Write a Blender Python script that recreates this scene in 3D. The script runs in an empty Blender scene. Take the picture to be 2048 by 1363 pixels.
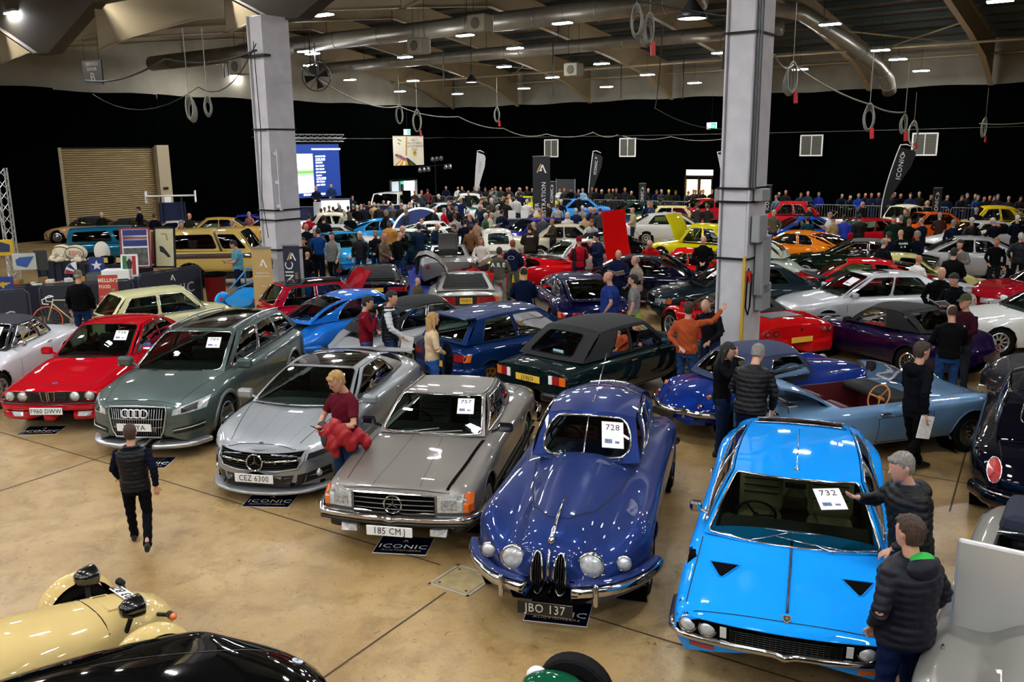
import bpy, bmesh, math, random
import numpy as np
from mathutils import Vector, Matrix, Euler, noise
from mathutils.bvhtree import BVHTree
R = math.radians
PI = math.pi
sc = bpy.context.scene
COL = sc.collection
rnd = random.Random(7)
# ---------------------------------------------------------------- camera
CH = 4.38
th, ro = R(12.37), R(0.65)
r_ = Vector((1, 0, 0)); u_ = Vector((0, math.sin(th), math.cos(th))); f_ = Vector((0, math.cos(th), -math.sin(th)))
rr = math.cos(ro) * r_ - math.sin(ro) * u_
uu = math.sin(ro) * r_ + math.cos(ro) * u_
cd = bpy.data.cameras.new('camera')
cam = bpy.data.objects.new('camera', cd); COL.objects.link(cam)
m = Matrix.Identity(4)
for i in range(3):
 m[i][0] = rr[i]; m[i][1] = uu[i]; m[i][2] = -f_[i]
m[2][3] = CH
cam.matrix_world = m
cd.sensor_width = 36.0; cd.lens = 1760 / 2048 * 36; cd.clip_end = 400; cd.clip_start = .05
sc.camera = cam
# ---------------------------------------------------------------- world, exposure
w = bpy.data.worlds.new('world'); sc.world = w; w.use_nodes = True
w.node_tree.nodes['Background'].inputs[0].default_value = (.5, .55, .6, 1)
w.node_tree.nodes['Background'].inputs[1].default_value = .02
sc.view_settings.view_transform = 'Standard'; sc.view_settings.look = 'None'
sc.view_settings.gamma = 1; sc.view_settings.use_curve_mapping = False
sc.view_settings.exposure = 0.55
LAMP = 210.0            # radiance of the ceiling lamps' diffusers
sc.cycles.max_bounces = 5; sc.cycles.diffuse_bounces = 2; sc.cycles.glossy_bounces = 3
sc.cycles.transparent_max_bounces = 12; sc.cycles.transmission_bounces = 2
sc.cycles.sample_clamp_indirect = 3.0; sc.cycles.sample_clamp_direct = 0.0
sc.cycles.caustics_reflective = False; sc.cycles.caustics_refractive = False
# ---------------------------------------------------------------- helpers
def lin(c):
 if isinstance(c, str):
  c = [int(c[i:i + 2], 16) / 255 for i in (0, 2, 4)]
 return tuple((v / 12.92 if v <= .04045 else ((v + .055) / 1.055) ** 2.4) for v in c)
MC = {}
def mat(key, col='888888', rough=.5, metal=0., coat=0., spec=.5, emit=0., bump=0., bscale=30., coatr=.03, var=0., vscale=3., col2=None, sheen=0.):
 if key in MC: return MC[key]
 m = bpy.data.materials.new(key); m.use_nodes = True; nt = m.node_tree
 b = nt.nodes['Principled BSDF']; c = (*lin(col), 1)
 b.inputs['Base Color'].default_value = c; b.inputs['Roughness'].default_value = rough
 b.inputs['Metallic'].default_value = metal; b.inputs['Coat Weight'].default_value = coat
 b.inputs['Coat Roughness'].default_value = coatr; b.inputs['Specular IOR Level'].default_value = spec
 if sheen: b.inputs['Sheen Weight'].default_value = sheen
 if emit:
  b.inputs['Emission Color'].default_value = c; b.inputs['Emission Strength'].default_value = emit
 tc = None
 if var or bump:
  tc = nt.nodes.new('ShaderNodeTexCoord'); n = nt.nodes.new('ShaderNodeTexNoise')
  n.inputs['Scale'].default_value = vscale if var else bscale; n.inputs['Detail'].default_value = 5
  nt.links.new(tc.outputs['Object'], n.inputs['Vector'])
 if var:
  mx = nt.nodes.new('ShaderNodeMix'); mx.data_type = 'RGBA'
  c2 = (*lin(col2), 1) if col2 else tuple(v * (1 - var) for v in c[:3]) + (1,)
  mx.inputs[6].default_value = c; mx.inputs[7].default_value = c2
  rp = nt.nodes.new('ShaderNodeMapRange'); rp.inputs[1].default_value = .35; rp.inputs[2].default_value = .65
  nt.links.new(n.outputs['Fac'], rp.inputs[0]); nt.links.new(rp.outputs[0], mx.inputs[0])
  nt.links.new(mx.outputs[2], b.inputs['Base Color'])
 if bump:
  n2 = nt.nodes.new('ShaderNodeTexNoise'); n2.inputs['Scale'].default_value = bscale; n2.inputs['Detail'].default_value = 4
  nt.links.new(tc.outputs['Object'], n2.inputs['Vector'])
  bp = nt.nodes.new('ShaderNodeBump'); bp.inputs['Strength'].default_value = bump; bp.inputs['Distance'].default_value = .02
  nt.links.new(n2.outputs['Fac'], bp.inputs['Height']); nt.links.new(bp.outputs[0], b.inputs['Normal'])
 MC[key] = m
 return m
def paint(col, metal=0.):
 """car paint: tinted base under a clear coat; metallic flake adds a fine noise to the base"""
 k = 'paint_%s_%d' % (col, metal * 10)
 if k in MC: return MC[k]
 m = mat(k, col, rough=.42 if metal else .5, metal=metal, coat=1., spec=.0)
 return m
def glass(key, tint, refl=1.):
 if key in MC: return MC[key]
 m = bpy.data.materials.new(key); m.use_nodes = True; nt = m.node_tree; nt.nodes.clear()
 o = nt.nodes.new('ShaderNodeOutputMaterial'); mx = nt.nodes.new('ShaderNodeMixShader')
 t = nt.nodes.new('ShaderNodeBsdfTransparent'); t.inputs[0].default_value = (*lin(tint), 1)
 g = nt.nodes.new('ShaderNodeBsdfGlossy'); g.inputs['Roughness'].default_value = .02
 fr = nt.nodes.new('ShaderNodeFresnel'); fr.inputs[0].default_value = 1.5 * refl
 nt.links.new(fr.outputs[0], mx.inputs[0]); nt.links.new(t.outputs[0], mx.inputs[1]); nt.links.new(g.outputs[0], mx.inputs[2])
 nt.links.new(mx.outputs[0], o.inputs[0]); MC[key] = m
 return m
CHROME = mat('chrome', 'dcdcde', .12, 1.)
STEEL = mat('brushed_steel', '9a9a9a', .35, 1.)
ALLOY = mat('alloy', 'b9bbbd', .3, .8)
GOLD = mat('gold_rim', 'b08a3a', .35, .7)
BLACK = mat('black_plastic', '070809', .5, spec=.25)
MATTE = mat('matte_black', '030303', .9, spec=.05)
RUBBER = mat('rubber', '0a0a0b', .8, spec=.15, bump=.2, bscale=60)
GLASS = glass('car_glass', '9fb0a8')
DGLASS = glass('dark_glass', '3a4440')
LENS = mat('lamp_lens', 'd5dadd', .15, .25, coat=1., var=.35, vscale=25)
AMBER = mat('amber_lens', 'd8661a', .2, coat=1.)
REDL = mat('red_lens', '9c0f12', .2, coat=1.)
WHITE = mat('white_board', 'e4e4e2', .6)
INK = mat('black_ink', '101012', .6)
def link(o, parent=None):
 COL.objects.link(o)
 if parent is not None: o.parent = parent
 return o
def mesh(name, V, F, mt=None, parent=None, smooth=True, loc=None, rot=None):
 me = bpy.data.meshes.new(name)
 me.from_pydata([tuple(v) for v in V], [], [tuple(f) for f in F])
 if smooth is True: me.polygons.foreach_set('use_smooth', [True] * len(me.polygons))
 if mt is not None: me.materials.append(mt)
 me.update()
 o = bpy.data.objects.new(name, me); link(o, parent)
 if loc is not None: o.location = loc
 if rot is not None: o.rotation_euler = rot
 return o
def inst(name, me, parent=None, loc=None, rot=None, scale=None, mt=None):
 o = bpy.data.objects.new(name, me); link(o, parent)
 if loc is not None: o.location = loc
 if rot is not None: o.rotation_euler = rot
 if scale is not None: o.scale = scale
 if mt is not None:
  if not me.materials: me.materials.append(mt)
  o.material_slots[0].link = 'OBJECT'; o.material_slots[0].material = mt
 return o
def empty(name, loc=(0, 0, 0), rz=0, parent=None):
 o = bpy.data.objects.new(name, None); link(o, parent); o.location = loc; o.rotation_euler = (0, 0, rz); o.empty_display_size = .2
 return o
def tag(o, label=None, cat=None, group=None, kind=None):
 if label: o['label'] = label
 if cat: o['category'] = cat
 if group: o['group'] = group
 if kind: o['kind'] = kind
 return o
class MB:
 """collects shapes into one mesh"""
 def __init__(s): s.V = []; s.F = []
 def add(s, V, F):
  n = len(s.V); s.V += [tuple(v) for v in V]; s.F += [tuple(i + n for i in f) for f in F]; return s
 def box(s, c, d, rz=0, M=None, bev=0):
  x, y, z = d[0] / 2, d[1] / 2, d[2] / 2
  V = [Vector((a * x, b * y, e * z)) for a in (-1, 1) for b in (-1, 1) for e in (-1, 1)]
  if M is None: M = Matrix.Rotation(rz, 4, 'Z')
  V = [M @ v + Vector(c) for v in V]
  return s.add(V, [(0, 1, 3, 2), (4, 6, 7, 5), (0, 4, 5, 1), (2, 3, 7, 6), (0, 2, 6, 4), (1, 5, 7, 3)])
 def rbox(s, c, d, r=.03, M=None, n=3):
  """box with rounded edges (superellipsoid-like grid)"""
  x, y, z = d[0] / 2, d[1] / 2, d[2] / 2; r = min(r, x, y, z)
  V = []; F = []
  k = 4 * n; rings = []
  def loop(ix, iy, zz):
   L = []
   for q, (sx, sy) in enumerate(((1, 1), (-1, 1), (-1, -1), (1, -1))):
    for j in range(n):
     a = PI / 2 * q + PI / 2 * j / (n - 1)
     L.append((sx * (x - r) + ix * r * math.cos(a), sy * (y - r) + ix * r * math.sin(a), zz))
   return L
  for j in range(n):
   a = PI / 2 * j / (n - 1); rings.append(loop(math.sin(a), 0, -z + r - r * math.cos(a)))
  for j in range(n):
   a = PI / 2 * (1 - j / (n - 1)); rings.append(loop(math.sin(a), 0, z - r + r * math.cos(a)))
  for L in rings: V += L
  for a in range(len(rings) - 1):
   for b in range(k):
    F.append((a * k + b, a * k + (b + 1) % k, (a + 1) * k + (b + 1) % k, (a + 1) * k + b))
  F.append(tuple(range(k))[::-1]); F.append(tuple((len(rings) - 1) * k + i for i in range(k)))
  V = [Vector(v) for v in V]
  if M is not None: V = [M @ v for v in V]
  return s.add([v + Vector(c) for v in V], F)
 def tube(s, P, r, n=8, closed=False, caps=True, sq=1., ref=None):
  P = [Vector(p) for p in P]; N = len(P); rad = r if hasattr(r, '__len__') else [r] * N
  base = len(s.V); up = Vector(ref) if ref else None
  for i, p in enumerate(P):
   t = (P[(i + 1) % N] - P[i - 1]) if closed else (P[min(i + 1, N - 1)] - P[max(i - 1, 0)])
   t = t.normalized() if t.length > 1e-9 else Vector((0, 0, 1))
   if up is None: up = Vector((0, 0, 1)) if abs(t.z) < .9 else Vector((0, 1, 0))
   a = t.cross(up)
   if a.length < 1e-5: a = t.orthogonal()
   a.normalize(); b = a.cross(t).normalized()
   if not ref: up = b
   for j in range(n):
    q = 2 * PI * j / n
    s.V.append(tuple(p + a * math.cos(q) * rad[i] + b * math.sin(q) * rad[i] * sq))
  for i in range(N if closed else N - 1):
   for j in range(n):
    A = base + i * n; B = base + ((i + 1) % N) * n
    s.F.append((A + j, A + (j + 1) % n, B + (j + 1) % n, B + j))
  if caps and not closed:
   s.F.append(tuple(base + j for j in range(n))[::-1]); s.F.append(tuple(base + (N - 1) * n + j for j in range(n)))
  return s
 def lathe(s, prof, n=24, M=None, arc=None):
  """prof [(r,h)] around local z"""
  b = len(s.V); k = len(prof); M = M or Matrix.Identity(4)
  a0, a1 = arc or (0, 2 * PI); cl = arc is None; m_ = n if cl else n + 1
  for i in range(m_):
   a = a0 + (a1 - a0) * i / n
   for (r, h) in prof: s.V.append(tuple(M @ Vector((r * math.cos(a), r * math.sin(a), h))))
  for i in range(n):
   j = (i + 1) % m_
   for q in range(k - 1): s.F.append((b + i * k + q, b + j * k + q, b + j * k + q + 1, b + i * k + q + 1))
  return s
 def grid(s, G, closeu=False, flip=False):
  nu = len(G); nv = len(G[0]); b = len(s.V)
  for row in G:
   for v in row: s.V.append(tuple(v))
  for i in range(nu if closeu else nu - 1):
   for j in range(nv - 1):
    a = (i + 1) % nu
    f = (b + i * nv + j, b + a * nv + j, b + a * nv + j + 1, b + i * nv + j + 1)
    s.F.append(f[::-1] if flip else f)
  return s
 def prism(s, poly, h, M=None):
  n = len(poly); M = M or Matrix.Identity(4)
  V = [M @ Vector((x, y, 0)) for x, y in poly] + [M @ Vector((x, y, h)) for x, y in poly]
  F = [tuple(range(n))[::-1], tuple(range(n, 2 * n))] + [(i, (i + 1) % n, n + (i + 1) % n, n + i) for i in range(n)]
  return s.add(V, F)
 def build(s, name, mt=None, parent=None, smooth=False, loc=None, rot=None):
  return mesh(name, s.V, s.F, mt, parent, smooth, loc, rot)
def ellipsoid(s, c, r, n=12, m_=8, M=None):
 prof = [(math.sin(PI * i / m_) , -math.cos(PI * i / m_)) for i in range(m_ + 1)]
 prof = [(max(a, 1e-4), b) for a, b in prof]
 M2 = Matrix.Translation(Vector(c)) @ (M or Matrix.Identity(4)) @ Matrix.Diagonal((r[0], r[1], r[2], 1))
 return s.lathe(prof, n, M2)
MB.ell = ellipsoid
TX = {}
def text(body, size, mt, parent=None, M=None, ext=.001, align='CENTER', name='lettering', sx=1., bold=0.):
 """built-in font lettering turned into a mesh lying in the local xy plane"""
 k = (body, size, ext, align, sx, bold)
 if k not in TX:
  c = bpy.data.curves.new('txt', 'FONT'); c.body = body; c.size = size; c.extrude = ext; c.align_x = align; c.align_y = 'CENTER'
  c.resolution_u = 2; c.offset = bold; c.space_character = 1.08
  o = bpy.data.objects.new('txt', c)
  me = bpy.data.meshes.new_from_object(o); bpy.data.objects.remove(o)
  me.transform(Matrix.Diagonal((sx, 1, 1, 1))); me.materials.clear(); me.materials.append(mt)
  me.name = name; TX[k] = me
 o = bpy.data.objects.new(name, TX[k]); link(o, parent)
 if M is not None: o.matrix_local = M
 if o.data.materials[0] is not mt:
  o.material_slots[0].link = 'OBJECT'; o.material_slots[0].material = mt
 return o
def frame(o, x, y=None, z=None):
 """matrix with origin o and columns x, y, z"""
 x = Vector(x).normalized()
 if z is not None:
  z = Vector(z).normalized(); y = z.cross(x).normalized(); x = y.cross(z).normalized()
 else:
  y = Vector(y).normalized(); z = x.cross(y).normalized(); y = z.cross(x).normalized()
 M = Matrix.Identity(4)
 for i in range(3): M[i][0] = x[i]; M[i][1] = y[i]; M[i][2] = z[i]; M[i][3] = o[i]
 return M
# ---------------------------------------------------------------- hall frame
A36 = R(-36)
E1 = Vector((math.cos(A36), math.sin(A36), 0)); E2 = Vector((-math.sin(A36), math.cos(A36), 0)); C0 = Vector((-4.5, 72, 0))
def W(s, t, z=0.): return C0 + E1 * s - E2 * t + Vector((0, 0, z))
HM = Matrix.Identity(4)       # hall matrix: local x = along the back wall, local y = towards the wall
for i in range(3): HM[i][0] = E1[i]; HM[i][1] = E2[i]; HM[i][3] = C0[i]
HR = A36
SW, TD = 66, 80               # hall size along the back wall, and its depth
SL = -24                      # the hall goes on behind the left stage wall line
# ================================================================ STRUCTURE
def struct(o, **k): return tag(o, kind='structure', **k)
# floor: polished concrete with brown stains, slabs divided by joints
def floor_material():
 m = bpy.data.materials.new('concrete_floor'); m.use_nodes = True; nt = m.node_tree; b = nt.nodes['Principled BSDF']; L = nt.links
 tc = nt.nodes.new('ShaderNodeTexCoord')
 def nz(s, d, r=.55, dist=0.):
  n = nt.nodes.new('ShaderNodeTexNoise'); n.inputs['Scale'].default_value = s; n.inputs['Detail'].default_value = d
  n.inputs['Roughness'].default_value = r; n.inputs['Distortion'].default_value = dist; L.new(tc.outputs['Object'], n.inputs['Vector']); return n
 def rng(n, a, b_):
  q = nt.nodes.new('ShaderNodeMapRange'); q.inputs[1].default_value = a; q.inputs[2].default_value = b_; L.new(n.outputs['Fac'], q.inputs[0]); return q
 def mix(f, c1, c2):
  x = nt.nodes.new('ShaderNodeMix'); x.data_type = 'RGBA'; L.new(f, x.inputs[0])
  for i, c in ((6, c1), (7, c2)):
   if isinstance(c, str): x.inputs[i].default_value = (*lin(c), 1)
   else: L.new(c, x.inputs[i])
  return x.outputs[2]
 c = mix(rng(nz(.45, 6, .6, .6), .35, .68).outputs[0], 'b3986a', '8a6c3c')
 c = mix(rng(nz(.16, 4), .5, .7).outputs[0], c, 'b9ab90')
 c = mix(rng(nz(2.2, 7, .7, .4), .46, .72).outputs[0], c, '7d6238')
 c = mix(rng(nz(5.5, 8, .75, .2), .52, .66).outputs[0], c, 'a3875a')
 c = mix(rng(nz(11, 6, .7, 1.), .60, .68).outputs[0], c, '71572f')
 c = mix(rng(nz(38, 3, .8), .60, .70).outputs[0], c, '5f4b2e')
 c = mix(rng(nz(90, 2, .8), .66, .70).outputs[0], c, '3d3020')
 L.new(c, b.inputs['Base Color'])
 q = rng(nz(.9, 5), .3, .7); q.inputs[3].default_value = .26; q.inputs[4].default_value = .48
 L.new(q.outputs[0], b.inputs['Roughness'])
 bp = nt.nodes.new('ShaderNodeBump'); bp.inputs['Strength'].default_value = .12; bp.inputs['Distance'].default_value = .01
 L.new(nz(9, 6).outputs['Fac'], bp.inputs['Height']); L.new(bp.outputs[0], b.inputs['Normal'])
 return m
FLOOR = floor_material()
fl = struct(mesh('floor', [HM @ Vector(p) for p in ((SL, 6, 0), (SW, 6, 0), (SW, -TD, 0), (SL, -TD, 0))], [(0, 1, 2, 3)][::1], FLOOR, smooth=False))
fl.data.flip_normals() if fl.data.polygons[0].normal.z < 0 else None
JOINT = mat('floor_joint', '3d2f1c', .8)
def strip(p, q, w_, z=.003):
 p = Vector((p[0], p[1], z)); q = Vector((q[0], q[1], z)); d = (q - p).normalized(); n = Vector((-d.y, d.x, 0)) * w_ / 2
 return [p - n, q - n, q + n, p + n]
def wallbox(name, s0, s1, t0, t1, z0, z1, mt):
 o = MB().box(((s0 + s1) / 2, -(t0 + t1) / 2, (z0 + z1) / 2), (abs(s1 - s0), abs(t1 - t0), z1 - z0)).build(name, mt); o.matrix_world = HM
 return struct(o)
CURT = mat('black_drape', '020303', .95, bump=.3, bscale=3, spec=.0)
CLAD = mat('cream_cladding', '8a8474', .7, var=.25, vscale=.6)
ROOF = mat('roof_sheet', '4c4232', .8, var=.25, vscale=.8)
BEAM = mat('painted_steel_beam', '8f8064', .6)
PURL = mat('galvanised_purlin', '37413f', .5, .3)
DUCT = mat('galvanised_duct', '7f7b70', .38, .55, var=.2, vscale=2)
COLM = mat('painted_column', 'c6c6cc', .5, var=.12, vscale=3, bump=.1, bscale=40)
def drape(name, s0, t0, s1, t1, z1, z0=0):
 """pleated black curtain between two hall points"""
 a = W(s0, t0); b = W(s1, t1); L = (b - a).length; n = int(L / .35); d = (b - a) / n; nn = Vector((-d.y, d.x, 0)).normalized()
 V = []; F = []
 for i in range(n + 1):
  p = a + d * i + nn * (.05 * math.sin(i * 1.9) + .03 * math.sin(i * .7))
  V += [p + Vector((0, 0, z0)), p + Vector((0, 0, z1 + .04 * math.sin(i * .45)))]
 for i in range(n): F.append((2 * i, 2 * i + 2, 2 * i + 3, 2 * i + 1))
 return struct(mesh(name, V, F, CURT))
wallbox('wall_back', SL, SW, -1.0, -.35, 0, 13, CLAD)
wallbox('wall_left', -1.0, -.35, -.3, TD, 0, 13, CLAD)
wallbox('wall_right', SW, SW + .3, -1.0, TD, 0, 13, CURT)
wallbox('wall_front', -1.0, SW, TD, TD + .3, 0, 13, CURT)
drape('drape_back', 0, 0, SW, 0, 7.5)
drape('drape_left', 0, 0, 0, 25.9, 7.5)
drape('drape_left', 0, 31.7, .0, TD, 7.6)
drape('drape_left', 0, 25.9, 0, 31.7, 7.5, 4.66)
# roof: bays of sloping sheet on purlins and cranked rafters
def roofz(t):
 k = (t % 40) / 20
 return 9.5 + 2.5 * (k if k < 1 else 2 - k)
mb = MB()
for k in range(-1, 5):
 t0, t1 = k * 20, k * 20 + 20
 t0 = max(t0, -1); t1 = min(t1, TD)
 mb.add([HM @ Vector((SL, -t0, roofz(t0) + .45)), HM @ Vector((SW, -t0, roofz(t0) + .45)), HM @ Vector((SW, -t1, roofz(t1) + .45)), HM @ Vector((SL, -t1, roofz(t1) + .45))], [(0, 1, 2, 3)])
struct(mb.build('ceiling', ROOF))
for i in range(24):                                  # purlins of the back bays, each its own beam
 t = 1.0 + i * 1.72
 z = roofz(t) + .30
 o = MB().box(((SL + SW) / 2, -t, z), (SW - SL, .20, .26)).build('purlin', PURL); o.matrix_world = HM; struct(o)
def rafter(s, name='rafter'):
 """tapered I rafter with knee haunches at the wall and at the valley"""
 mb = MB()
 T = [0, 1.2, 3.5, 8, 14, 20, 26, 32, 36.5, 39, 40.0]
 bot = [7.4, 7.9, 8.7, 9.45, 10.25, 11.0, 10.25, 9.45, 8.7, 7.9, 7.45]
 for i in range(len(T) - 1):
  a, b = T[i], T[i + 1]
  za, zb = roofz(a) + .16, (roofz(b) if b < 40 else 9.5) + .16
  for dx in (-.01, .01):
   pass
  V = [(s + x, -q, z) for q, z0, z1 in ((a, bot[i], za), (b, bot[i + 1], zb)) for z in (z0, z1) for x in (-.015, .015)]
  mb.add(V, [(0, 4, 6, 2), (1, 3, 7, 5)])
  for zz0, zz1 in ((bot[i], bot[i + 1]), (za - .03, zb - .03)):
   V = [(s + x, -q, z + dz) for q, z in ((a, zz0), (b, zz1)) for x in (-.14, .14) for dz in (0, .03)]
   mb.add(V, [(0, 2, 6, 4), (1, 5, 7, 3), (0, 4, 5, 1), (2, 3, 7, 6)])
 o = mb.build(name, BEAM); o.matrix_world = HM; struct(o)
for k in range(-4, 11): rafter(6.35 + 6.32 * (k - 0) - 0.0) if k > -1 else None
for s in (0.05,): rafter(s)
# eaves tie tubes along the wall
for t, z in ((1.0, 9.0), (6.5, 9.1)):
 o = MB().tube([(SL, -t, z), (SW, -t, z)], .06).build('tie_tube', BEAM); o.matrix_world = HM; struct(o)
# wind bracing tubes between rafters
for s in (6.35, 31.6):
 for a, b in (((s, 1), (s + 6.3, 7)), ((s + 6.3, 1), (s, 7))):
  o = MB().tube([(a[0], -a[1], roofz(a[1]) - .25), (b[0], -b[1], roofz(b[1]) - .25)], .045).build('bracing_tube', BEAM); o.matrix_world = HM; struct(o)
# deep valley girder on the columns
def girder(s0, s1, t):
 mb = MB(); n = 1
 c1, c2 = 27.9, 39.7
 pts = sorted({s0, s1, *[c + d for c in (c1, c2, c1 - 12, c2 + 12) for d in (-3.4, -.5, .5, 3.4) if s0 < c + d < s1]})
 def zb(s):
  d = min(abs(s - c) for c in (c1, c2, c1 - 12, c2 + 12)); return 7.55 + (1.25 * min(1, max(0, (d - .5) / 2.9)))
 for a, b in zip(pts, pts[1:]):
  za, zb_ = zb(a), zb(b)
  V = [(q, -t + y, z) for q, z0 in ((a, za), (b, zb_)) for z in (z0, 9.7) for y in (-.02, .02)]
  mb.add(V, [(0, 4, 6, 2), (1, 3, 7, 5)])
  V = [(q, -t + y, z0 + dz) for q, z0 in ((a, za), (b, zb_)) for y in (-.22, .22) for dz in (0, .05)]
  mb.add(V, [(0, 2, 6, 4), (1, 5, 7, 3), (0, 4, 5, 1), (2, 3, 7, 6)])
 o = mb.build('valley_girder', mat('girder_paint', '352f24', .8)); o.matrix_world = HM; struct(o)
girder(0, SW, 40.0)
# columns with clamps, conduits and boxes
def column(p, label, h=7.6, w1=.50, w2=.74):
 root = empty('column', p, HR); tag(root, label, 'column')
 MB().rbox((0, 0, h / 2), (w1, w2, h), .04).build('casing', COLM, root, smooth=False)
 for x in (-1, 1):
  MB().box((x * (w1 / 2 + .02), 0, h / 2), (.03, w2 + .10, h)).build('flange', COLM, root)
 return root
cl = column(Vector((-5.96, 22.95, 0)), 'tall pale grey steel column behind the gold and navy display towers')
cr = column(Vector((4.30, 16.45, 0)), 'tall pale grey steel column that the man in orange leans on')
for c, zs in ((cl, (4.9, 2.9, 2.65, 1.9)), (cr, (3.62, 3.38, 2.35, 6.3))):
 for z in zs:
  mb = MB()
  for x, y, dx, dy in ((0, -.43, .66, .03), (0, .43, .66, .03), (-.31, 0, .03, .86), (.31, 0, .03, .86)): mb.box((x, y, z), (dx, dy, .035))
  mb.build('clamp_band', BLACK, c)
# base guard of the right column (yellow edge)
MB().box((.26, -.44, 1.2), (.05, .06, 2.4)).build('yellow_guard', mat('safety_yellow', 'c7a233', .6), cr)
mb = MB()
for z, hh, y in ((2.2, 1.1, .1), (2.9, .5, -.15), (1.6, .5, .2), (3.5, .22, -.1)): mb.rbox((.40, y, z), (.16, .42, hh), .02)
mb.build('electrical_box', mat('box_grey', '8f9294', .5), cr)
MB().rbox((-.36, -.2, 3.48), (.12, .3, .24), .02).build('junction_box', mat('box_grey'), cr)
MB().rbox((-.40, .35, 2.75), (.04, .45, .62), .01).build('notice_board', WHITE, cr)
MB().tube([(.35, -.46, 2.2), (.36, -.55, 1.9), (.37, -.6, 1.5), (.38, -.5, 1.35), (.39, -.44, 1.5), (.4, -.44, 2.1)], .017, 6).build('cable', RUBBER, cr)
MB().tube([(.36, -.47, 1.95), (.36, -.47, 2.15)], .05, 8).build('red_socket', mat('red_plastic', 'a81a1c', .4), cr)
for dx in (.28, .33, .38): MB().tube([(dx, -.42, 3.6), (dx, -.42, 7.5)], .02, 6).build('conduit', mat('conduit', '4a4e50', .4, .5), cr)
mb = MB()
for z in (3.0, 3.6, 4.3): mb.box((-.36, -.1, z), (.14, .06, .08)); mb.box((.36, -.3, z), (.14, .06, .08))
mb.box((-.43, -.1, 3.65), (.03, .08, 1.5)); mb.box((.43, -.3, 3.65), (.03, .08, 1.5))
mb.build('bracket_rail', COLM, cl)
MB().tube([(-.05, -.43, 7), (.0, -.43, 4.9), (-.12, -.44, 3.2), (.02, -.44, 2.2)], .010, 5).build('cable', RUBBER, cl)
mb = MB()
for k in range(3): mb.tube([(.02 + (.13 - .02 * k) * math.cos(a / 12 * 2 * PI), -.46 - .01 * k, 1.55 + (.2 - .02 * k) * math.sin(a / 12 * 2 * PI)) for a in range(12)], .008, 5, closed=True)
mb.build('cable_coil', RUBBER, cl)
MB().tube([(-.08, -.47, 1.35), (-.08, -.47, 1.5)], .05, 8).build('red_socket', mat('red_plastic'), cl)
MB().box((-.02, -.41, 6.65), (.9, .2, .05)).build('cap_plate', BLACK, cl)
# ducts
def duct(pts, r, label):
 pts = [HM @ Vector((s, -t, z)) for s, t, z in pts]; root = empty('air_duct', pts[0]); tag(root, label, 'duct'); o = pts[0]
 MB().tube([p - o for p in pts], r, 16).build('duct_pipe', DUCT, root, smooth=True)
 L = [(a, b) for a, b in zip(pts, pts[1:])]
 mb = MB()
 for a, b in L:
  n = max(1, int((b - a).length / 3)); d = (b - a).normalized()
  for k in range(n):
   p = a.lerp(b, (k + .5) / n) - o
   mb.tube([p - d * .03, p + d * .03], r + .02, 16)
 mb.build('duct_band', DUCT, root)
 mb = MB()
 for a, b in L[:]:
  n = max(1, int((b - a).length / 4.5))
  for k in range(n): p = a.lerp(b, (k + .5) / n) - o; mb.tube([p + Vector((0, 0, r)), p + Vector((0, 0, r + 1.2))], .015, 4)
 mb.build('hanger', BLACK, root)
duct([(3.0, 22.2, 9.9), (31.0, 22.2, 9.9)], .42, 'large round metal duct hanging nearest under the roof')
duct([(-1.0, 14, 9.6), (2, 14, 9.6), (31.2, 14, 9.6)], .34, 'slimmer round metal duct hanging behind the large one')
duct([(1.6, 27.0, 9.0), (12.5, 27.0, 9.0)], .38, 'round metal duct left of the left column')
duct([(30.5, 17.5, 10.4), (32.0, 14, 10.2), (32.9, 10.0, 9.3), (33.5, 6.5, 8.4), (33.6, 4.2, 7.7), (33.6, 3.6, 7.1)], .36, 'curved round metal duct reaching down to the back curtain')
# lamps
LE = bpy.data.materials.new('lamp_diffuser'); LE.use_nodes = True
b_ = LE.node_tree.nodes['Principled BSDF']; b_.inputs['Base Color'].default_value = (.9, .9, .9, 1); b_.inputs['Emission Color'].default_value = (1.0, 1.0, 1.0, 1); b_.inputs['Emission Strength'].default_value = LAMP
HOUS = mat('lamp_housing', '8a8d90', .5, .3)
lm_h = MB().rbox((0, 0, .06), (.80, .34, .08), .02).box((0, 0, .12), (.2, .1, .06)); lm_h = lm_h.build('housing', HOUS); lmh = lm_h.data; bpy.data.objects.remove(lm_h)
lm_d = MB().box((-.2, 0, 0), (.36, .30, .03)).box((.2, 0, 0), (.36, .30, .03)).build('diffuser', LE); lmd = lm_d.data; bpy.data.objects.remove(lm_d)
lm_w = MB().tube([(0, 0, .12), (0, 0, 1.5)], .008, 4).build('wire', BLACK); lmw = lm_w.data; bpy.data.objects.remove(lm_w)
NL = [0]
ORD = 'first second third fourth fifth sixth seventh eighth ninth tenth eleventh twelfth 13th 14th 15th 16th 17th 18th 19th 20th 21st 22nd 23rd 24th 25th 26th 27th 28th 29th 30th 31st 32nd 33rd 34th 35th 36th'.split()
def lamp(p, label, rz=0.0):
 root = empty('ceiling_lamp', p, rz); tag(root, label, 'ceiling lamp', 'twin panel lamps under the roof')
 inst('housing', lmh, root); inst('diffuser', lmd, root); inst('wire', lmw, root)
 NL[0] += 1
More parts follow.
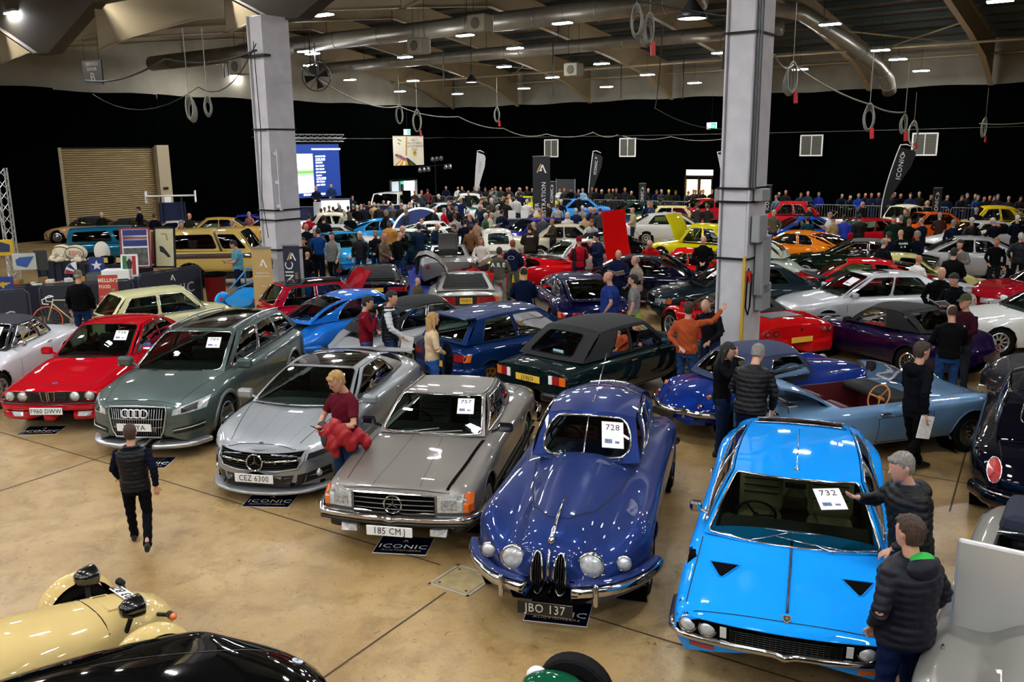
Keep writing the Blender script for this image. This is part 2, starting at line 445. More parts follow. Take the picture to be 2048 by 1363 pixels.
LAMPS = [(-18.21, 36.1, 9.3), (-16.86, 50.86, 9.12), (-23.56, 56.83, 9.07), (-16.73, 56.01, 8.91), (-9.87, 46.34, 9.1), (-10.06, 45.52, 9.13), (-11.0, 50.84, 8.95), (-1.87, 39.84, 9.12), (-4.09, 42.15, 9.1), (-5.29, 46.95, 8.94), (2.13, 36.54, 9.14), (0.3, 43.23, 8.92), (-0.27, 49.89, 8.67), (2.57, 54.19, 8.41), (-9.99, 57.51, 8.65), (-6.02, 57.39, 8.54), (-7.65, 64.0, 8.32), (-3.68, 64.97, 8.16), (0.98, 60.51, 8.2), (4.84, 47.96, 8.6), (6.25, 58.68, 8.12), (7.88, 52.15, 8.34), (11.27, 55.58, 8.1), (9.98, 43.39, 8.63), (12.37, 35.64, 8.87), (16.84, 41.72, 8.5), (18.79, 44.36, 8.33), (21.71, 48.27, 8.09), (15.43, 48.6, 8.26), (16.35, 30.95, 8.95)]
for i, p in enumerate(sorted(LAMPS, key=lambda q: q[0] / q[1])): lamp(Vector(p), "bright twin panel roof lamp, %s from the left edge of the photo" % ORD[i], HR)
for s in range(8, 64, 6):                             # the same rows go on over the camera's side of the hall
 for t in range(33, 78, 7):
  if (s, t) in ((14, 33), (8, 33)): continue
  lamp(W(s + (t % 2) * 1.5, t, 9.0), 'panel lamp overhead, row %s towards the camera, %s from the left' % (ORD[(t - 33) // 7], ORD[(s - 8) // 6]), HR)
# ================================================================ CAR KIT  (car space: x forward, y left, z up, origin on the ground)
def pch(tab):
 """smooth monotone curve through (x, value) pairs"""
 tab = sorted(tab); xs = np.array([a for a, b in tab], float); ys = np.array([b for a, b in tab], float)
 if len(xs) == 1: return lambda x: np.full_like(np.asarray(x, float), ys[0])
 h = np.diff(xs); d = np.diff(ys) / h; mm = np.zeros(len(xs))
 for i in range(1, len(xs) - 1):
  if d[i - 1] * d[i] > 0:
   w1 = 2 * h[i] + h[i - 1]; w2 = h[i] + 2 * h[i - 1]; mm[i] = (w1 + w2) / (w1 / d[i - 1] + w2 / d[i])
 mm[0] = d[0]; mm[-1] = d[-1]
 def f(x):
  x = np.clip(np.asarray(x, float), xs[0], xs[-1]); k = np.clip(np.searchsorted(xs, x) - 1, 0, len(h) - 1)
  t = (x - xs[k]) / h[k]; a = ys[k]; b = ys[k + 1]
  return a * (1 + 2 * t) * (1 - t) ** 2 + mm[k] * h[k] * t * (1 - t) ** 2 + b * t * t * (3 - 2 * t) + mm[k + 1] * h[k] * t * t * (t - 1)
 return f
def cat(P, n):
 """centripetal-ish resample of control polyline P (k,2) to n points by catmull-rom, chord spaced"""
 P = np.asarray(P, float); Q = np.vstack([2 * P[0] - P[1], P, 2 * P[-1] - P[-2]]); Q[0, 0] = -P[1][0]; Q[0, 1] = P[1][1]
 out = []
 for i in range(1, len(P)):
  for t in np.linspace(0, 1, 12, endpoint=False):
   a, b, c, d = Q[i - 1], Q[i], Q[i + 1], Q[i + 2]
   out.append(.5 * ((2 * b) + (c - a) * t + (2 * a - 5 * b + 4 * c - d) * t * t + (3 * b - 3 * c + d - a) * t ** 3))
 out.append(P[-1]); out = np.array(out)
 s = np.concatenate([[0], np.cumsum(np.hypot(*np.diff(out, axis=0).T))]); q = np.linspace(0, s[-1], n)
 return np.stack([np.interp(q, s, out[:, 0]), np.interp(q, s, out[:, 1])], 1)
def sstep(x): x = np.clip(x, 0, 1); return x * x * (3 - 2 * x)
class Car:
 def __init__(s, name_label, S, pos, ang, col, metal=0., det=2, group=None, cat='car', name='car', sy=1.0, scale=1.0):
  """S: shape dict, det: 0 far .. 3 nearest"""
  s.S = S; s.det = det; s.L = S['L']; s.Wd = S['W']
  s.root = empty(name, (pos[0], pos[1], 0), R(ang)); tag(s.root, name_label, cat, group)
  if scale != 1.0: s.root.scale = (scale,) * 3
  s.pm = paint(col, metal) if isinstance(col, str) else col
  s.body()
 def part(s, mb, name, mt, parent=None, smooth=False, label=None):
  o = mb.build(name, mt, parent or s.root, smooth)
  if label: o['label'] = label
  return o
 def body(s):
  S = s.S; det = s.det; hl = s.L / 2; W_ = s.Wd / 2
  nx = {0: 34, 1: 52, 2: 80, 3: 116}[det]; ns = {0: 13, 1: 17, 2: 24, 3: 30}[det]
  c = pch(S['c']); f = pch(S['f']); w = pch(S['w']); b = pch(S['b'])
  v = pch(S['v']) if 'v' in S else None; sh = pch(S['s']) if 's' in S else None
  fc = S.get('fc', .80)
  # stations: even spacing with extra ones at both ends
  X = np.linspace(hl, -hl, nx)
  e = np.array([0, .012, .03, .06]); X = np.unique(np.concatenate([X, hl - e, -hl + e]))[::-1]
  half = []
  for x in X:
   C, F_, w_, B = float(c(x)), float(f(x)), float(w(x)), float(b(x))
   V_ = float(v(x)) if v else C + (F_ - C) * .45
   S_ = float(sh(x)) if sh else F_ - .10
   S_ = max(S_, B + .08)
   tuck = S.get('tuck', .97)
   P = [(0, C), (.30 * w_, C + (V_ - C) * .22), (.56 * w_, V_), (fc * w_, F_), (.94 * w_, F_ - (F_ - S_) * .42), (.99 * w_, S_), (w_, (S_ + B) / 2 + .04), (tuck * w_, B + .12), (tuck * .93 * w_, B)]
   half.append(cat(P, ns))
  H = np.array(half)                                    # nx, ns, (y,z)
  nX = len(X)
  XX = np.repeat(X[:, None], ns, 1)
  def caps(ring, x0, sgn, bulge):
   out = []; zc = (ring[0, 1] + ring[-1, 1]) / 2
   for k in (.93, .8, .6, .35, .02):
    y = ring[:, 0] * k; z = zc + (ring[:, 1] - zc) * k
    out.append((np.full(ns, x0 + sgn * bulge * (1 - k * k)), y, z))
   return out
  fr = caps(H[0], X[0], 1, S.get('bulgeF', .03)); re = caps(H[-1], X[-1], -1, S.get('bulgeR', .03))
  Xs = [q[0] for q in fr[::-1]] + [XX[i] for i in range(nX)] + [q[0] for q in re]
  Ys = [q[1] for q in fr[::-1]] + [H[i, :, 0] for i in range(nX)] + [q[1] for q in re]
  Zs = [q[2] for q in fr[::-1]] + [H[i, :, 1] for i in range(nX)] + [q[2] for q in re]
  Xs = np.array(Xs); Ys = np.array(Ys); Zs = np.array(Zs)
  sf = sstep((Xs - (hl - .75)) / .75); sr = sstep((-Xs - (hl - .65)) / .65)
  q = np.clip(Ys / W_, 0, 1)
  Xn = Xs - S.get('bowF', .12) * q ** 2.2 * sf + S.get('bowR', .10) * q ** 2.2 * sr
  Xn = Xn + S.get('rakeF', 0) * (Zs - .45) * sstep((Xs - (hl - .4)) / .4) - S.get('rakeR', 0) * (Zs - .45) * sstep((-Xs - (hl - .4)) / .4)
  # mirror: full ring of 2*ns-1 columns
  n2 = 2 * ns - 1; M_ = len(Xs)
  P = np.zeros((M_, n2, 3))
  P[:, ns - 1:, 0] = Xn; P[:, ns - 1:, 1] = Ys; P[:, ns - 1:, 2] = Zs
  P[:, :ns - 1, 0] = Xn[:, :0:-1]; P[:, :ns - 1, 1] = -Ys[:, :0:-1]; P[:, :ns - 1, 2] = Zs[:, :0:-1]
  P0 = P.reshape(-1, 3)
  idx = np.arange(M_ * n2).reshape(M_, n2)
  Fq = np.stack([idx[:-1, :-1], idx[:-1, 1:], idx[1:, 1:], idx[1:, :-1]], -1).reshape(-1, 4)
  s.bvh = BVHTree.FromPolygons([tuple(p) for p in P0], [tuple(int(i) for i in f) for f in Fq])
  # wheel arches
  P1 = P0.copy(); keep = np.ones(len(Fq), bool)
  cen = P0[Fq].mean(1); s.arch = []
  rw = S['rw']
  for ax, Rr in ((S['ax'][0], S.get('Ra', rw + .05)), (S['ax'][1], S.get('Rb', S.get('Ra', rw + .05)))):
   if Rr <= 0: continue
   side = np.abs(P1[:, 1]) > .58 * W_
   d = np.hypot(P1[:, 0] - ax, P1[:, 2] - rw); tol = .62 * s.L / nx
   k = side & (np.abs(d - Rr) < tol) & (d > 1e-6)
   sc_ = Rr / d[k]
   P1[k, 0] = ax + (P1[k, 0] - ax) * sc_; P1[k, 2] = rw + (P1[k, 2] - rw) * sc_
   cd_ = np.hypot(cen[:, 0] - ax, cen[:, 2] - rw)
   dv = np.hypot(P1[Fq][:, :, 0] - ax, P1[Fq][:, :, 2] - rw).max(1)
   keep &= ~((np.abs(cen[:, 1]) > .58 * W_) & (dv < Rr * 1.02) & (cen[:, 2] < rw + Rr))
   s.arch.append((ax, Rr))
  # cabin opening
  if 'cab' in S:
   xa, xd, yk = S['cab']
   nrm_up = np.abs(cen[:, 1]) < yk
   top = cen[:, 2] > np.interp(cen[:, 0], [-hl, hl], [.45, .45])
   keep &= ~((cen[:, 0] < xa) & (cen[:, 0] > xd) & nrm_up & top)
  me = bpy.data.meshes.new('body'); me.from_pydata([tuple(p) for p in P1], [], [tuple(int(i) for i in f) for f in Fq[keep]])
  me.polygons.foreach_set('use_smooth', [True] * len(me.polygons)); me.materials.append(s.pm); me.update()
  s.bodyo = link(bpy.data.objects.new('body', me), s.root)
  # underside, wheel wells, arch lips
  mb = MB(); zb = float(b(0)) + .02
  mb.box((0, 0, zb + .02), (s.L * .86, s.Wd * .8, .03))
  s.part(mb, 'underbody', MATTE)
  lipm = S.get('lipm', s.pm)
  for ax, Rr in s.arch:
   for sg in (1, -1):
    pts = []; N = 8 if det < 2 else 18
    for i in range(N + 1):
     a = PI * (-.06 + 1.12 * i / N); x = ax + Rr * math.cos(a); z = rw + Rr * math.sin(a)
     h = s.side(x + .02 * math.cos(a), z + .02 * math.sin(a), sg)
     pts.append((x, (h.y if h else sg * W_ * .95), z))
    s.part(MB().tube([(p[0], p[1] - sg * .008, p[2]) for p in pts], S.get('lip', .016), 6, caps=True), 'arch_lip', lipm, smooth=True)
    M = Matrix.Translation((ax, sg * (W_ - .34), rw)) @ Matrix.Rotation(-sg * PI / 2, 4, 'X')
    s.part(MB().lathe([(.01, 0), (Rr + .012, 0), (Rr + .012, .30)], 14, M), 'wheel_well', MATTE)
  for ax in S['ax']:
   for sg in (1, -1): s.wheel(ax, sg)
  if 'G' in S: s.house()
  if 'cab' in S: s.cabin()
 # ---- projections on the body
 def cast(s, o, d):
  h = s.bvh.ray_cast(Vector(o), Vector(d).normalized())
  return (h[0], h[1] if h[1].dot(Vector(d)) < 0 else -h[1]) if h[0] is not None else None
 def side(s, x, z, sg):
  h = s.cast((x, sg * 3, z), (0, -sg, 0)); return h[0] if h else None
 def pt(s, face, a, b):
  """face F/B: a=y b=z; T: a=x b=y; L/R: a=x b=z; returns point, normal"""
  if face == 'F': h = s.cast((s.L, a, b), (-1, 0, 0)); q = ((s.L / 2, a, b), (1, 0, 0))
  elif face == 'B': h = s.cast((-s.L, a, b), (1, 0, 0)); q = ((-s.L / 2, a, b), (-1, 0, 0))
  elif face == 'T': h = s.cast((a, b, 3), (0, 0, -1)); q = ((a, b, .8), (0, 0, 1))
  else:
   sg = 1 if face == 'L' else -1
   h = s.cast((a, sg * 3, b), (0, -sg, 0)); q = ((a, sg * s.Wd / 2, b), (0, sg, 0))
  if h is None: return Vector(q[0]), Vector(q[1])
  return h
 def patch(s, name, face, quad, mt, off=.006, n=(8, 3), parent=None, r=None, label=None, back=.03):
  """plate following the body; quad = 4 corners (a,b) in order bl br tr tl of the face plane"""
  nu, nv = n; q = [Vector((p[0], p[1])) for p in quad]; G = []; N_ = []
  for i in range(nu + 1):
   row = []; rn = []
   for j in range(nv + 1):
    u, v = i / nu, j / nv
    p = (q[0] * (1 - u) + q[1] * u) * (1 - v) + (q[3] * (1 - u) + q[2] * u) * v
    h, nn = s.pt(face, p.x, p.y); row.append(h + nn * off); rn.append(nn)
   G.append(row); N_.append(rn)
  mb = MB(); mb.grid(G)
  # skirt
  edge = [(i, 0) for i in range(nu + 1)] + [(nu, j) for j in range(1, nv + 1)] + [(i, nv) for i in range(nu - 1, -1, -1)] + [(0, j) for j in range(nv - 1, 0, -1)]
  V = [G[i][j] for i, j in edge] + [G[i][j] - N_[i][j] * (off + back) for i, j in edge]; k = len(edge)
  mb.add(V, [(a, (a + 1) % k, k + (a + 1) % k, k + a) for a in range(k)])
  return s.part(mb, name, mt, parent, smooth=False, label=label)
 def line(s, name, face, pts, wd, mt, off=.003, n=10, parent=None, add=None, rd=False):
  """thin ribbon (or rod) following the body along a polyline of face-plane points"""
  P = []
  for a, b in zip(pts, pts[1:]):
   for i in range(n): P.append((a[0] + (b[0] - a[0]) * i / n, a[1] + (b[1] - a[1]) * i / n))
  P.append(pts[-1]); H = [s.pt(face, *p) for p in P]
  mb = add if add is not None else MB()
  if rd:
   mb.tube([h + nn * off for h, nn in H], wd, 6)
  else:
   V = []
   for i, (h, nn) in enumerate(H):
    t = (H[min(i + 1, len(H) - 1)][0] - H[max(i - 1, 0)][0]).normalized(); sd = t.cross(nn).normalized() * wd / 2
    V += [h + nn * off - sd, h + nn * off + sd]
   mb.add(V, [(2 * i, 2 * i + 1, 2 * i + 3, 2 * i + 2) for i in range(len(H) - 1)])
  if add is None: return s.part(mb, name, mt, parent, smooth=rd)
 def ring(s, end, z, y0, y1, n=24, depth=.75):
  """points around the front (end=1) or rear (-1) of the body at height z, from +y0 side to -y0"""
  out = []; cx = end * (s.L / 2 - depth)
  a1 = math.atan2(y1[0], 1) if False else None
  for i in range(n + 1):
   a = (y0 + (y1 - y0) * i / n); d = Vector((end * math.cos(a), math.sin(a), 0)); o = Vector((cx, 0, z)) + d * 4
   h = s.cast(o, -d)
   if h: p, nn = h; nn = Vector((nn.x, nn.y, 0)); nn = nn.normalized() if nn.length > .1 else d
   else: p = Vector((cx, 0, z)) + d * .8; nn = d
   out.append((p, nn))
  return out
 def bumper(s, end, z, h, mt, off=.05, th_=.05, a=1.25, name='bumper', depth=.75, n=26, rz=None, dz=0., label=None):
  """wrap-round bumper: swept rounded section following the body at height z"""
  Rg = s.ring(end, rz or z, -a, a, n, depth); G = []
  prof = [(-th_, -h / 2), (-.01, -h / 2), (.012, -h * .3), (.018, 0), (.012, h * .3), (-.01, h / 2), (-th_, h / 2)]
  for i, (p, nn) in enumerate(Rg):
   u = abs(2 * i / n - 1)
   G.append([Vector((p.x, p.y, z + dz * u ** 2)) + nn * (off + q[0]) + Vector((0, 0, q[1])) for q in prof])
  return s.part(MB().grid(G, flip=end > 0), name, mt, smooth=True, label=label)
 def wheel(s, ax, sg):
  S = s.S; r = S['rw']; w_ = S.get('tw', .2); st = S.get('rim', 'disc'); rm = S.get('rimm', ALLOY); rr_ = S.get('rr', r * .66)
  y = sg * (s.Wd / 2 - w_ / 2 - S.get('inset', .03))
  key = (r, w_, st, rr_, rm.name, s.det > 1)
  if key not in WM: WM[key] = make_wheel(r, w_, st, rr_, rm, s.det)
  rim, tyre, hubm = WM[key]
  o = inst('wheel', rim, s.root, (ax, y, r), (0, 0, 0 if sg > 0 else PI))
  inst('tyre', tyre, o)
  if s.det > 1: inst('hub_cap', hubm, o)
 # ---- greenhouse
 def house(s):
  G = s.S['G']; A, B, C, D = (Vector(G[k]) for k in 'ABCD')
  bA, bB, bC, bD = G.get('bow', (.12, .08, .05, .12)); cr = G.get('crown', .05); arch = G.get('arch', .03); blg = G.get('bulge', .03)
  det = s.det; yb = G.get('ybow', .03)
  def crown(vy): return cr * (1 - abs(vy) ** 2.4)
  def front(u, v):
   y = 1 - 2 * u; lo = Vector((A.x + bA * (1 - y * y), A.y * y, A.z + G.get('cA', .02) * (1 - y * y))); hi = Vector((B.x + bB * (1 - y * y), B.y * y, B.z + crown(y)))
   p = lo.lerp(hi, v); p.z += .02 * math.sin(PI * v); p.x += .015 * math.sin(PI * v); return p
  def rear(u, v):
   y = 1 - 2 * u; lo = Vector((D.x - bD * (1 - y * y), D.y * y, D.z + G.get('cD', .02) * (1 - y * y))); hi = Vector((C.x - bC * (1 - y * y), C.y * y, C.z + crown(y)))
   p = lo.lerp(hi, v); k = G.get('rbulge', .02); p.z += k * math.sin(PI * v); p.x -= k * .6 * math.sin(PI * v); return p
  def sidep(u, v, sg=1):
   lo = A.lerp(D, u); lo.y += yb * 4 * u * (1 - u)
   q = B.lerp(C, u); q.z += arch * 4 * u * (1 - u); q.y += yb * .6 * 4 * u * (1 - u)
   p = lo.lerp(q, v); p.y += blg * math.sin(PI * v * .9); p.y *= sg; return p
  def roof(u, v):
   y = 1 - 2 * v; q = B.lerp(C, u); k = 4 * u * (1 - u)
   p = Vector((B.x + bB * (1 - y * y) + (C.x - bC * (1 - y * y) - B.x - bB * (1 - y * y)) * u, (q.y + yb * .6 * k) * y, q.z + arch * k + crown(y)))
   return p
  s.Gf, s.Gr, s.Gs, s.Groof = front, rear, sidep, roof
  rm = G.get('roofm', s.pm); pm = G.get('pillarm', rm if G.get('soft') else s.pm); gl = G.get('glass', GLASS); tr = G.get('trim', BLACK)
  if G.get('roof', True):
   n = (14, 12) if det > 1 else (6, 8)
   mb = MB().grid([[roof(i / n[0], j / n[1]) for j in range(n[1] + 1)] for i in range(n[0] + 1)], flip=True)
   s.roofo = s.part(mb, 'roof', rm, smooth=True)
  trim = MB(); pil = MB(); rf = MB()
  def window(P, cell, q, r, name, flip, into, fr=True, mtg=None):
   """cell, q: corners bl br tr tl in (u,v); into = MB for the surround"""
   N = 6 if det > 1 else 3
   def loop(qq, rr):
    L = []; rx, ry = rr
    for ci, (cx, cy) in enumerate(((1, 0), (1, 1), (0, 1), (0, 0))):
     for j in range(N + 1):
      a = -PI / 2 + PI / 2 * ci + PI / 2 * j / N
      L.append((cx + (-rx if cx else rx) + rx * math.cos(a), cy + (-ry if cy else ry) + ry * math.sin(a)))
    M_ = []
    for u, v in L:
     M_.append(((qq[0][0] * (1 - u) + qq[1][0] * u) * (1 - v) + (qq[3][0] * (1 - u) + qq[2][0] * u) * v,
        (qq[0][1] * (1 - u) + qq[1][1] * u) * (1 - v) + (qq[3][1] * (1 - u) + qq[2][1] * u) * v))
    return M_
   E3 = [(-1,0)]
   # insert extra points along long edges by subdividing loops
   def dens(L, k):
    o = []
    for a, b in zip(L, L[1:] + L[:1]):
     n_ = k if abs(a[0] - b[0]) + abs(a[1] - b[1]) > .12 else 1
     for t in range(n_): o.append((a[0] + (b[0] - a[0]) * t / n_, a[1] + (b[1] - a[1]) * t / n_))
    return o
   li = loop(q, r); lo = loop(cell, (1e-4, 1e-4))
   kk = 5 if det > 1 else 3
   seg = [kk if abs(a[0] - b[0]) + abs(a[1] - b[1]) > .12 else 1 for a, b in zip(li, li[1:] + li[:1])]
   def dn(L):
    o = []
    for (a, b), n_ in zip(zip(L, L[1:] + L[:1]), seg):
     for t in range(n_): o.append((a[0] + (b[0] - a[0]) * t / n_, a[1] + (b[1] - a[1]) * t / n_))
    return o
   li, lo = dn(li), dn(lo); k = len(li)
   pi = [P(*p) for p in li]; po = [P(*p) for p in lo]
   F = [(i, (i + 1) % k, k + (i + 1) % k, k + i) for i in range(k)]
   into.add(po + pi, F if not flip else [f[::-1] for f in F])
   cu = sum(p[0] for p in li) / k; cv = sum(p[1] for p in li) / k
   rings = [li] + [[(cu + (a - cu) * z, cv + (b - cv) * z) for a, b in li] for z in (.66, .33)]
   V = [P(*p) for L in rings for p in L] + [P(cu, cv)]
   F = [(a * k + i, a * k + (i + 1) % k, (a + 1) * k + (i + 1) % k, (a + 1) * k + i) for a in range(2) for i in range(k)] + [(2 * k + i, 2 * k + (i + 1) % k, 3 * k) for i in range(k)]
   o = s.part(MB().add(V, F if not flip else [f[::-1] for f in F]), name, mtg or gl, smooth=True)
   if tr is not None and fr: s.part(MB().tube(pi, G.get('tw', .009), 5, closed=True), 'window_trim', tr, smooth=True)
   return o
  full = [(0, 0), (1, 0), (1, 1), (0, 1)]
  a, b = G.get('wm', (.055, .05)); s.ws = window(front, full, [(a, b), (1 - a, b), (1 - a, 1 - b), (a, 1 - b)], G.get('rF', (.05, .1)), 'windscreen', True, rf if G.get('soft') == 2 else pil)
  if G.get('roof', True) or G.get('rear', False):
   q = G.get('rw', (.08, .08, .92, .90)); tp = G.get('rtaper', 0.)
   window(rear, full, [(q[0], q[1]), (q[2], q[1]), (q[2] - tp, q[3]), (q[0] + tp, q[3])], G.get('rR', (.07, .15)), 'rear_window', False, rf, mtg=G.get('rglass'))
   for sg in (1, -1):
    if pil.V: s.part(pil, 'window_frame', pm, smooth=False); pil = MB()
    P = (lambda u, v, sg=sg: sidep(u, v, sg)); wn = G.get('win', [(.06, .48, .06, .48), (.52, .92, .52, .92)]); v0, v1 = G.get('wv', (.04, .90))
    for i, wq in enumerate(wn):
     l0 = 0 if i == 0 else (wn[i - 1][1] + wq[0]) / 2; l1 = 0 if i == 0 else (wn[i - 1][3] + wq[2]) / 2
     r0 = 1 if i == len(wn) - 1 else (wq[1] + wn[i + 1][0]) / 2; r1 = 1 if i == len(wn) - 1 else (wq[3] + wn[i + 1][2]) / 2
     soft = G.get('soft') and True
     window(P, [(l0, 0), (r0, 0), (r1, 1), (l1, 1)], [(wq[0], v0), (wq[1], v0), (wq[3], v1), (wq[2], v1)], G.get('rS', (.06, .14)), 'side_window', sg > 0, pil)
  s.part(pil, 'window_frame', pm, smooth=False)
  if rf.V: s.part(rf, 'rear_pillar', rm if G.get('soft') else pm, smooth=False)
 def onws(s, u, v, off=.006):
  p = s.Gf(u, v); a = s.Gf(u + .01, v) - p; b = s.Gf(u, v + .01) - p; n = a.cross(b).normalized()
  if n.x < 0: n = -n
  return p + n * off, (-a).normalized() * -1, n
 def card(s, num, u, v, wd=.21, hh=.28, inside=False, tilt=0.):
  """lot card on the windscreen"""
  u = 1 - u; p, ax, n = s.onws(u, v, -.012 if inside else .012); up = n.cross(ax).normalized()
  if up.z < 0: up = -up; 
  x = up.cross(n).normalized(); M = frame(p, x, z=n) @ Matrix.Rotation(tilt, 4, 'Z')
  o = MB().box((0, 0, 0), (wd, hh, .003)).build('lot_card', WHITE, s.root); o.matrix_local = M
  if num: text(num, wd * .42, mat('card_grey_ink', '3a3c48', .6), o, Matrix.Translation((0, hh * .27, .003)), bold=.0)
  MB().box((-wd * .2, -hh * .25, .002), (wd * .34, hh * .16, .002)).box((wd * .2, -hh * .28, .002), (wd * .2, hh * .08, .002)).build('picture_block', mat('card_print', '6d7fa8', .6, var=.6, vscale=40), o)
  return o
 def wipers(s, spec, mt=BLACK):
  for (u0, v0, u1, v1, u2, v2) in spec:                 # pivot, blade centre, blade end (u counted from the car's right)
   u0, u1, u2 = 1 - u0, 1 - u1, 1 - u2
   mb = MB(); p = [s.onws(u0 + (u1 - u0) * t, v0 + (v1 - v0) * t, .03)[0] for t in (0, .25, .5, .75, 1)]
   mb.tube(p, [.008, .007, .006, .005, .005], 5)
   q = [s.onws(u1 + (u2 - u1) * t, v1 + (v2 - v1) * t, .018)[0] for t in (-1, -.5, 0, .5, 1)]
   mb.tube(q, .007, 4)
   s.part(mb, 'wiper', mt, smooth=True)
 def cabin(s):
  S = s.S; xa, xd, yk = S['cab']; zf = .30; im = S.get('im', mat('dark_leather', '1b1b1c', .6)); zt = S['G']['A'][2] if 'G' in S else .85
  tm = mat('dark_trim', '101112', .8)
  mb = MB(); mb.box(((xa + xd) / 2, 0, zf), (xa - xd, yk * 2, .04))
  for sg in (1, -1): mb.box(((xa + xd) / 2, sg * yk, (zf + zt) / 2 - .01), (xa - xd, .02, zt - zf - .06))
  mb.box((xd + .02, 0, (zf + zt) / 2 - .01), (.03, 2 * yk, zt - zf - .06)); mb.box((xa - .01, 0, (zf + zt) / 2 - .01), (.03, 2 * yk, zt - zf - .06))
  s.part(mb, 'cabin_lining', S.get('lm', tm))
  if s.det == 0: return
  mb = MB().rbox((xa - .16, 0, zt - .05), (.42, yk * 1.9, .12), .05); s.part(mb, 'dashboard', tm)
  sx = S.get('seat', xa - 1.12); sz = .30
  for y in (.36, -.36):
   y *= S.get('sw', 1.)
   mb = MB().rbox((sx + .05, y, sz + .10), (.52, .46, .18), .06)
   Mr = Matrix.Rotation(R(-14), 4, 'Y')
   hb = S.get('hb', .56)
   mb.rbox((sx - .24, y, sz + .16 + hb / 2), (.14, .46, hb), .06, M=Mr)
   if S.get('head', True): mb.rbox((sx - .33, y, sz + .24 + hb), (.10, .25, .16), .04, M=Mr)
   o = s.part(mb, 'seat', im, smooth=False)
   if s.det > 1:
    m2 = MB()
    for k in range(5): m2.box((sx - .24 + .078 + (.0), y, sz + .22 + k * hb / 5.5), (.012, .36, .012), M=Mr)
    s.part(m2, 'stitching', mat('seam_' + im.name, '08080a', .9), o)
  if sx - 1.0 > xd:
   mb = MB().rbox((sx - .80, 0, sz + .12), (.45, yk * 1.7, .18), .06).rbox((sx - 1.05, 0, sz + .38), (.14, yk * 1.7, .48), .06, M=Matrix.Rotation(R(-18), 4, 'Y'))
   s.part(mb, 'rear_seat', im)
  # steering wheel on the right (right-hand drive) unless told
  sgy = -S.get('rhd', 1) * .36; c_ = Vector((xa - .46, sgy, zt - .02)); Mr = Matrix.Translation(c_) @ Matrix.Rotation(R(-62), 4, 'Y')
  mb = MB(); rs = .19
  mb.tube([Mr @ Vector((rs * math.cos(a * PI / 12), rs * math.sin(a * PI / 12), 0)) for a in range(24)], .013, 6, closed=True)
  for a in (0, 120, 240): mb.tube([Mr @ Vector((0, 0, -.02)), Mr @ Vector((rs * math.cos(R(a + 90)), rs * math.sin(R(a + 90)), 0))], .012, 5)
  mb.tube([Mr @ Vector((0, 0, 0)), Mr @ Vector((0, 0, -.2))], .03, 8)
  s.part(mb, 'steering_wheel', S.get('stm', BLACK), smooth=True)
 # ---- details
 def plate(s, txt_, end, z, col='W', y=0., wd=.52, hh=.112, off=.03, tilt=0., size=None):
  h = s.ring(end, z, -.01, .01, 2)[1][0]; x = h.x + end * off
  bg = {'W': WHITE, 'Y': mat('plate_yellow', 'e0b43a', .5), 'K': mat('plate_black', '0a0a0a', .4)}[col]; ink = mat('plate_silver', 'c9c9c4', .4, .3) if col == 'K' else INK
  M = frame((x, y, z), (0, end, 0), z=(end, 0, math.tan(tilt) if tilt else 0))
  o = MB().rbox((0, 0, 0), (wd, hh, .012), .005).build('number_plate', bg, s.root); o.matrix_local = M
  if txt_:
   ln = len(txt_); text(txt_, size or hh * .95, ink, o, Matrix.Translation((0, 0, .008)), sx=min(1.0, wd * 1.42 / (ln * (size or hh * .95))))
  if col == 'K': MB().tube([(-wd / 2, -hh / 2, .006), (wd / 2, -hh / 2, .006), (wd / 2, hh / 2, .006), (-wd / 2, hh / 2, .006)], .004, 4, closed=True).build('plate_rim', CHROME, o)
  return o
 def lamp(s, face, a, b, r, name='headlight', bez=CHROME, lens=LENS, depth=.03, tilt=None, rx=1.):
  p, n = s.pt(face, a, b)
  d = Vector((1, 0, 0)) if face == 'F' else Vector((-1, 0, 0)); n = (d * .8 + n * .35).normalized()
  if tilt is not None: n = Vector(tilt).normalized()
  M = frame(p - n * .02, (0, 1, 0), z=n) @ Matrix.Diagonal((rx, 1, 1, 1))
  N = 20 if s.det > 1 else 10
  o = MB().lathe([(r * .92, 0), (r * 1.1, 0), (r * 1.12, depth), (r * 1.04, depth + .012), (r * .94, depth + .004)], N, M).build(name, bez, s.root, smooth=True)
  MB().lathe([(r * .96, depth - .002), (r * .75, depth + .018), (r * .4, depth + .030), (.001, depth + .034)], N, M).build('lens', lens, o, smooth=True)
  return o
 def mirror(s, x, y, z, mt=None, stalk=True, sz=(.10, .20, .13), both=True):
  for sg in ((1, -1) if both else (1,)):
   mb = MB().rbox((x, sg * (y + sz[1] / 2), z), sz, .04)
   mb.tube([(x, sg * (y - .08), z - .07), (x, sg * (y + .04), z - .02)], .02, 6)
   o = s.part(mb, 'door_mirror', mt or s.pm, smooth=False)
   s.part(MB().box((x - sz[0] / 2 - .002, sg * (y + sz[1] / 2), z), (.004, sz[1] * .8, sz[2] * .75)), 'mirror_glass', CHROME, o)
 def handle(s, x, z, mt=CHROME, ln=.16):
  for sg in 'LR':
   s.line('door_handle', sg, [(x, z), (x - ln, z)], .013, mt, off=.018, n=3, rd=True)
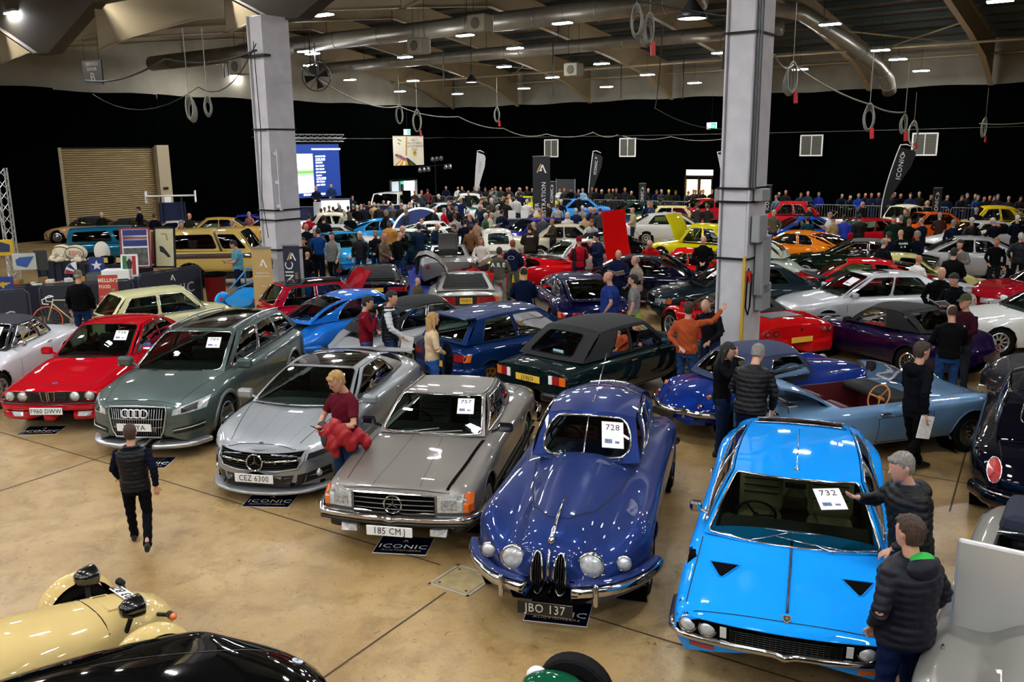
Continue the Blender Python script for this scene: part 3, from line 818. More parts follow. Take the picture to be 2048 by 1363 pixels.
 def shut(s, doors, hood=None, boot=None, z0=.32, z1=None):
  """dark shut lines: doors = x positions of vertical gaps"""
  gap = mat('shut_line', '040404', .9); mb = MB(); wd = .010
  for sg in 'LR':
   for x in doors:
    zt = (z1 or float(pch(s.S['f'])(x)) - .05)
    s.line('', sg, [(x, z0), (x, zt)], wd, gap, add=mb, n=5)
   if len(doors) > 1: s.line('', sg, [(doors[0], z0), (doors[-1], z0)], wd, gap, add=mb, n=10)
  if hood: x0, y0, x1, y1 = hood; s.line('', 'T', [(x1, y1), (x0, y0), (x0 + .02, 0), (x0, -y0), (x1, -y1)], wd, gap, add=mb, n=8)
  if boot: x0, y0, x1, y1 = boot; s.line('', 'T', [(x1, y1), (x0, y0), (x0, -y0), (x1, -y1)], wd, gap, add=mb, n=8)
  s.part(mb, 'shut_line', gap)
WM = {}
def make_wheel(r, w_, st, rr_, rm, det):
 N = 32 if det > 1 else 14
 MX = Matrix.Rotation(-PI / 2, 4, 'X')                   # axis along +y (outboard)
 h = w_ / 2
 ty = MB().lathe([(rr_, -h * .9), (rr_ + .02, -h), (r - .02, -h), (r, -h * .75), (r, h * .75), (r - .025, h), (rr_ + .03, h), (rr_, h * .88)], N, MX).build('tyre', RUBBER, smooth=False)
 mb = MB()
 dark = (st not in ('disc', 'steel'))
 mb.lathe([(rr_ + .004, h * .9), (rr_ - .012, h * .95), (rr_ - .03, h * .8), (rr_ - .035, -h * .2)], N, MX)
 rb = rr_ - .03
 def spoke(a, w0, w1, z0, z1, th_=.02, r0=.04, r1=None):
  r1 = r1 or rb; ca, sa = math.cos(a), math.sin(a)
  V = []
  for rad, ww, zz in ((r0, w0, z0), ((r0 + r1) / 2, (w0 + w1) / 2 * .85, (z0 + z1) / 2 + .004), (r1, w1, z1)):
   for e in (-1, 1):
    for dz in (0, -th_):
     V.append(MX @ Vector((ca * rad - sa * e * ww / 2, sa * rad + ca * e * ww / 2, zz + dz)))
  F = []
  for k in (0, 4): F += [(k, k + 2, k + 6, k + 4), (k + 1, k + 5, k + 7, k + 3), (k, k + 4, k + 5, k + 1), (k + 2, k + 3, k + 7, k + 6)]
  mb.add(V, F)
 if st in ('disc', 'steel'):
  mb.lathe([(rb, h * .55), (rb * .72, h * .62), (rb * .62, h * .45), (.07, h * .5), (.001, h * .52)], N, MX)
 elif st == 'five':
  for k in range(5): spoke(k * 2 * PI / 5, .09, .075, h * .55, h * .62)
 elif st == 'twin':
  for k in range(5):
   for e in (-.13, .13): spoke(k * 2 * PI / 5 + e, .045, .04, h * .55, h * .62)
 elif st == 'multi':
  for k in range(10): spoke(k * PI / 5, .04, .035, h * .55, h * .66)
 elif st == 'mesh':
  for k in range(16): spoke(k * PI / 8, .02, .02, h * .5, h * .6, r0=.05)
  for k in range(16): spoke(k * PI / 8 + .2, .014, .014, h * .3, h * .5, r0=.06)
 elif st == 'wire':
  for k in range(28): spoke(k * 2 * PI / 28, .007, .007, h * .75 if k % 2 else h * .3, h * .35, .007, r0=.035)
 elif st == 'seven':
  for k in range(7): spoke(k * 2 * PI / 7, .07, .06, h * .5, h * .6)
 rim = mb.build('wheel', rm, smooth=False)
 if dark:
  bk = MB().lathe([(rb + .005, -h * .1), (.001, -h * .1)], N, MX)
  me = rim.data; n = len(me.vertices)
  full = MB(); full.V = [tuple(v.co) for v in me.vertices]; full.F = [tuple(p.vertices) for p in me.polygons]; k = len(full.F)
  full.add(bk.V, bk.F); bpy.data.objects.remove(rim); rim = full.build('wheel', rm); rim.data.materials.append(MATTE)
  for i, p in enumerate(rim.data.polygons):
   if i >= k: p.material_index = 1
 hb = MB().lathe([(.06, h * .5), (.055, h * .62), (.03, h * .68), (.001, h * .7)], 12, MX)
 for k in range(5): hb.lathe([(.009, h * .5), (.009, h * .66), (.001, h * .66)], 6, MX @ Matrix.Translation((.085 * math.cos(k * 1.2566), .085 * math.sin(k * 1.2566), 0)))
 hb = hb.build('hub_cap', CHROME)
 out = (rim.data, ty.data, hb.data)
 for o in (rim, ty, hb): bpy.data.objects.remove(o)
 return out
# ================================================================ CAR SHAPES
def sh(L, W, c, f, w, b, ax, rw, **k): return dict(L=L, W=W, c=c, f=f, w=w, b=b, ax=ax, rw=rw, **k)
BLK = mat('black_trim', '0a0a0b', .4)
CREAM_L = mat('cream_leather', 'a59a7c', .6)
RED_L = mat('red_leather', '6d2530', .55)
GREY_L = mat('grey_cloth', '56565a', .8)
GREEN_L = mat('sage_leather', '6f7565', .65)
SH = {}
SH['six'] = sh(4.8, 1.73, [(2.4, .70), (2.25, .745), (1.5, .86), (.9, .93), (-1.4, .95), (-2.0, .92), (-2.4, .86)], [(2.4, .69), (2.2, .73), (1.5, .82), (.9, .885), (-1.4, .90), (-2.4, .83)],
 [(2.4, .82), (2.1, .85), (1.4, .865), (-1.4, .865), (-2.1, .84), (-2.4, .79)], [(2.4, .24), (1.9, .20), (-1.9, .2), (-2.4, .30)], (1.52, -1.10), .315, bowF=.10, rakeF=.16, bulgeF=.015, rim='multi', cab=(.80, -1.5, .66), seat=-.30,
 G=dict(A=(.95, .68, .885), B=(.10, .55, 1.315), C=(-.85, .54, 1.29), D=(-1.62, .66, .91), arch=.035, crown=.045, win=[(.07, .50, .10, .46), (.53, .84, .50, .86)], wm=(.035, .04), bow=(.13, .09, .06, .14)))
SH['allroad'] = sh(4.94, 1.90, [(2.47, .80), (2.36, .86), (2.0, .95), (1.1, 1.06), (-2.1, 1.08), (-2.47, 1.0)], [(2.47, .76), (2.3, .82), (1.8, .92), (1.0, 1.0), (-2.0, 1.03), (-2.47, .95)],
 [(2.47, .74), (2.25, .86), (1.8, .93), (.5, .94), (-1.5, .95), (-2.2, .90), (-2.47, .82)], [(2.47, .26), (2.2, .22), (-2.1, .24), (-2.47, .32)], (1.49, -1.42), .36, bowF=.26, bowR=.16, bulgeF=.05, rim='five', tw=.24, cab=(.85, -2.1, .72), seat=-.25, rr=.25,
 G=dict(A=(1.15, .76, 1.0), B=(.25, .60, 1.46), C=(-1.85, .56, 1.42), D=(-2.30, .72, 1.06), arch=.04, crown=.035, win=[(.05, .37, .09, .35), (.40, .66, .38, .66), (.69, .93, .69, .93)], wm=(.035, .04), bow=(.20, .12, .05, .10), trim=CHROME))
SH['sl230'] = sh(4.53, 1.83, [(2.26, .66), (2.15, .74), (1.7, .83), (.9, .94), (-1.3, .98), (-2.0, 1.0), (-2.26, .92)], [(2.26, .62), (2.1, .70), (1.6, .82), (.9, .91), (-.6, .92), (-1.5, .95), (-2.26, .85)],
 [(2.26, .62), (2.1, .76), (1.8, .86), (1.3, .905), (0, .885), (-1.3, .915), (-2.0, .86), (-2.26, .76)], [(2.26, .24), (2.0, .18), (-1.9, .2), (-2.26, .34)], (1.36, -1.2), .33, bowF=.34, bowR=.2, bulgeF=.05, rim='twin', tw=.25, cab=(.68, -1.0, .68), seat=-.42, rr=.24,
 G=dict(A=(.92, .74, .93), B=(.12, .56, 1.26), C=(-.75, .55, 1.25), D=(-1.42, .70, .98), arch=.03, crown=.04, win=[(.06, .80, .12, .80)], wm=(.035, .04), rS=(.12, .2), bow=(.20, .12, .06, .16), rbulge=.08))
SH['sl107'] = sh(4.39, 1.79, [(2.19, .71), (2.1, .76), (1.5, .83), (.75, .92), (-1.2, .92), (-1.9, .88), (-2.19, .82)], [(2.19, .70), (2.05, .75), (1.5, .80), (.75, .87), (-1.2, .87), (-2.19, .78)],
 [(2.19, .84), (1.95, .87), (1.3, .89), (-1.3, .89), (-1.95, .86), (-2.19, .81)], [(2.19, .30), (1.9, .24), (-1.8, .24), (-2.19, .32)], (1.32, -1.13), .32, bowF=.06, bulgeF=.01, rim='multi', cab=(.55, -.95, .66), im=GREY_L, seat=-.45, rimm=ALLOY,
 G=dict(A=(.68, .68, .90), B=(.08, .56, 1.27), C=(-.72, .55, 1.27), D=(-1.12, .64, .91), arch=-.02, crown=.01, win=[(.06, .66, .10, .60), (.72, .93, .66, .90)], wm=(.03, .04), bow=(.12, .08, .05, .10), trim=CHROME, tw=.012))
SH['bristol'] = sh(4.87, 1.73, [(2.43, .72), (2.36, .84), (2.1, .95), (1.5, 1.02), (.55, 1.13), (-.8, 1.10), (-1.7, .96), (-2.3, .74), (-2.43, .6)],
 [(2.43, .55), (2.34, .70), (2.1, .83), (1.6, .91), (1.0, .90), (.4, .90), (-1.0, .92), (-1.8, .84), (-2.43, .55)],
 [(2.43, .56), (2.3, .76), (2.0, .83), (1.4, .865), (0, .85), (-1.4, .86), (-2.0, .76), (-2.43, .5)], [(2.43, .36), (2.2, .30), (-2.1, .3), (-2.43, .36)], (1.46, -1.44), .35,
 v=[(2.43, .56), (2.34, .68), (2.1, .76), (1.6, .84), (.9, .93), (.45, .99), (-.8, .98), (-1.7, .86), (-2.43, .56)], bowF=.42, bowR=.4, bulgeF=.03, fc=.84, rim='disc', tw=.16, cab=(.22, -1.3, .52), im=RED_L, hb=.48, head=False, sw=.82, seat=-.60, rimm=CHROME,
 G=dict(A=(.54, .60, 1.02), B=(.12, .50, 1.40), C=(-1.05, .44, 1.36), D=(-1.95, .50, .93), arch=.08, crown=.09, win=[(.08, .36, .14, .44), (.40, .66, .48, .78)], wm=(.07, .10), rF=(.13, .42), bow=(.16, .14, .10, .16), trim=CHROME, tw=.018, bulge=.05, rbulge=.10, rw=(.22, .42, .78, .84)))
SH['espada'] = sh(4.74, 1.86, [(2.37, .66), (2.3, .70), (1.6, .77), (.95, .84), (-1.5, .90), (-2.37, .86)], [(2.37, .655), (2.25, .69), (1.5, .74), (.9, .79), (-1.0, .82), (-1.6, .88), (-2.37, .82)],
 [(2.37, .88), (2.1, .91), (1.3, .93), (-.5, .925), (-1.5, .93), (-2.37, .88)], [(2.37, .28), (1.9, .2), (-1.9, .2), (-2.37, .30)], (1.30, -1.35), .335, bowF=.12, bulgeF=.0, rakeF=.30, rim='five', tw=.24, cab=(.85, -2.0, .72), im=CREAM_L, seat=-.30, hb=.43, lip=.012,
 G=dict(A=(1.02, .80, .80), B=(.22, .60, 1.165), C=(-1.95, .54, 1.06), D=(-2.28, .74, .88), arch=.03, crown=.018, win=[(.04, .38, .08, .36), (.40, .80, .38, .84)], wm=(.022, .03), rF=(.03, .06), bow=(.20, .12, .03, .04), trim=CHROME, tw=.012, ybow=.05, glass=glass('espada_glass', 'b4c0ae')))
SH['mini'] = sh(3.05, 1.41, [(1.52, .72), (1.4, .80), (.8, .88), (-1.2, .90), (-1.5, .84)], [(1.52, .66), (1.35, .76), (.8, .82), (-1.2, .84), (-1.52, .78)],
 [(1.52, .58), (1.35, .66), (1.0, .695), (-1.1, .70), (-1.4, .66), (-1.52, .60)], [(1.52, .26), (-1.52, .26)], (1.0, -1.03), .255, bowF=.16, bowR=.14, rim='disc', tw=.15, cab=(.55, -1.25, .52), seat=-.25, sw=.75, hb=.42, head=False, Ra=.30,
 G=dict(A=(.72, .60, .83), B=(.32, .49, 1.30), C=(-1.02, .50, 1.29), D=(-1.38, .60, .86), arch=.02, crown=.05, win=[(.05, .50, .10, .49), (.54, .92, .53, .92)], wm=(.05, .05), bow=(.10, .08, .06, .06), trim=CHROME))
SH['p911'] = sh(4.2, 1.65, [(2.1, .56), (1.98, .66), (1.5, .74), (.9, .84), (0, .90), (-1.1, .92), (-1.6, .82), (-2.0, .66), (-2.1, .56)], [(2.1, .58), (1.98, .70), (1.6, .80), (1.2, .83), (.6, .82), (-.6, .86), (-1.2, .86), (-1.7, .74), (-2.1, .58)],
 [(2.1, .60), (1.9, .70), (1.3, .79), (.2, .775), (-1.1, .83), (-1.8, .76), (-2.1, .62)], [(2.1, .24), (-2.1, .28)], (1.2, -1.07), .32, v=[(2.1, .54), (1.9, .64), (1.4, .71), (.8, .80), (0, .85), (-1.2, .84), (-2.1, .54)], bowF=.3, bowR=.3, rim='five', rimm=ALLOY, cab=(.55, -1.2, .56), seat=-.35, sw=.85,
 G=dict(A=(.78, .62, .84), B=(.28, .50, 1.27), C=(-.55, .47, 1.26), D=(-1.62, .48, .86), arch=.04, crown=.05, win=[(.05, .42, .11, .56), (.45, .74, .60, .93)], wm=(.05, .05), bow=(.14, .10, .06, .14), trim=CHROME, rbulge=.08, bulge=.02))
SH['clio'] = sh(3.75, 1.65, [(1.87, .72), (1.75, .80), (1.0, .93), (-1.5, .96), (-1.87, .88)], [(1.87, .68), (1.7, .77), (.9, .89), (-1.5, .92), (-1.87, .84)],
 [(1.87, .66), (1.7, .77), (1.2, .82), (-1.2, .825), (-1.7, .79), (-1.87, .74)], [(1.87, .22), (-1.87, .26)], (1.22, -1.24), .295, bowF=.2, bowR=.10, rim='seven', rimm=GOLD, cab=(.62, -1.5, .60), seat=-.25, sw=.9,
 G=dict(A=(.90, .68, .90), B=(.22, .53, 1.37), C=(-1.32, .53, 1.34), D=(-1.70, .66, .94), arch=.035, crown=.04, win=[(.05, .50, .10, .49), (.54, .86, .53, .88)], wm=(.04, .05), bow=(.14, .08, .04, .07), trim=BLK))
SH['box'] = sh(4.32, 1.66, [(2.16, .72), (2.1, .77), (1.3, .88), (.75, .93), (-1.3, .95), (-2.0, .94), (-2.16, .90)], [(2.16, .71), (2.05, .75), (1.3, .85), (.7, .89), (-1.3, .91), (-2.16, .87)],
 [(2.16, .77), (1.9, .82), (-1.9, .83), (-2.16, .79)], [(2.16, .26), (-2.16, .30)], (1.33, -1.24), .30, bowF=.08, bowR=.06, bulgeF=.01, rim='multi', cab=(.60, -1.2, .62), seat=-.35, sw=.9,
 G=dict(A=(.80, .66, .89), B=(.18, .54, 1.36), C=(-.90, .53, 1.33), D=(-1.42, .66, .93), arch=.03, crown=.035, win=[(.06, .48, .10, .48), (.52, .90, .51, .86)], wm=(.04, .05), trim=BLK))
SH['healey'] = sh(4.0, 1.54, [(2.0, .62), (1.92, .72), (1.4, .84), (.6, .90), (-.9, .88), (-1.6, .78), (-1.95, .58), (-2.0, .5)], [(2.0, .60), (1.9, .74), (1.5, .83), (1.0, .80), (.3, .72), (-.5, .70), (-1.1, .78), (-1.6, .74), (-2.0, .5)],
 [(2.0, .58), (1.85, .70), (1.2, .76), (.2, .73), (-1.1, .765), (-1.7, .70), (-2.0, .5)], [(2.0, .28), (-2.0, .32)], (1.22, -1.08), .33, v=[(2.0, .56), (1.9, .66), (1.4, .74), (.6, .80), (-.9, .80), (-1.6, .72), (-2.0, .48)], bowF=.3, bowR=.3, rim='wire', rimm=CHROME, cab=(.35, -.9, .52), seat=-.42, sw=.8, hb=.4, head=False,
 G=dict(A=(.42, .58, .86), B=(.12, .52, 1.20), C=(-.65, .48, 1.20), D=(-1.12, .56, .86), arch=.03, crown=.07, win=[(.05, .62, .09, .66)], wm=(.03, .04), soft=1, roofm=mat('navy_canvas', '26304f', .9), trim=CHROME, bow=(.14, .12, .1, .14), rw=(.14, .15, .86, .80)))
SH['open'] = sh(3.95, 1.56, [(1.97, .60), (1.85, .70), (1.3, .80), (.5, .88), (-.9, .86), (-1.6, .80), (-1.97, .70)], [(1.97, .68), (1.85, .76), (1.3, .84), (.4, .84), (-.6, .83), (-1.3, .84), (-1.97, .76)],
 [(1.97, .62), (1.8, .72), (1.2, .775), (-1.3, .775), (-1.97, .66)], [(1.97, .28), (-1.97, .30)], (1.22, -1.06), .30, bowF=.28, bowR=.2, rim='steel', rimm=STEEL, cab=(.35, -.95, .60), seat=-.5, sw=.85, hb=.36, head=False, stm=mat('wood_rim', 'a5692c', .35, coat=.6), im=mat('dark_red_leather', '4a0f14', .5), lm=mat('dark_red_leather'),
 G=dict(A=(.45, .58, .87), B=(.18, .52, 1.18), C=(-.6, .5, 1.15), D=(-.9, .55, .86), wm=(.02, .03), roof=False, trim=CHROME, bow=(.14, .10, .1, .1)))
SH['tvr'] = sh(4.0, 1.80, [(2.0, .48), (1.9, .58), (1.3, .74), (.6, .84), (-1.0, .88), (-1.6, .84), (-2.0, .66)], [(2.0, .46), (1.85, .60), (1.3, .74), (.6, .80), (-.4, .80), (-1.2, .86), (-1.7, .80), (-2.0, .60)],
 [(2.0, .56), (1.8, .74), (1.2, .87), (.1, .84), (-1.1, .90), (-1.7, .84), (-2.0, .64)], [(2.0, .18), (-2.0, .26)], (1.2, -1.1), .31, bowF=.34, bowR=.28, rim='wire', rimm=CHROME, cab=(.5, -.9, .60), seat=-.42,
 G=dict(A=(.62, .66, .83), B=(.16, .54, 1.17), C=(-.55, .54, 1.19), D=(-1.15, .64, .88), arch=.02, crown=.05, win=[(.05, .56, .09, .58)], wm=(.03, .04), soft=1, roofm=mat('black_canvas', '141516', .95), trim=BLK, bow=(.2, .12, .1, .22), rw=(.06, .10, .94, .84), rtaper=.06))
SH['mid'] = sh(4.25, 1.92, [(2.12, .50), (2.0, .58), (1.3, .70), (.8, .78), (0, .86), (-1.0, .94), (-1.8, .96), (-2.12, .88)], [(2.12, .50), (1.95, .60), (1.4, .76), (.8, .78), (-.3, .84), (-1.2, .93), (-2.12, .84)],
 [(2.12, .72), (1.9, .84), (1.3, .92), (.2, .90), (-1.1, .96), (-1.9, .94), (-2.12, .88)], [(2.12, .16), (-2.12, .26)], (1.25, -1.15), .325, bowF=.34, bowR=.08, bulgeR=.02, rim='five', rr=.24, cab=(.85, -.5, .62), seat=-.05,
 G=dict(A=(1.05, .72, .76), B=(.32, .54, 1.15), C=(-.35, .52, 1.16), D=(-1.35, .66, .93), arch=.02, crown=.03, win=[(.04, .48, .08, .62), (.52, .78, .67, .92)], wm=(.03, .04), trim=BLK, bow=(.2, .1, .05, .05)))
SH['sap'] = sh(4.49, 1.70, [(2.24, .70), (2.14, .78), (1.4, .90), (.9, .96), (-1.4, .98), (-2.1, .97), (-2.24, .92)], [(2.24, .66), (2.1, .74), (1.4, .86), (.9, .91), (-1.4, .94), (-2.24, .90)],
 [(2.24, .70), (2.05, .80), (1.6, .845), (-1.6, .85), (-2.1, .82), (-2.24, .78)], [(2.24, .2), (-2.24, .26)], (1.38, -1.23), .31, bowF=.2, bowR=.08, rim='multi', cab=(.8, -1.4, .62), seat=-.2, sw=.9,
 G=dict(A=(1.02, .68, .90), B=(.28, .54, 1.37), C=(-1.0, .53, 1.34), D=(-1.65, .66, .95), arch=.03, crown=.035, win=[(.05, .42, .09, .42), (.45, .82, .45, .84)], wm=(.04, .05), trim=BLK))
SH['hatch928'] = sh(4.45, 1.84, [(2.22, .56), (2.1, .66), (1.4, .80), (.9, .88), (-1.2, .96), (-1.9, .90), (-2.22, .78)], [(2.22, .52), (2.05, .66), (1.5, .80), (.8, .84), (-.5, .86), (-1.3, .92), (-2.22, .70)],
 [(2.22, .66), (2.0, .80), (1.3, .89), (0, .88), (-1.2, .92), (-1.9, .86), (-2.22, .72)], [(2.22, .2), (-2.22, .28)], (1.32, -1.18), .325, bowF=.34, bowR=.34, bulgeR=.05, rim='disc', rimm=ALLOY, cab=(.8, -1.7, .62), seat=-.25,
 G=dict(A=(1.0, .70, .84), B=(.25, .54, 1.27), C=(-.70, .53, 1.24), D=(-1.85, .62, .92), arch=.04, crown=.04, win=[(.05, .48, .09, .54), (.52, .72, .60, .90)], wm=(.035, .05), trim=CHROME, bow=(.2, .1, .06, .16), rbulge=.07, rw=(.06, .06, .94, .94)))
SH['wedge'] = sh(4.25, 1.95, [(2.12, .52), (1.9, .60), (1.0, .74), (.4, .82), (-1.0, .92), (-1.9, .93), (-2.12, .90)], [(2.12, .50), (1.9, .58), (1.0, .71), (.4, .78), (-1.0, .88), (-2.12, .87)],
 [(2.12, .84), (1.8, .90), (1.0, .94), (-1.2, .975), (-2.12, .90)], [(2.12, .2), (-2.12, .28)], (1.2, -1.2), .32, bowF=.10, bowR=.04, bulgeR=.0, rim='multi', tw=.26, cab=(.85, -.6, .66), seat=-.1,
 G=dict(A=(1.05, .76, .74), B=(.25, .56, 1.12), C=(-.35, .55, 1.13), D=(-1.75, .72, .93), arch=.01, crown=.015, win=[(.03, .40, .06, .60), (.43, .62, .64, .90)], wm=(.03, .04), trim=BLK, bow=(.1, .06, .02, .03)))
SH['beetle'] = sh(4.1, 1.6, [(2.05, .58), (1.9, .74), (1.2, .86), (.6, .94), (-.8, .92), (-1.6, .78), (-2.05, .5)], [(2.05, .56), (1.9, .70), (1.4, .82), (.8, .82), (-.6, .82), (-1.4, .80), (-2.05, .5)],
 [(2.05, .5), (1.85, .70), (1.2, .79), (-1.2, .79), (-1.8, .70), (-2.05, .5)], [(2.05, .28), (-2.05, .30)], (1.25, -1.15), .33, bowF=.34, bowR=.34, rim='disc', rimm=CHROME, cab=(.45, -1.2, .56), seat=-.45, sw=.8, hb=.42, head=False,
 G=dict(A=(.62, .60, .90), B=(.22, .50, 1.44), C=(-.85, .48, 1.42), D=(-1.55, .56, .90), arch=.05, crown=.09, win=[(.06, .46, .11, .47), (.51, .80, .52, .84)], wm=(.07, .10), rF=(.1, .3), trim=CHROME, rbulge=.08, rw=(.16, .25, .84, .85)))
SH['etype'] = sh(4.45, 1.66, [(2.22, .50), (2.1, .60), (1.6, .74), (.8, .86), (.1, .92), (-.9, .90), (-1.7, .76), (-2.22, .55)], [(2.22, .46), (2.0, .62), (1.5, .74), (.8, .72), (-.4, .74), (-1.2, .80), (-2.22, .5)],
 [(2.22, .38), (2.0, .58), (1.4, .78), (.2, .79), (-1.2, .82), (-1.9, .66), (-2.22, .42)], [(2.22, .26), (-2.22, .34)], (1.25, -1.18), .33, bowF=.5, bowR=.4, rim='wire', rimm=CHROME, cab=(.05, -1.1, .54), seat=-.78, sw=.8, hb=.4, head=False,
 G=dict(A=(.15, .56, .90), B=(-.22, .46, 1.21), C=(-.95, .44, 1.18), D=(-1.95, .50, .74), arch=.03, crown=.07, win=[(.05, .40, .12, .54), (.44, .62, .58, .84)], wm=(.05, .06), trim=CHROME, rbulge=.10, bow=(.16, .12, .08, .12)))
SH['bronco'] = sh(4.6, 2.0, [(2.3, 1.16), (2.2, 1.22), (.9, 1.26), (-2.3, 1.22)], [(2.3, 1.14), (2.2, 1.19), (.9, 1.21), (-2.3, 1.20)], [(2.3, .94), (2.1, .98), (-2.1, .98), (-2.3, .95)], [(2.3, .52), (-2.3, .55)], (1.4, -1.27), .39, Ra=.46, bowF=.05, bowR=.03, bulgeF=0, bulgeR=0, rim='steel', rimm=CHROME, tw=.27, cab=(.6, -2.0, .8), seat=-.2, lipm=mat('brown_stripe', '3b2416', .4, coat=.8),
 G=dict(A=(.72, .84, 1.20), B=(.32, .76, 1.82), C=(-2.08, .76, 1.80), D=(-2.24, .84, 1.22), arch=.03, crown=.05, win=[(.04, .30, .08, .30), (.36, .93, .37, .93)], wm=(.05, .06), wv=(.12, .84), rS=(.07, .2), trim=BLK, bow=(.05, .05, .03, .03), glass=DGLASS))
def C(kind, label, x, y, ang, col, metal=0., det=1, **ov):
 S = dict(SH[kind]); g = ov.pop('G', None); kw = {k: ov.pop(k) for k in ('group', 'scale', 'name', 'cat') if k in ov}
 S.update(ov)
 if g: S['G'] = {**S['G'], **g}
 if g is False: S.pop('G', None)
 return Car(label, S, (x, y), ang, col, metal, det, **kw)
# ================================================================ FRONT ROW
def emblem_star(c, p, r, n=(1, 0, .05)):
 M = frame(p, (0, 1, 0), z=n); mb = MB()
 mb.tube([M @ Vector((r * math.cos(a * PI / 16), r * math.sin(a * PI / 16), 0)) for a in range(32)], r * .09, 6, closed=True)
 for a in (90, 210, 330):
  q = R(a); t = R(a + 90)
  mb.add([M @ Vector(v) for v in ((r * math.cos(q), r * math.sin(q), 0), (r * .12 * math.cos(t), r * .12 * math.sin(t), .0), (0, 0, r * .12), (-r * .12 * math.cos(t), -r * .12 * math.sin(t), 0))], [(0, 1, 2), (0, 2, 3)])
 c.part(mb, 'star_emblem', CHROME, smooth=False)
def grille_bars(c, quad, n, mt, vert=False, off=.02, r=.006, name='grille_bar', cap=60):
 q = quad
 for i in range(n):
  t = (i + .5) / n
  if vert: a = (q[0][0] + (q[1][0] - q[0][0]) * t, q[0][1] + (q[1][1] - q[0][1]) * t); b = (q[3][0] + (q[2][0] - q[3][0]) * t, q[3][1] + (q[2][1] - q[3][1]) * t)
  else: a = (q[0][0] + (q[3][0] - q[0][0]) * t, q[0][1] + (q[3][1] - q[0][1]) * t); b = (q[1][0] + (q[2][0] - q[1][0]) * t, q[1][1] + (q[2][1] - q[1][1]) * t)
  c.line(name, 'F', [a, b], r, mt, off=off, n=2 if vert else 6, rd=True)
def std_lights_rear(c, z=.75, y0=.5, y1=.75, h=.12, col=REDL, amber=True):
 for s in (-1, 1):
  c.patch('tail_light', 'B', [(s * y0, z - h / 2), (s * y1, z - h / 2), (s * y1, z + h / 2), (s * y0, z + h / 2)], col, off=.012, n=(4, 1))
  if amber: c.patch('indicator', 'B', [(s * y1, z - h / 2), (s * (y1 + .06), z - h / 2), (s * (y1 + .06), z + h / 2), (s * y1, z + h / 2)], AMBER, off=.012, n=(2, 1))
# --- red coupe
def red_coupe():
 c = C('six', 'glossy red coupe with plate F960 DWW and four round headlights', -7.32, 15.90, 268.9, 'b0081a', det=3)
 zf = .615
 c.patch('grille', 'F', [(-.80, .53), (.80, .53), (.79, .685), (-.79, .685)], BLK, off=.006, n=(20, 3))
 grille_bars(c, [(-.30, .54), (-.12, .54), (-.12, .67), (-.30, .67)], 6, BLK); grille_bars(c, [(.12, .54), (.30, .54), (.30, .67), (.12, .67)], 6, BLK)
 for s in (-1, 1):
  for y in (.42, .64): c.lamp('F', s * y, .61, .072)
  c.patch('indicator', 'F', [(s * .74, .545), (s * .83, .545), (s * .82, .67), (s * .74, .67)], AMBER, off=.014, n=(2, 1))
  M = MB(); P = [c.pt('F', s * a, b) for a, b in ((.015, .52), (.10, .54), (.115, .69), (.015, .69))]
  M.tube([h + nn * .02 for h, nn in P], .008, 6, closed=True); c.part(M, 'kidney_surround', CHROME)
 c.bumper(1, .44, .12, c.pm, off=.05, th_=.06, a=1.35, rz=.45)
 c.bumper(1, .50, .03, BLK, off=.06, th_=.03, a=1.35, rz=.45, name='bumper_strip')
 c.bumper(1, .29, .14, c.pm, off=.035, th_=.10, a=1.2, rz=.36, name='front_spoiler')
 for s in (-1, 1): c.patch('fog_lamp', 'F', [(s * .44, .29), (s * .64, .29), (s * .64, .36), (s * .44, .36)], LENS, off=.045, n=(3, 1))
 c.bumper(-1, .48, .14, BLK, off=.05, th_=.06, a=1.3)
 c.plate('F960 DWW', 1, .40, off=.10)
 c.mirror(.72, .80, .97); c.handle(-.55, .78, BLK); c.shut([.78, -.55], (2.2, .62, .98, .74), (-1.72, .7, -2.35, .7))
 c.card('738', .80, .60); c.wipers([(.30, -.02, .22, .05, .45, .06), (.62, -.02, .55, .05, .78, .06)])
 h, nn = c.pt('T', 2.20, 0); MB().lathe([(.04, 0), (.04, .012), (.001, .016)], 16, Matrix.Translation(h)).build('badge', mat('badge_blue', '2a5fa8', .3, coat=1), c.root)
 for sg in 'LR': c.line('side_moulding', sg, [(1.9, .50), (-2.1, .50)], .03, BLK, off=.012, n=20)
 return c
red_coupe()
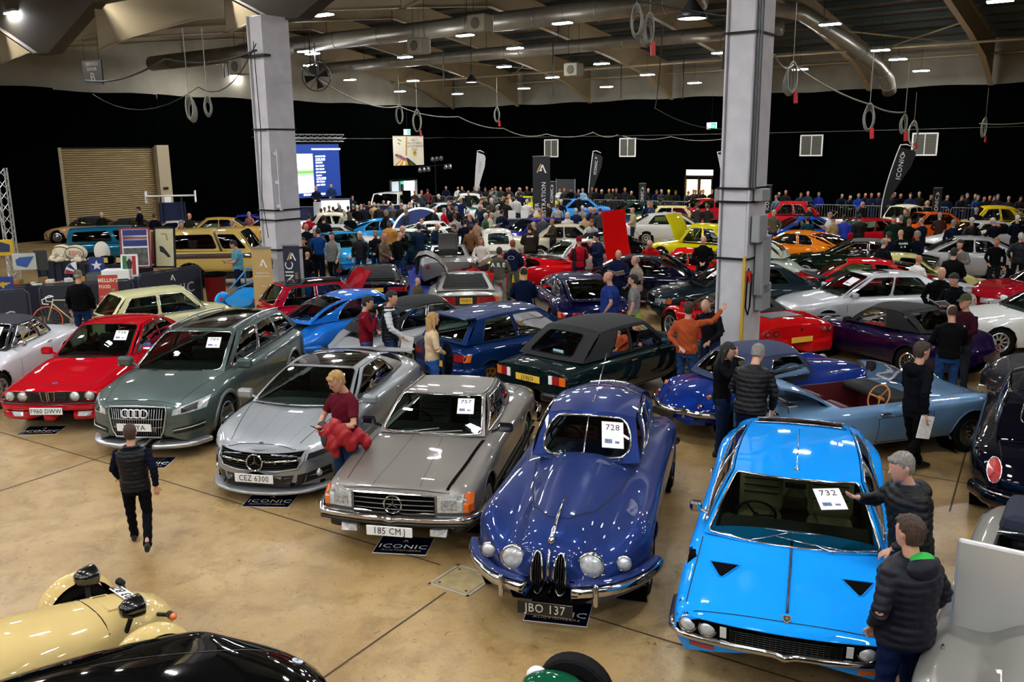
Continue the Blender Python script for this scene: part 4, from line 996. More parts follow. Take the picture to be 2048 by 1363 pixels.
def estate_green():
 c = C('allroad', 'grey-green metallic estate car with silver roof rails and rings on its grille', -5.16, 14.66, 263.8, '4d5c5a', .55, det=3, lipm=mat('grey_arch', '59635f', .4, .4, coat=.6), lip=.035)
 g = [(-.36, .36), (.36, .36), (.42, .78), (-.42, .78)]
 c.patch('grille', 'F', g, MATTE, off=.01, n=(10, 6)); grille_bars(c, [(-.35, .38), (.35, .38), (.40, .76), (-.40, .76)], 22, ALLOY, vert=True, off=.022, r=.005)
 for z in (.50, .62): c.line('grille_bar', 'F', [(-.38, z), (.38, z)], .006, ALLOY, off=.024, n=8, rd=True)
 P = [c.pt('F', a, b) for a, b in ((-.34, .35), (0, .34), (.34, .35), (.38, .45), (.43, .70), (.42, .78), (0, .80), (-.42, .78), (-.43, .70), (-.38, .45))]
 c.part(MB().tube([h + nn * .02 for h, nn in P], .014, 6, closed=True), 'grille_surround', ALLOY, smooth=True)
 for k in range(4):
  y = -.132 + .088 * k; h, nn = c.pt('F', y, .70); M = frame(h + nn * .055, (0, 1, 0), z=(1, 0, .1))
  c.part(MB().tube([M @ Vector((.060 * math.cos(a * PI / 10), .060 * math.sin(a * PI / 10), 0)) for a in range(20)], .011, 6, closed=True), 'ring_emblem', mat('bright_ring', 'e6e6ea', .3, .4), smooth=True)
 for s in (-1, 1):
  c.patch('headlight', 'F', [(s * .50, .66), (s * .86, .70), (s * .88, .84), (s * .52, .74)], LENS, off=.012, n=(8, 4))
  c.patch('lamp_inner', 'F', [(s * .62, .69), (s * .78, .71), (s * .78, .79), (s * .62, .75)], BLK, off=.018, n=(4, 2))
  c.patch('lower_intake', 'F', [(s * .50, .38), (s * .84, .42), (s * .84, .52), (s * .50, .46)], BLK, off=.008, n=(6, 2))
  c.line('chrome_strip', 'F', [(s * .50, .44), (s * .84, .49)], .010, ALLOY, off=.03, n=6, rd=True)
  mb = MB().tube([c.Gs(u, 1.0, s) + Vector((0, -s * .05, .05 + .02 * math.sin(PI * u))) for u in [i / 14 for i in range(15)]], .018, 6)
  for u in (.02, .5, .98): mb.tube([c.Gs(u, 1.0, s) + Vector((0, -s * .05, -.02)), c.Gs(u, 1.0, s) + Vector((0, -s * .05, .06))], .02, 6)
  c.part(mb, 'roof_rail', ALLOY, smooth=True)
 c.bumper(1, .215, .08, ALLOY, off=.05, th_=.25, a=1.2, rz=.44, name='skid_plate')
 c.bumper(-1, .45, .2, c.pm, off=.03, th_=.06, a=1.2)
 c.plate('14 SYA', 1, .52, off=.07)
 G = [[c.Groof(.07 + .78 * i / 8, .17 + .66 * j / 6) + Vector((0, 0, .008)) for j in range(7)] for i in range(9)]
 c.part(MB().grid(G, flip=True), 'glass_sunroof', mat('sunroof_black', '060607', .08, coat=1.), smooth=True)
 c.mirror(.92, .88, 1.08, sz=(.14, .24, .16)); c.handle(.02, .92); c.handle(-1.0, .92); c.shut([1.05, .0, -1.05], (2.34, .55, 1.16, .80), (-2.3, .6, -2.4, .6))
 for sg in 'LR': c.line('sill_trim', sg, [(1.0, .34), (-.95, .34)], .06, mat('grey_arch'), off=.014, n=12)
 c.card('784', .80, .66); c.wipers([(.35, -.01, .20, .03, .45, .03), (.60, -.01, .55, .03, .8, .03)])
 MB().rbox(c.Gf(.5, .84) - Vector((.12, 0, .04)), (.03, .22, .07), .02).build('rear_view_mirror', mat('mirror_grey', 'a8b0b0', .2, .4), c.root)
 return c
estate_green()
def sl_silver():
 c = C('sl230', 'silver roadster coupe with plate CEZ 6300 and a black glass roof', -2.77, 12.74, 258.2, '969a9e', .6, det=3, G=dict(roofm=paint('98999c', .6)))
 g = [(-.50, .46), (.50, .46), (.56, .66), (-.56, .66)]
 c.patch('grille', 'F', g, MATTE, off=.008, n=(14, 4))
 for i in range(7): c.line('grille_bar', 'F', [(-.52, .48 + i * .026), (.52, .48 + i * .026)], .003, BLK, off=.016, n=8, rd=True)
 c.line('grille_blade', 'F', [(-.54, .575), (-.1, .565)], .014, CHROME, off=.022, n=6, rd=True); c.line('grille_blade', 'F', [(.1, .565), (.54, .575)], .014, CHROME, off=.022, n=6, rd=True)
 P = [c.pt('F', a, b) for a, b in ((-.50, .46), (-.25, .44), (0, .435), (.25, .44), (.50, .46), (.57, .56), (.58, .665), (0, .69), (-.58, .665), (-.57, .56))]
 c.part(MB().tube([h + nn * .012 for h, nn in P], .016, 6, closed=True), 'grille_surround', c.pm, smooth=True)
 h, nn = c.pt('F', 0, .565); emblem_star(c, h + Vector((.035, 0, 0)), .105)
 for s in (-1, 1):
  c.patch('headlight', 'F', [(s * .58, .55), (s * .84, .60), (s * .86, .77), (s * .62, .70)], LENS, off=.010, n=(7, 5))
  c.patch('lamp_inner', 'F', [(s * .60, .56), (s * .80, .60), (s * .81, .655), (s * .61, .625)], mat('lamp_smoke', '26282b', .15, coat=1.), off=.016, n=(5, 2))
  c.patch('bumper_intake', 'F', [(s * .48, .25), (s * .80, .30), (s * .80, .42), (s * .50, .38)], BLK, off=.008, n=(5, 3))
  c.lamp('F', s * .70, .36, .045, name='fog_lamp')
  q = [(1.02, s * .30), (1.02, s * .56), (.90, s * .58), (.90, s * .32)]
  for k in range(5): c.patch('bonnet_vent', 'T', [(1.00, s * (.32 + .05 * k)), (1.00, s * (.355 + .05 * k)), (.90, s * (.37 + .05 * k)), (.90, s * (.335 + .05 * k))], BLK, off=.008, n=(1, 2), back=.002)
 c.patch('centre_intake', 'F', [(-.42, .24), (.42, .24), (.46, .38), (-.46, .38)], BLK, off=.006, n=(8, 3))
 c.bumper(1, .165, .05, c.pm, off=.05, th_=.25, a=1.2, rz=.44, name='front_lip')
 c.plate('CEZ 6300', 1, .37, off=.06)
 c.plate('', -1, .5, 'Y'); c.bumper(-1, .45, .2, c.pm, off=.02, a=1.2)
 G = [[c.Groof(.05 + .88 * i / 8, .08 + .84 * j / 8) + Vector((0, 0, .007)) for j in range(9)] for i in range(9)]
 c.part(MB().grid(G, flip=True), 'glass_roof', mat('sunroof_black'), smooth=True)
 c.mirror(.72, .84, .98, sz=(.12, .22, .14)); c.handle(-.55, .80); c.shut([.80, -.55], (2.12, .45, .96, .72), (-1.45, .6, -2.2, .55))
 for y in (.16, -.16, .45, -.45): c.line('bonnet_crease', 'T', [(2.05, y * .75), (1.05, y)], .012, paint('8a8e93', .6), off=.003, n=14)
 c.card('717', .80, .64); c.wipers([(.45, -.01, .30, .02, .55, .02)])
 h, nn = c.pt('T', 2.12, 0); MB().lathe([(.028, 0), (.028, .01), (.001, .014)], 16, Matrix.Translation(h)).build('badge', CHROME, c.root)
 MB().rbox((-2.05, 0, 1.035), (.22, 1.35, .03), .012).build('boot_spoiler', c.pm, c.root, smooth=False)
 h = c.onws(.86, .86, .012); MB().lathe([(.05, 0), (.05, .004), (.001, .004)], 16, frame(h[0], h[1], z=h[2])).build('round_sticker', WHITE, c.root)
 return c
sl_silver()
def sl_grey():
 c = C('sl107', 'pewter grey hardtop coupe with plate 185 CMJ and chrome bumpers', -.88, 11.18, 258.6, '7d7a74', .5, det=3, bowF=.10)
 g = [(-.46, .50), (.46, .50), (.46, .70), (-.46, .70)]
 c.patch('grille', 'F', g, MATTE, off=.008, n=(8, 3))
 for i in range(3): c.line('grille_bar', 'F', [(-.45, .54 + i * .055), (.45, .54 + i * .055)], .005, STEEL, off=.018, n=6, rd=True)
 P = [c.pt('F', a, b) for a, b in ((-.46, .50), (.46, .50), (.46, .705), (-.46, .705))]
 c.part(MB().tube([h + nn * .012 for h, nn in P], .014, 6, closed=True), 'grille_surround', CHROME)
 h, nn = c.pt('F', 0, .60); emblem_star(c, h + Vector((.035, 0, 0)), .10)
 for s in (-1, 1):
  c.patch('headlight', 'F', [(s * .49, .52), (s * .76, .52), (s * .76, .70), (s * .49, .70)], LENS, off=.020, n=(3, 3))
  c.patch('indicator', 'F', [(s * .765, .52), (s * .85, .52), (s * .84, .69), (s * .765, .70)], AMBER, off=.022, n=(3, 2))
  c.patch('lamp_inner', 'F', [(s * .53, .545), (s * .70, .545), (s * .70, .665), (s * .53, .665)], mat('lamp_bowl', 'b8bec0', .2, .3, var=.5, vscale=30), off=.026, n=(2, 2))
  c.patch('fog_lamp', 'F', [(s * .42, .27), (s * .60, .27), (s * .60, .345), (s * .42, .345)], LENS, off=.06, n=(2, 1))
  for k in range(12):
   x0 = .80 - .0 * k; c.line('scuttle_vent', 'T', [(.78, s * (.22 + .028 * k)), (.70, s * (.23 + .028 * k))], .012, BLK, off=.004, n=1)
 c.bumper(1, .46, .075, CHROME, off=.10, th_=.05, a=1.45, rz=.5); c.bumper(1, .40, .05, BLK, off=.09, th_=.08, a=1.45, rz=.5, name='bumper_rubber')
 c.bumper(1, .31, .10, BLK, off=.0, th_=.05, a=1.1, rz=.34, name='front_valance')
 c.bumper(-1, .50, .10, CHROME, off=.10, th_=.05, a=1.4, rz=.5); c.bumper(-1, .42, .06, BLK, off=.10, th_=.05, a=1.4, rz=.5, name='bumper_rubber')
 c.plate('185 CM\u2009J', 1, .35, off=.13)
 for s in (-1, 1): c.patch('tail_light', 'B', [(s * .45, .58), (s * .80, .58), (s * .80, .72), (s * .45, .72)], REDL, off=.015, n=(4, 1))
 c.mirror(.50, .80, .97, mt=mat('mirror_chrome', '8f9aa8', .06, 1.), sz=(.10, .20, .12)); c.handle(-.55, .74); c.shut([.62, -.55], (2.12, .60, .72, .70), (-1.25, .62, -2.1, .62))
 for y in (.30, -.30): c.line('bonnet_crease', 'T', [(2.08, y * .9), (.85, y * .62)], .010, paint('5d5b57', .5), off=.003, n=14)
 for y in (.52, -.52):
  mb = MB().tube([c.Groof(u, .5 - y / 1.12) + Vector((0, 0, .008)) for u in (0, .25, .5, .75, 1)], .010, 6); c.part(mb, 'roof_strip', c.pm, smooth=True)
 for sg in 'LR': c.line('side_moulding', sg, [(1.0, .42), (-.8, .42)], .07, mat('grey_sill', '5c5a56', .5), off=.010, n=12)
 c.card('757', .80, .66, inside=False); c.wipers([(.45, -.03, .36, .06, .58, .14), (.62, -.03, .52, .05, .80, .10)], STEEL)
 # bonnet not quite shut: open gap along its left edge
 c.line('bonnet_gap', 'T', [(2.08, .58), (1.4, .635), (.76, .68)], .035, MATTE, off=.006, n=12)
 return c
sl_grey()
def bristol():
 c = C('bristol', 'dark blue 1950s saloon with plate JBO 137 and tall twin grille', .93, 9.73, 255.4, '22336a', .5, det=3)
 for s in (-1, 1):
  V = []
  pts = [(s * (.05 + .055 + .055 * math.cos(a * PI / 12)), .60 + .20 * math.sin(a * PI / 12)) for a in range(24)]
  H = [c.pt('F', a, b) for a, b in pts]
  c.part(MB().tube([h + Vector((.045, 0, 0)) for h, nn in H], .011, 6, closed=True), 'grille_surround', CHROME, smooth=True)
  c.part(MB().add([h + Vector((.035, 0, 0)) for h, nn in H] + [H[0][0].lerp(H[12][0], .5) + Vector((.04, 0, 0))], [(i, (i + 1) % 24, 24) for i in range(24)]), 'grille', MATTE)
  for k in range(5): c.line('grille_bar', 'F', [(s * (.07 + .02 * k), .44), (s * (.07 + .02 * k), .77)], .003, BLK, off=.05, n=4, rd=True)
  c.lamp('F', s * .36, .66, .115, depth=.06, tilt=(1, s * .05, .05)); c.lamp('F', s * .64, .64, .068, name='spot_lamp', depth=.06, tilt=(1, s * .12, .05))
  c.lamp('F', s * .70, .47, .04, name='indicator_lamp', depth=.05, tilt=(1, s * .3, 0))
 c.line('centre_strip', 'F', [(0, .42), (0, .80)], .014, CHROME, off=.045, n=6, rd=True)
 mb = MB(); H = [c.pt('T', x, 0) for x in (2.32, 2.2, 2.0, 1.8, 1.62)]
 mb.tube([h + Vector((0, 0, .015 + i * .006)) for i, (h, nn) in enumerate(H)], [.028, .020, .014, .010, .004], 8); c.part(mb, 'bonnet_mascot', CHROME, smooth=True)
 mb = MB(); mb.ell(H[0][0] + Vector((.02, 0, .0)), (.035, .035, .045)); c.part(mb, 'badge', CHROME, smooth=True)
 c.bumper(1, .47, .11, CHROME, off=.11, th_=.04, a=1.35, rz=.5, depth=.9); c.bumper(1, .40, .10, c.pm, off=.05, th_=.06, a=1.35, rz=.5, depth=.9, name='front_valance')
 c.bumper(1, .545, .03, c.pm, off=.09, th_=.06, a=1.3, rz=.5, depth=.9, name='bumper_apron')
 for s in (-1, 1):
  R_ = c.ring(1, .5, s * .42, s * .42 + .01, 1, .9)[0]; p = R_[0] + R_[1] * .14; c.part(MB().rbox((p.x, p.y, .46), (.05, .05, .22), .022), 'overrider', CHROME, smooth=True)
 c.patch('lower_grille', 'F', [(-.42, .38), (.42, .38), (.42, .46), (-.42, .46)], MATTE, off=.115, n=(8, 1))
 c.bumper(-1, .47, .10, CHROME, off=.10, th_=.04, a=1.3, rz=.5)
 c.plate('JBO 137', 1, .34, 'K', off=.14, wd=.50, hh=.125)
 c.shut([.45, -.75], None, None, z0=.35)
 c.line('bonnet_line', 'T', [(.55, .55), (1.2, .44), (1.75, .30), (2.02, .10), (2.02, -.10), (1.75, -.30), (1.2, -.44), (.55, -.55)], .012, mat('shut_line'), off=.004, n=8)
 c.card('728', .76, .52, wd=.24, hh=.32); c.wipers([(.42, -.08, .26, .05, .40, -.05), (.72, -.12, .62, .0, .85, .05)], CHROME)
 mb = MB().tube([c.Gf(.5, v) + Vector((.012, 0, 0)) for v in (.08, .3, .5, .7, .92)], .010, 6); c.part(mb, 'screen_divider', CHROME, smooth=True)
 mb = MB().rbox(c.Gf(.5, .6) + Vector((-.06, 0, 0)), (.02, .16, .05), .01); c.part(mb, 'rear_view_mirror', BLK)
 h = c.Groof(.18, .5); c.part(MB().tube([h, h + Vector((-.25, 0, .05)), h + Vector((-1.0, 0, .34))], .006, 6).ell(h, (.03, .02, .015)), 'aerial', CHROME, smooth=True)
 c.handle(-.62, .80)
 return c
bristol()
def espada():
 bl = '1492f0'
 c = C('espada', 'bright blue wedge coupe with card 732 and a long flat bonnet', 2.89, 8.48, 251.0, bl, det=3)
 # quarter pillars and side sills in the darker blue seen from above are just reflection; bonnet ducts
 for s in (-1, 1):
  q = [(1.80, s * .66), (1.76, s * .42), (1.55, s * .52), (1.60, s * .62)]
  P = [c.pt('T', a, b)[0] + Vector((0, 0, .006)) for a, b in ((1.52, s * .68), (1.56, s * .42), (1.78, s * .55), (1.76, s * .58))]
  c.part(MB().add(P, [(3, 2, 1, 0)] if s < 0 else [(0, 1, 2, 3)]), 'bonnet_duct', MATTE)
  c.part(MB().tube([P[0] + Vector((0, 0, .003)), P[1] + Vector((0, 0, .003)), P[2], P[3]], .006, 5, closed=True), 'duct_edge', c.pm)
  for y in (.60, .76): c.lamp('F', s * y, .575, .070, depth=.02, tilt=(1, 0, .05))
  c.patch('side_marker', 'F', [(s * .45, .52), (s * .50, .52), (s * .50, .63), (s * .45, .63)], WHITE, off=.01, n=(1, 1))
  c.patch('indicator', 'F', [(s * .55, .36), (s * .75, .36), (s * .75, .40), (s * .55, .40)], AMBER if s > 0 else REDL, off=.01, n=(2, 1))
 c.patch('grille', 'F', [(-.86, .49), (.86, .49), (.86, .655), (-.86, .655)], MATTE, off=.004, n=(18, 3))
 for i in range(6): c.line('grille_bar', 'F', [(-.42, .51 + i * .022), (.42, .51 + i * .022)], .003, BLK, off=.014, n=6, rd=True)
 for i in range(20): c.line('grille_mesh', 'F', [(-.42 + i * .044, .50), (-.42 + i * .044, .63)], .002, BLK, off=.014, n=2, rd=True)
 c.bumper(1, .465, .07, CHROME, off=.03, th_=.05, a=1.45, rz=.47); c.bumper(-1, .5, .09, CHROME, off=.03, th_=.05, a=1.3, rz=.5)
 c.line('bonnet_strip', 'T', [(2.20, 0), (1.05, 0)], .011, mat('dark_chrome', '2c3036', .15, 1.), off=.006, n=16, rd=True)
 h, nn = c.pt('T', 2.29, 0); M = frame(h + nn * .008, (0, 1, 0), z=(.3, 0, 1))
 o = MB().prism([(-.035, .035), (-.03, -.02), (0, -.05), (.03, -.02), (.035, .035)], .008, M).build('badge', mat('badge_silver', 'b8b8b0', .3, .8), c.root)
 MB().prism([(-.026, .026), (-.022, -.015), (0, -.036), (.022, -.015), (.026, .026)], .011, M).build('badge_shield', mat('badge_dark', '2a1d10', .4), o)
 MB().prism([(-.012, .010), (-.005, -.012), (.012, -.012), (.012, .012)], .013, M).build('bull_mark', GOLD, o)
 c.mirror(.70, .86, .92, mt=CHROME, sz=(.07, .12, .12)); c.handle(-.75, .72); c.shut([.95, -.75], (2.3, .80, 1.06, .80), None)
 c.card('732', .74, .70, wd=.25, hh=.29, tilt=.12)
 c.wipers([(.72, -.02, .62, .07, .40, .13), (.28, .02, .50, .20, .66, .20)], CHROME)
 h = c.Groof(.10, .5); c.part(MB().tube([h, h + Vector((-.10, 0, .08)), h + Vector((-.42, 0, .30))], [.010, .006, .003], 6).ell(h, (.03, .03, .02)), 'aerial', CHROME, smooth=True)
 P = [c.Groof(u, v) + Vector((0, 0, .012)) for u, v in ((.90, .10), (.90, .90))]
 G = [[c.Groof(.86 + .12 * i / 3, .06 + .88 * j / 8) + Vector((0, 0, .010)) for j in range(9)] for i in range(4)]
 c.part(MB().grid(G, flip=True), 'rear_glass_panel', mat('sunroof_black'), smooth=True)
 for u in (.86, .98): c.part(MB().tube([c.Groof(u, .04 + .92 * j / 8) + Vector((0, 0, .016)) for j in range(9)], .010, 6), 'chrome_edge', CHROME, smooth=True)
 MB().rbox(c.Gf(.5, .86) - Vector((.10, 0, .03)), (.03, .20, .06), .02).build('rear_view_mirror', BLK, c.root)
 return c
espada()
# ================================================================ OTHER CARS
def gen(c, fr='round', re='rect', bump=CHROME, z=None, plate=None, side=None, doors=None, wip=True, card=None, gz=.6, mir=None, bz=.45, pz=None, pcol='Y', wl=.5):
 L, W_ = c.L / 2, c.Wd / 2; z = z or float(pch(c.S['c'])(L)) - .10
 if bump is not None:
  if fr: c.bumper(1, bz, .10, bump, off=.05, a=1.3, rz=bz, n=16)
  if re: c.bumper(-1, bz, .10, bump, off=.05, a=1.3, rz=bz, n=16)
 if fr:
  c.patch('grille', 'F', [(-.40 * W_, z - .09), (.40 * W_, z - .09), (.40 * W_, z + .05), (-.40 * W_, z + .05)], MATTE, off=.008, n=(6, 1))
  for s in (-1, 1):
   if fr == 'round': c.lamp('F', s * W_ * .72, z, .085)
   elif fr == 'rect': c.patch('headlight', 'F', [(s * W_ * .48, z - .08), (s * W_ * .86, z - .07), (s * W_ * .86, z + .05), (s * W_ * .48, z + .04)], LENS, off=.012, n=(4, 2)); c.patch('indicator', 'F', [(s * W_ * .87, z - .07), (s * W_ * .94, z - .06), (s * W_ * .94, z + .04), (s * W_ * .87, z + .05)], AMBER, off=.014, n=(1, 1))
   elif fr == 'twin': c.lamp('F', s * W_ * .78, z, .07); c.lamp('F', s * W_ * .56, z, .07)
 if re:
  zr = float(pch(c.S['c'])(-L)) - .16
  if re == 'rect': std_lights_rear(c, zr, .52 * W_, .86 * W_, .13)
  elif re == 'wide': std_lights_rear(c, zr, .38 * W_, .86 * W_, .13, amber=True)
  elif re == 'round':
   for s in (-1, 1): c.lamp('B', s * W_ * .72, zr, .06, name='tail_light', lens=REDL)
  elif re == 'twin':
   for s in (-1, 1): c.lamp('B', s * W_ * .80, zr, .055, name='tail_light', lens=REDL, bez=BLACK); c.lamp('B', s * W_ * .62, zr, .055, name='tail_light', lens=REDL, bez=BLACK)
  elif re == 'tall':
   for s in (-1, 1): c.patch('tail_light', 'B', [(s * .74 * W_, zr - .12), (s * .90 * W_, zr - .12), (s * .90 * W_, zr + .10), (s * .74 * W_, zr + .10)], REDL, off=.012, n=(2, 2))
  c.plate(plate or '', -1, pz or (zr - .14 if re != 'wide' else zr), pcol, off=.03 if pz is None else .09)
 if doors: c.shut(doors)
 if side: [c.line('side_moulding', sg, [(L * .85, side), (-L * .85, side)], .03, bump or BLK, off=.012, n=12) for sg in 'LR']
 if 'G' in c.S and wip: c.wipers([(.35, -.02, .28, .06, .48, .06), (.62, -.02, .55, .06, .76, .06)])
 if card: c.card(card, *(.80, .62) if not isinstance(card, tuple) else card)
 if mir: c.mirror(*mir, sz=(.08, .14, .10))
 if doors: c.handle(doors[1] + .12 if len(doors) > 1 else 0, .80)
def lid(c, x, hw, ln, ang, hinge='rear', mt=None, th_=.03, z=None, under=None, name='bonnet_lid', taper=.9, label=None):
 """raised bonnet or boot: a curved, thick panel hinged at body station x; ang from horizontal"""
 z = z if z is not None else float(pch(c.S['c'])(x)); a = R(ang); d = 1 if hinge == 'rear' else -1
 G = []
 for i in range(7):
  u = i / 6; row = []
  for j in range(9):
   v = -1 + 2 * j / 8; y = hw * (1 - (1 - taper) * u) * v; lx = ln * u; lz = .05 * math.sin(PI * u) + .04 * (1 - v * v)
   row.append(Vector((x + d * (lx * math.cos(a) - lz * math.sin(a) * 1), y, z + lx * math.sin(a) + lz * math.cos(a))))
  G.append(row)
 n = Vector((-d * math.sin(a), 0, math.cos(a))) * th_
 mb = MB().grid(G, flip=d < 0)
 e = [(i, 0) for i in range(7)] + [(6, j) for j in range(1, 9)] + [(i, 8) for i in range(5, -1, -1)] + [(0, j) for j in range(7, 0, -1)]
 V = [G[i][j] for i, j in e] + [G[i][j] - n for i, j in e]; k = len(e); mb.add(V, [(q, (q + 1) % k, k + (q + 1) % k, k + q) for q in range(k)])
 o = c.part(mb, name, mt or c.pm, smooth=False, label=label)
 G2 = [[p - n * 1.02 for p in r] for r in G]; c.part(MB().grid(G2, flip=d > 0), 'lid_lining', under or c.pm, o, smooth=True)
 # open bay below
 bx = x + d * ln * .5; P = [c.pt('T', x + d * ln * u, v * hw * .86)[0] + Vector((0, 0, .006)) for u, v in ((.04, -1), (.94, -.9), (.94, .9), (.04, 1))]
 c.part(MB().add(P, [(0, 1, 2, 3) if d > 0 else (3, 2, 1, 0)]), 'engine_bay', MATTE)
 mb = MB()
 for (u, v, q) in ((.35, 0, .5), (.6, .35, .2), (.55, -.4, .2), (.8, 0, .3)):
  p = c.pt('T', x + d * ln * u, v * hw)[0]; mb.rbox((p.x, p.y, p.z - .01), (.35 * q + .1, .5 * q + .1, .08), .02)
 c.part(mb, 'engine', STEEL)
 c.part(MB().tube([G[5][1] - n, c.pt('T', x + d * ln * .75, -hw * .9)[0]], .007, 5), 'support_rod', BLACK)
 return o
def flat_grid(c, name, f, mt, n=(8, 8)):
 return c.part(MB().grid([[f(i / n[0], j / n[1]) for j in range(n[1] + 1)] for i in range(n[0] + 1)], flip=True), name, mt, smooth=True)
# ---- left edge white convertible
def white_convertible():
 c = C('sl107', 'white convertible with dark blue-black soft top and card 744', -9.87, 16.23, 272, 'c9ccd2', det=2, G=dict(roofm=mat('dark_canvas', '0e1220', .85), soft=2, crown=.05, trim=CHROME))
 gen(c, 'round', 'rect', CHROME, doors=[.62, -.55]); c.card('744', .80, .62); c.mirror(.50, .80, .97, mt=CHROME, sz=(.09, .14, .11))
 c.line('bonnet_crease', 'T', [(2.0, .30), (.9, .42)], .016, BLK, off=.004, n=10)
white_convertible()
# ---- cream mini saloon
c = C('mini', 'small cream saloon with a rounded roof in front of the stall barrier', -7.99, 19.98, 44, 'c8c79a', det=2, im=mat('dark_leather'))
gen(c, 'round', 'tall', CHROME, doors=[.55, -.42]); c.mirror(.55, .62, .92, sz=(.06, .10, .08))
# ---- red mini with black roof, bonnet up
c = C('mini', 'small red saloon with a black roof and its bonnet raised', -4.60, 21.12, 33, 'a50a22', det=2, G=dict(roofm=paint('08080a')))
gen(c, 'round', 'tall', CHROME, doors=[.55, -.42]); lid(c, .74, .50, .72, 58)
# ---- bright blue rear engined coupe
c = C('p911', 'bright blue rounded coupe with fastback tail left of two talking men', -3.43, 19.34, 48, '1a6fd0', .3, det=2)
gen(c, 'round', 'wide', None, doors=[.72, -.42], z=.66); c.bumper(-1, .40, .14, c.pm, off=.02, rz=.45); c.bumper(1, .38, .16, c.pm, off=.02, rz=.45)
c.patch('engine_grille', 'T', [(-1.45, -.30), (-1.45, .30), (-1.80, .30), (-1.80, -.30)], BLK, off=.01, n=(6, 4))
# ---- silver rear engined cabriolet
c = C('p911', 'silver-grey rounded convertible with black fabric roof behind the two browsing men', -1.92, 18.23, 46, 'a4a7aa', .35, det=2, G=dict(soft=1, roofm=mat('black_canvas'), rw=(.14, .20, .86, .80), crown=.08))
gen(c, 'round', 'wide', None, doors=[.72, -.42], z=.66); c.bumper(-1, .40, .14, c.pm, off=.02, rz=.45); c.bumper(1, .38, .16, c.pm, off=.02, rz=.45)
c.patch('engine_grille', 'T', [(-1.38, -.32), (-1.38, .32), (-1.75, .28), (-1.75, -.28)], BLK, off=.01, n=(8, 4)); c.mirror(.55, .70, .90)
# ---- navy hatchback with gold wheels
c = C('clio', 'dark blue three door hatchback on gold wheels', -.01, 16.96, 42.4, '0e2a5c', .4, det=2)
gen(c, 'rect', 'rect', None, doors=[.72, -.45], wip=True); c.bumper(-1, .42, .22, c.pm, off=.02, rz=.5); c.bumper(1, .40, .22, c.pm, off=.02, rz=.5)
c.mirror(.68, .76, .98); lip = MB().rbox((-1.45, 0, 1.37), (.24, 1.05, .03), .012); c.part(lip, 'roof_spoiler', c.pm)
for sg in 'LR': c.line('side_moulding', sg, [(1.6, .52), (-1.6, .52)], .05, c.pm, off=.012, n=12)
# ---- dark green cabriolet, black roof, yellow plate J10 JO
c = C('box', 'dark convertible with a black fabric roof and yellow plate J10JO', 1.74, 15.55, 47, '081a1c', .2, det=2, bulgeR=.0,
  G=dict(soft=1, roofm=mat('canvas_black', '17191b', .95), C=(-1.0, .58, 1.34), D=(-1.62, .70, .94), B=(.30, .56, 1.34), A=(.88, .68, .89), crown=.06, arch=.03, win=[(.05, .45, .09, .44), (.49, .72, .48, .66)], rw=(.16, .12, .84, .80), rtaper=.03, trim=mat('rubber')))
gen(c, 'twin', None, BLK, doors=[.75, -.40]); c.bumper(-1, .45, .14, BLK, off=.07, rz=.5, a=1.3)
for s in (-1, 1):
 c.patch('tail_light', 'B', [(s * .50, .66), (s * .62, .66), (s * .62, .80), (s * .50, .80)], REDL, off=.015, n=(2, 1)); c.patch('indicator', 'B', [(s * .63, .66), (s * .74, .66), (s * .74, .80), (s * .63, .80)], AMBER, off=.015, n=(2, 1))
 c.patch('reversing_lamp', 'B', [(s * .42, .66), (s * .49, .66), (s * .49, .80), (s * .42, .80)], WHITE, off=.015, n=(1, 1))
c.plate('J10JO', -1, .70, 'Y', off=.03); c.shut([.75, -.40], None, (-1.65, .66, -2.1, .66)); c.mirror(.60, .76, .98)
MB().box(c.Gr(.62, .22) - Vector((.01, 0, 0)), (.004, .22, .06)).build('window_sticker', mat('sticker_blue', '9cc4d8', .5), c.root)
# ---- blue roadster with navy canvas roof
c = C('healey', 'royal blue 1960s roadster with a navy fabric roof raised', 4.13, 13.78, 27, '0a2874', .3, det=2)
c.bumper(-1, .50, .09, CHROME, off=.09, th_=.04, a=1.1, rz=.55); c.bumper(1, .46, .09, CHROME, off=.09, th_=.04, a=1.1, rz=.5)
for s in (-1, 1):
 c.lamp('F', s * .56, .68, .085); c.lamp('B', s * .52, .72, .035, name='indicator_lamp', lens=AMBER, depth=.05); c.lamp('B', s * .50, .60, .03, name='tail_light', lens=REDL, depth=.05)
 p = c.ring(-1, .55, s * .45, s * .46, 1)[0]; q = p[0] + p[1] * .11; c.part(MB().rbox((q.x, q.y, .52), (.05, .05, .20), .02), 'overrider', CHROME, smooth=True)
c.line('wing_strip', 'R', [(1.5, .72), (-.3, .66)], .008, CHROME, off=.008, n=14, rd=True); c.line('wing_strip', 'L', [(1.5, .72), (-.3, .66)], .008, CHROME, off=.008, n=14, rd=True)
c.shut([.45, -.45], (1.7, .40, .5, .5), (-1.1, .45, -1.7, .4)); c.plate('', -1, .42, 'K', off=.05)
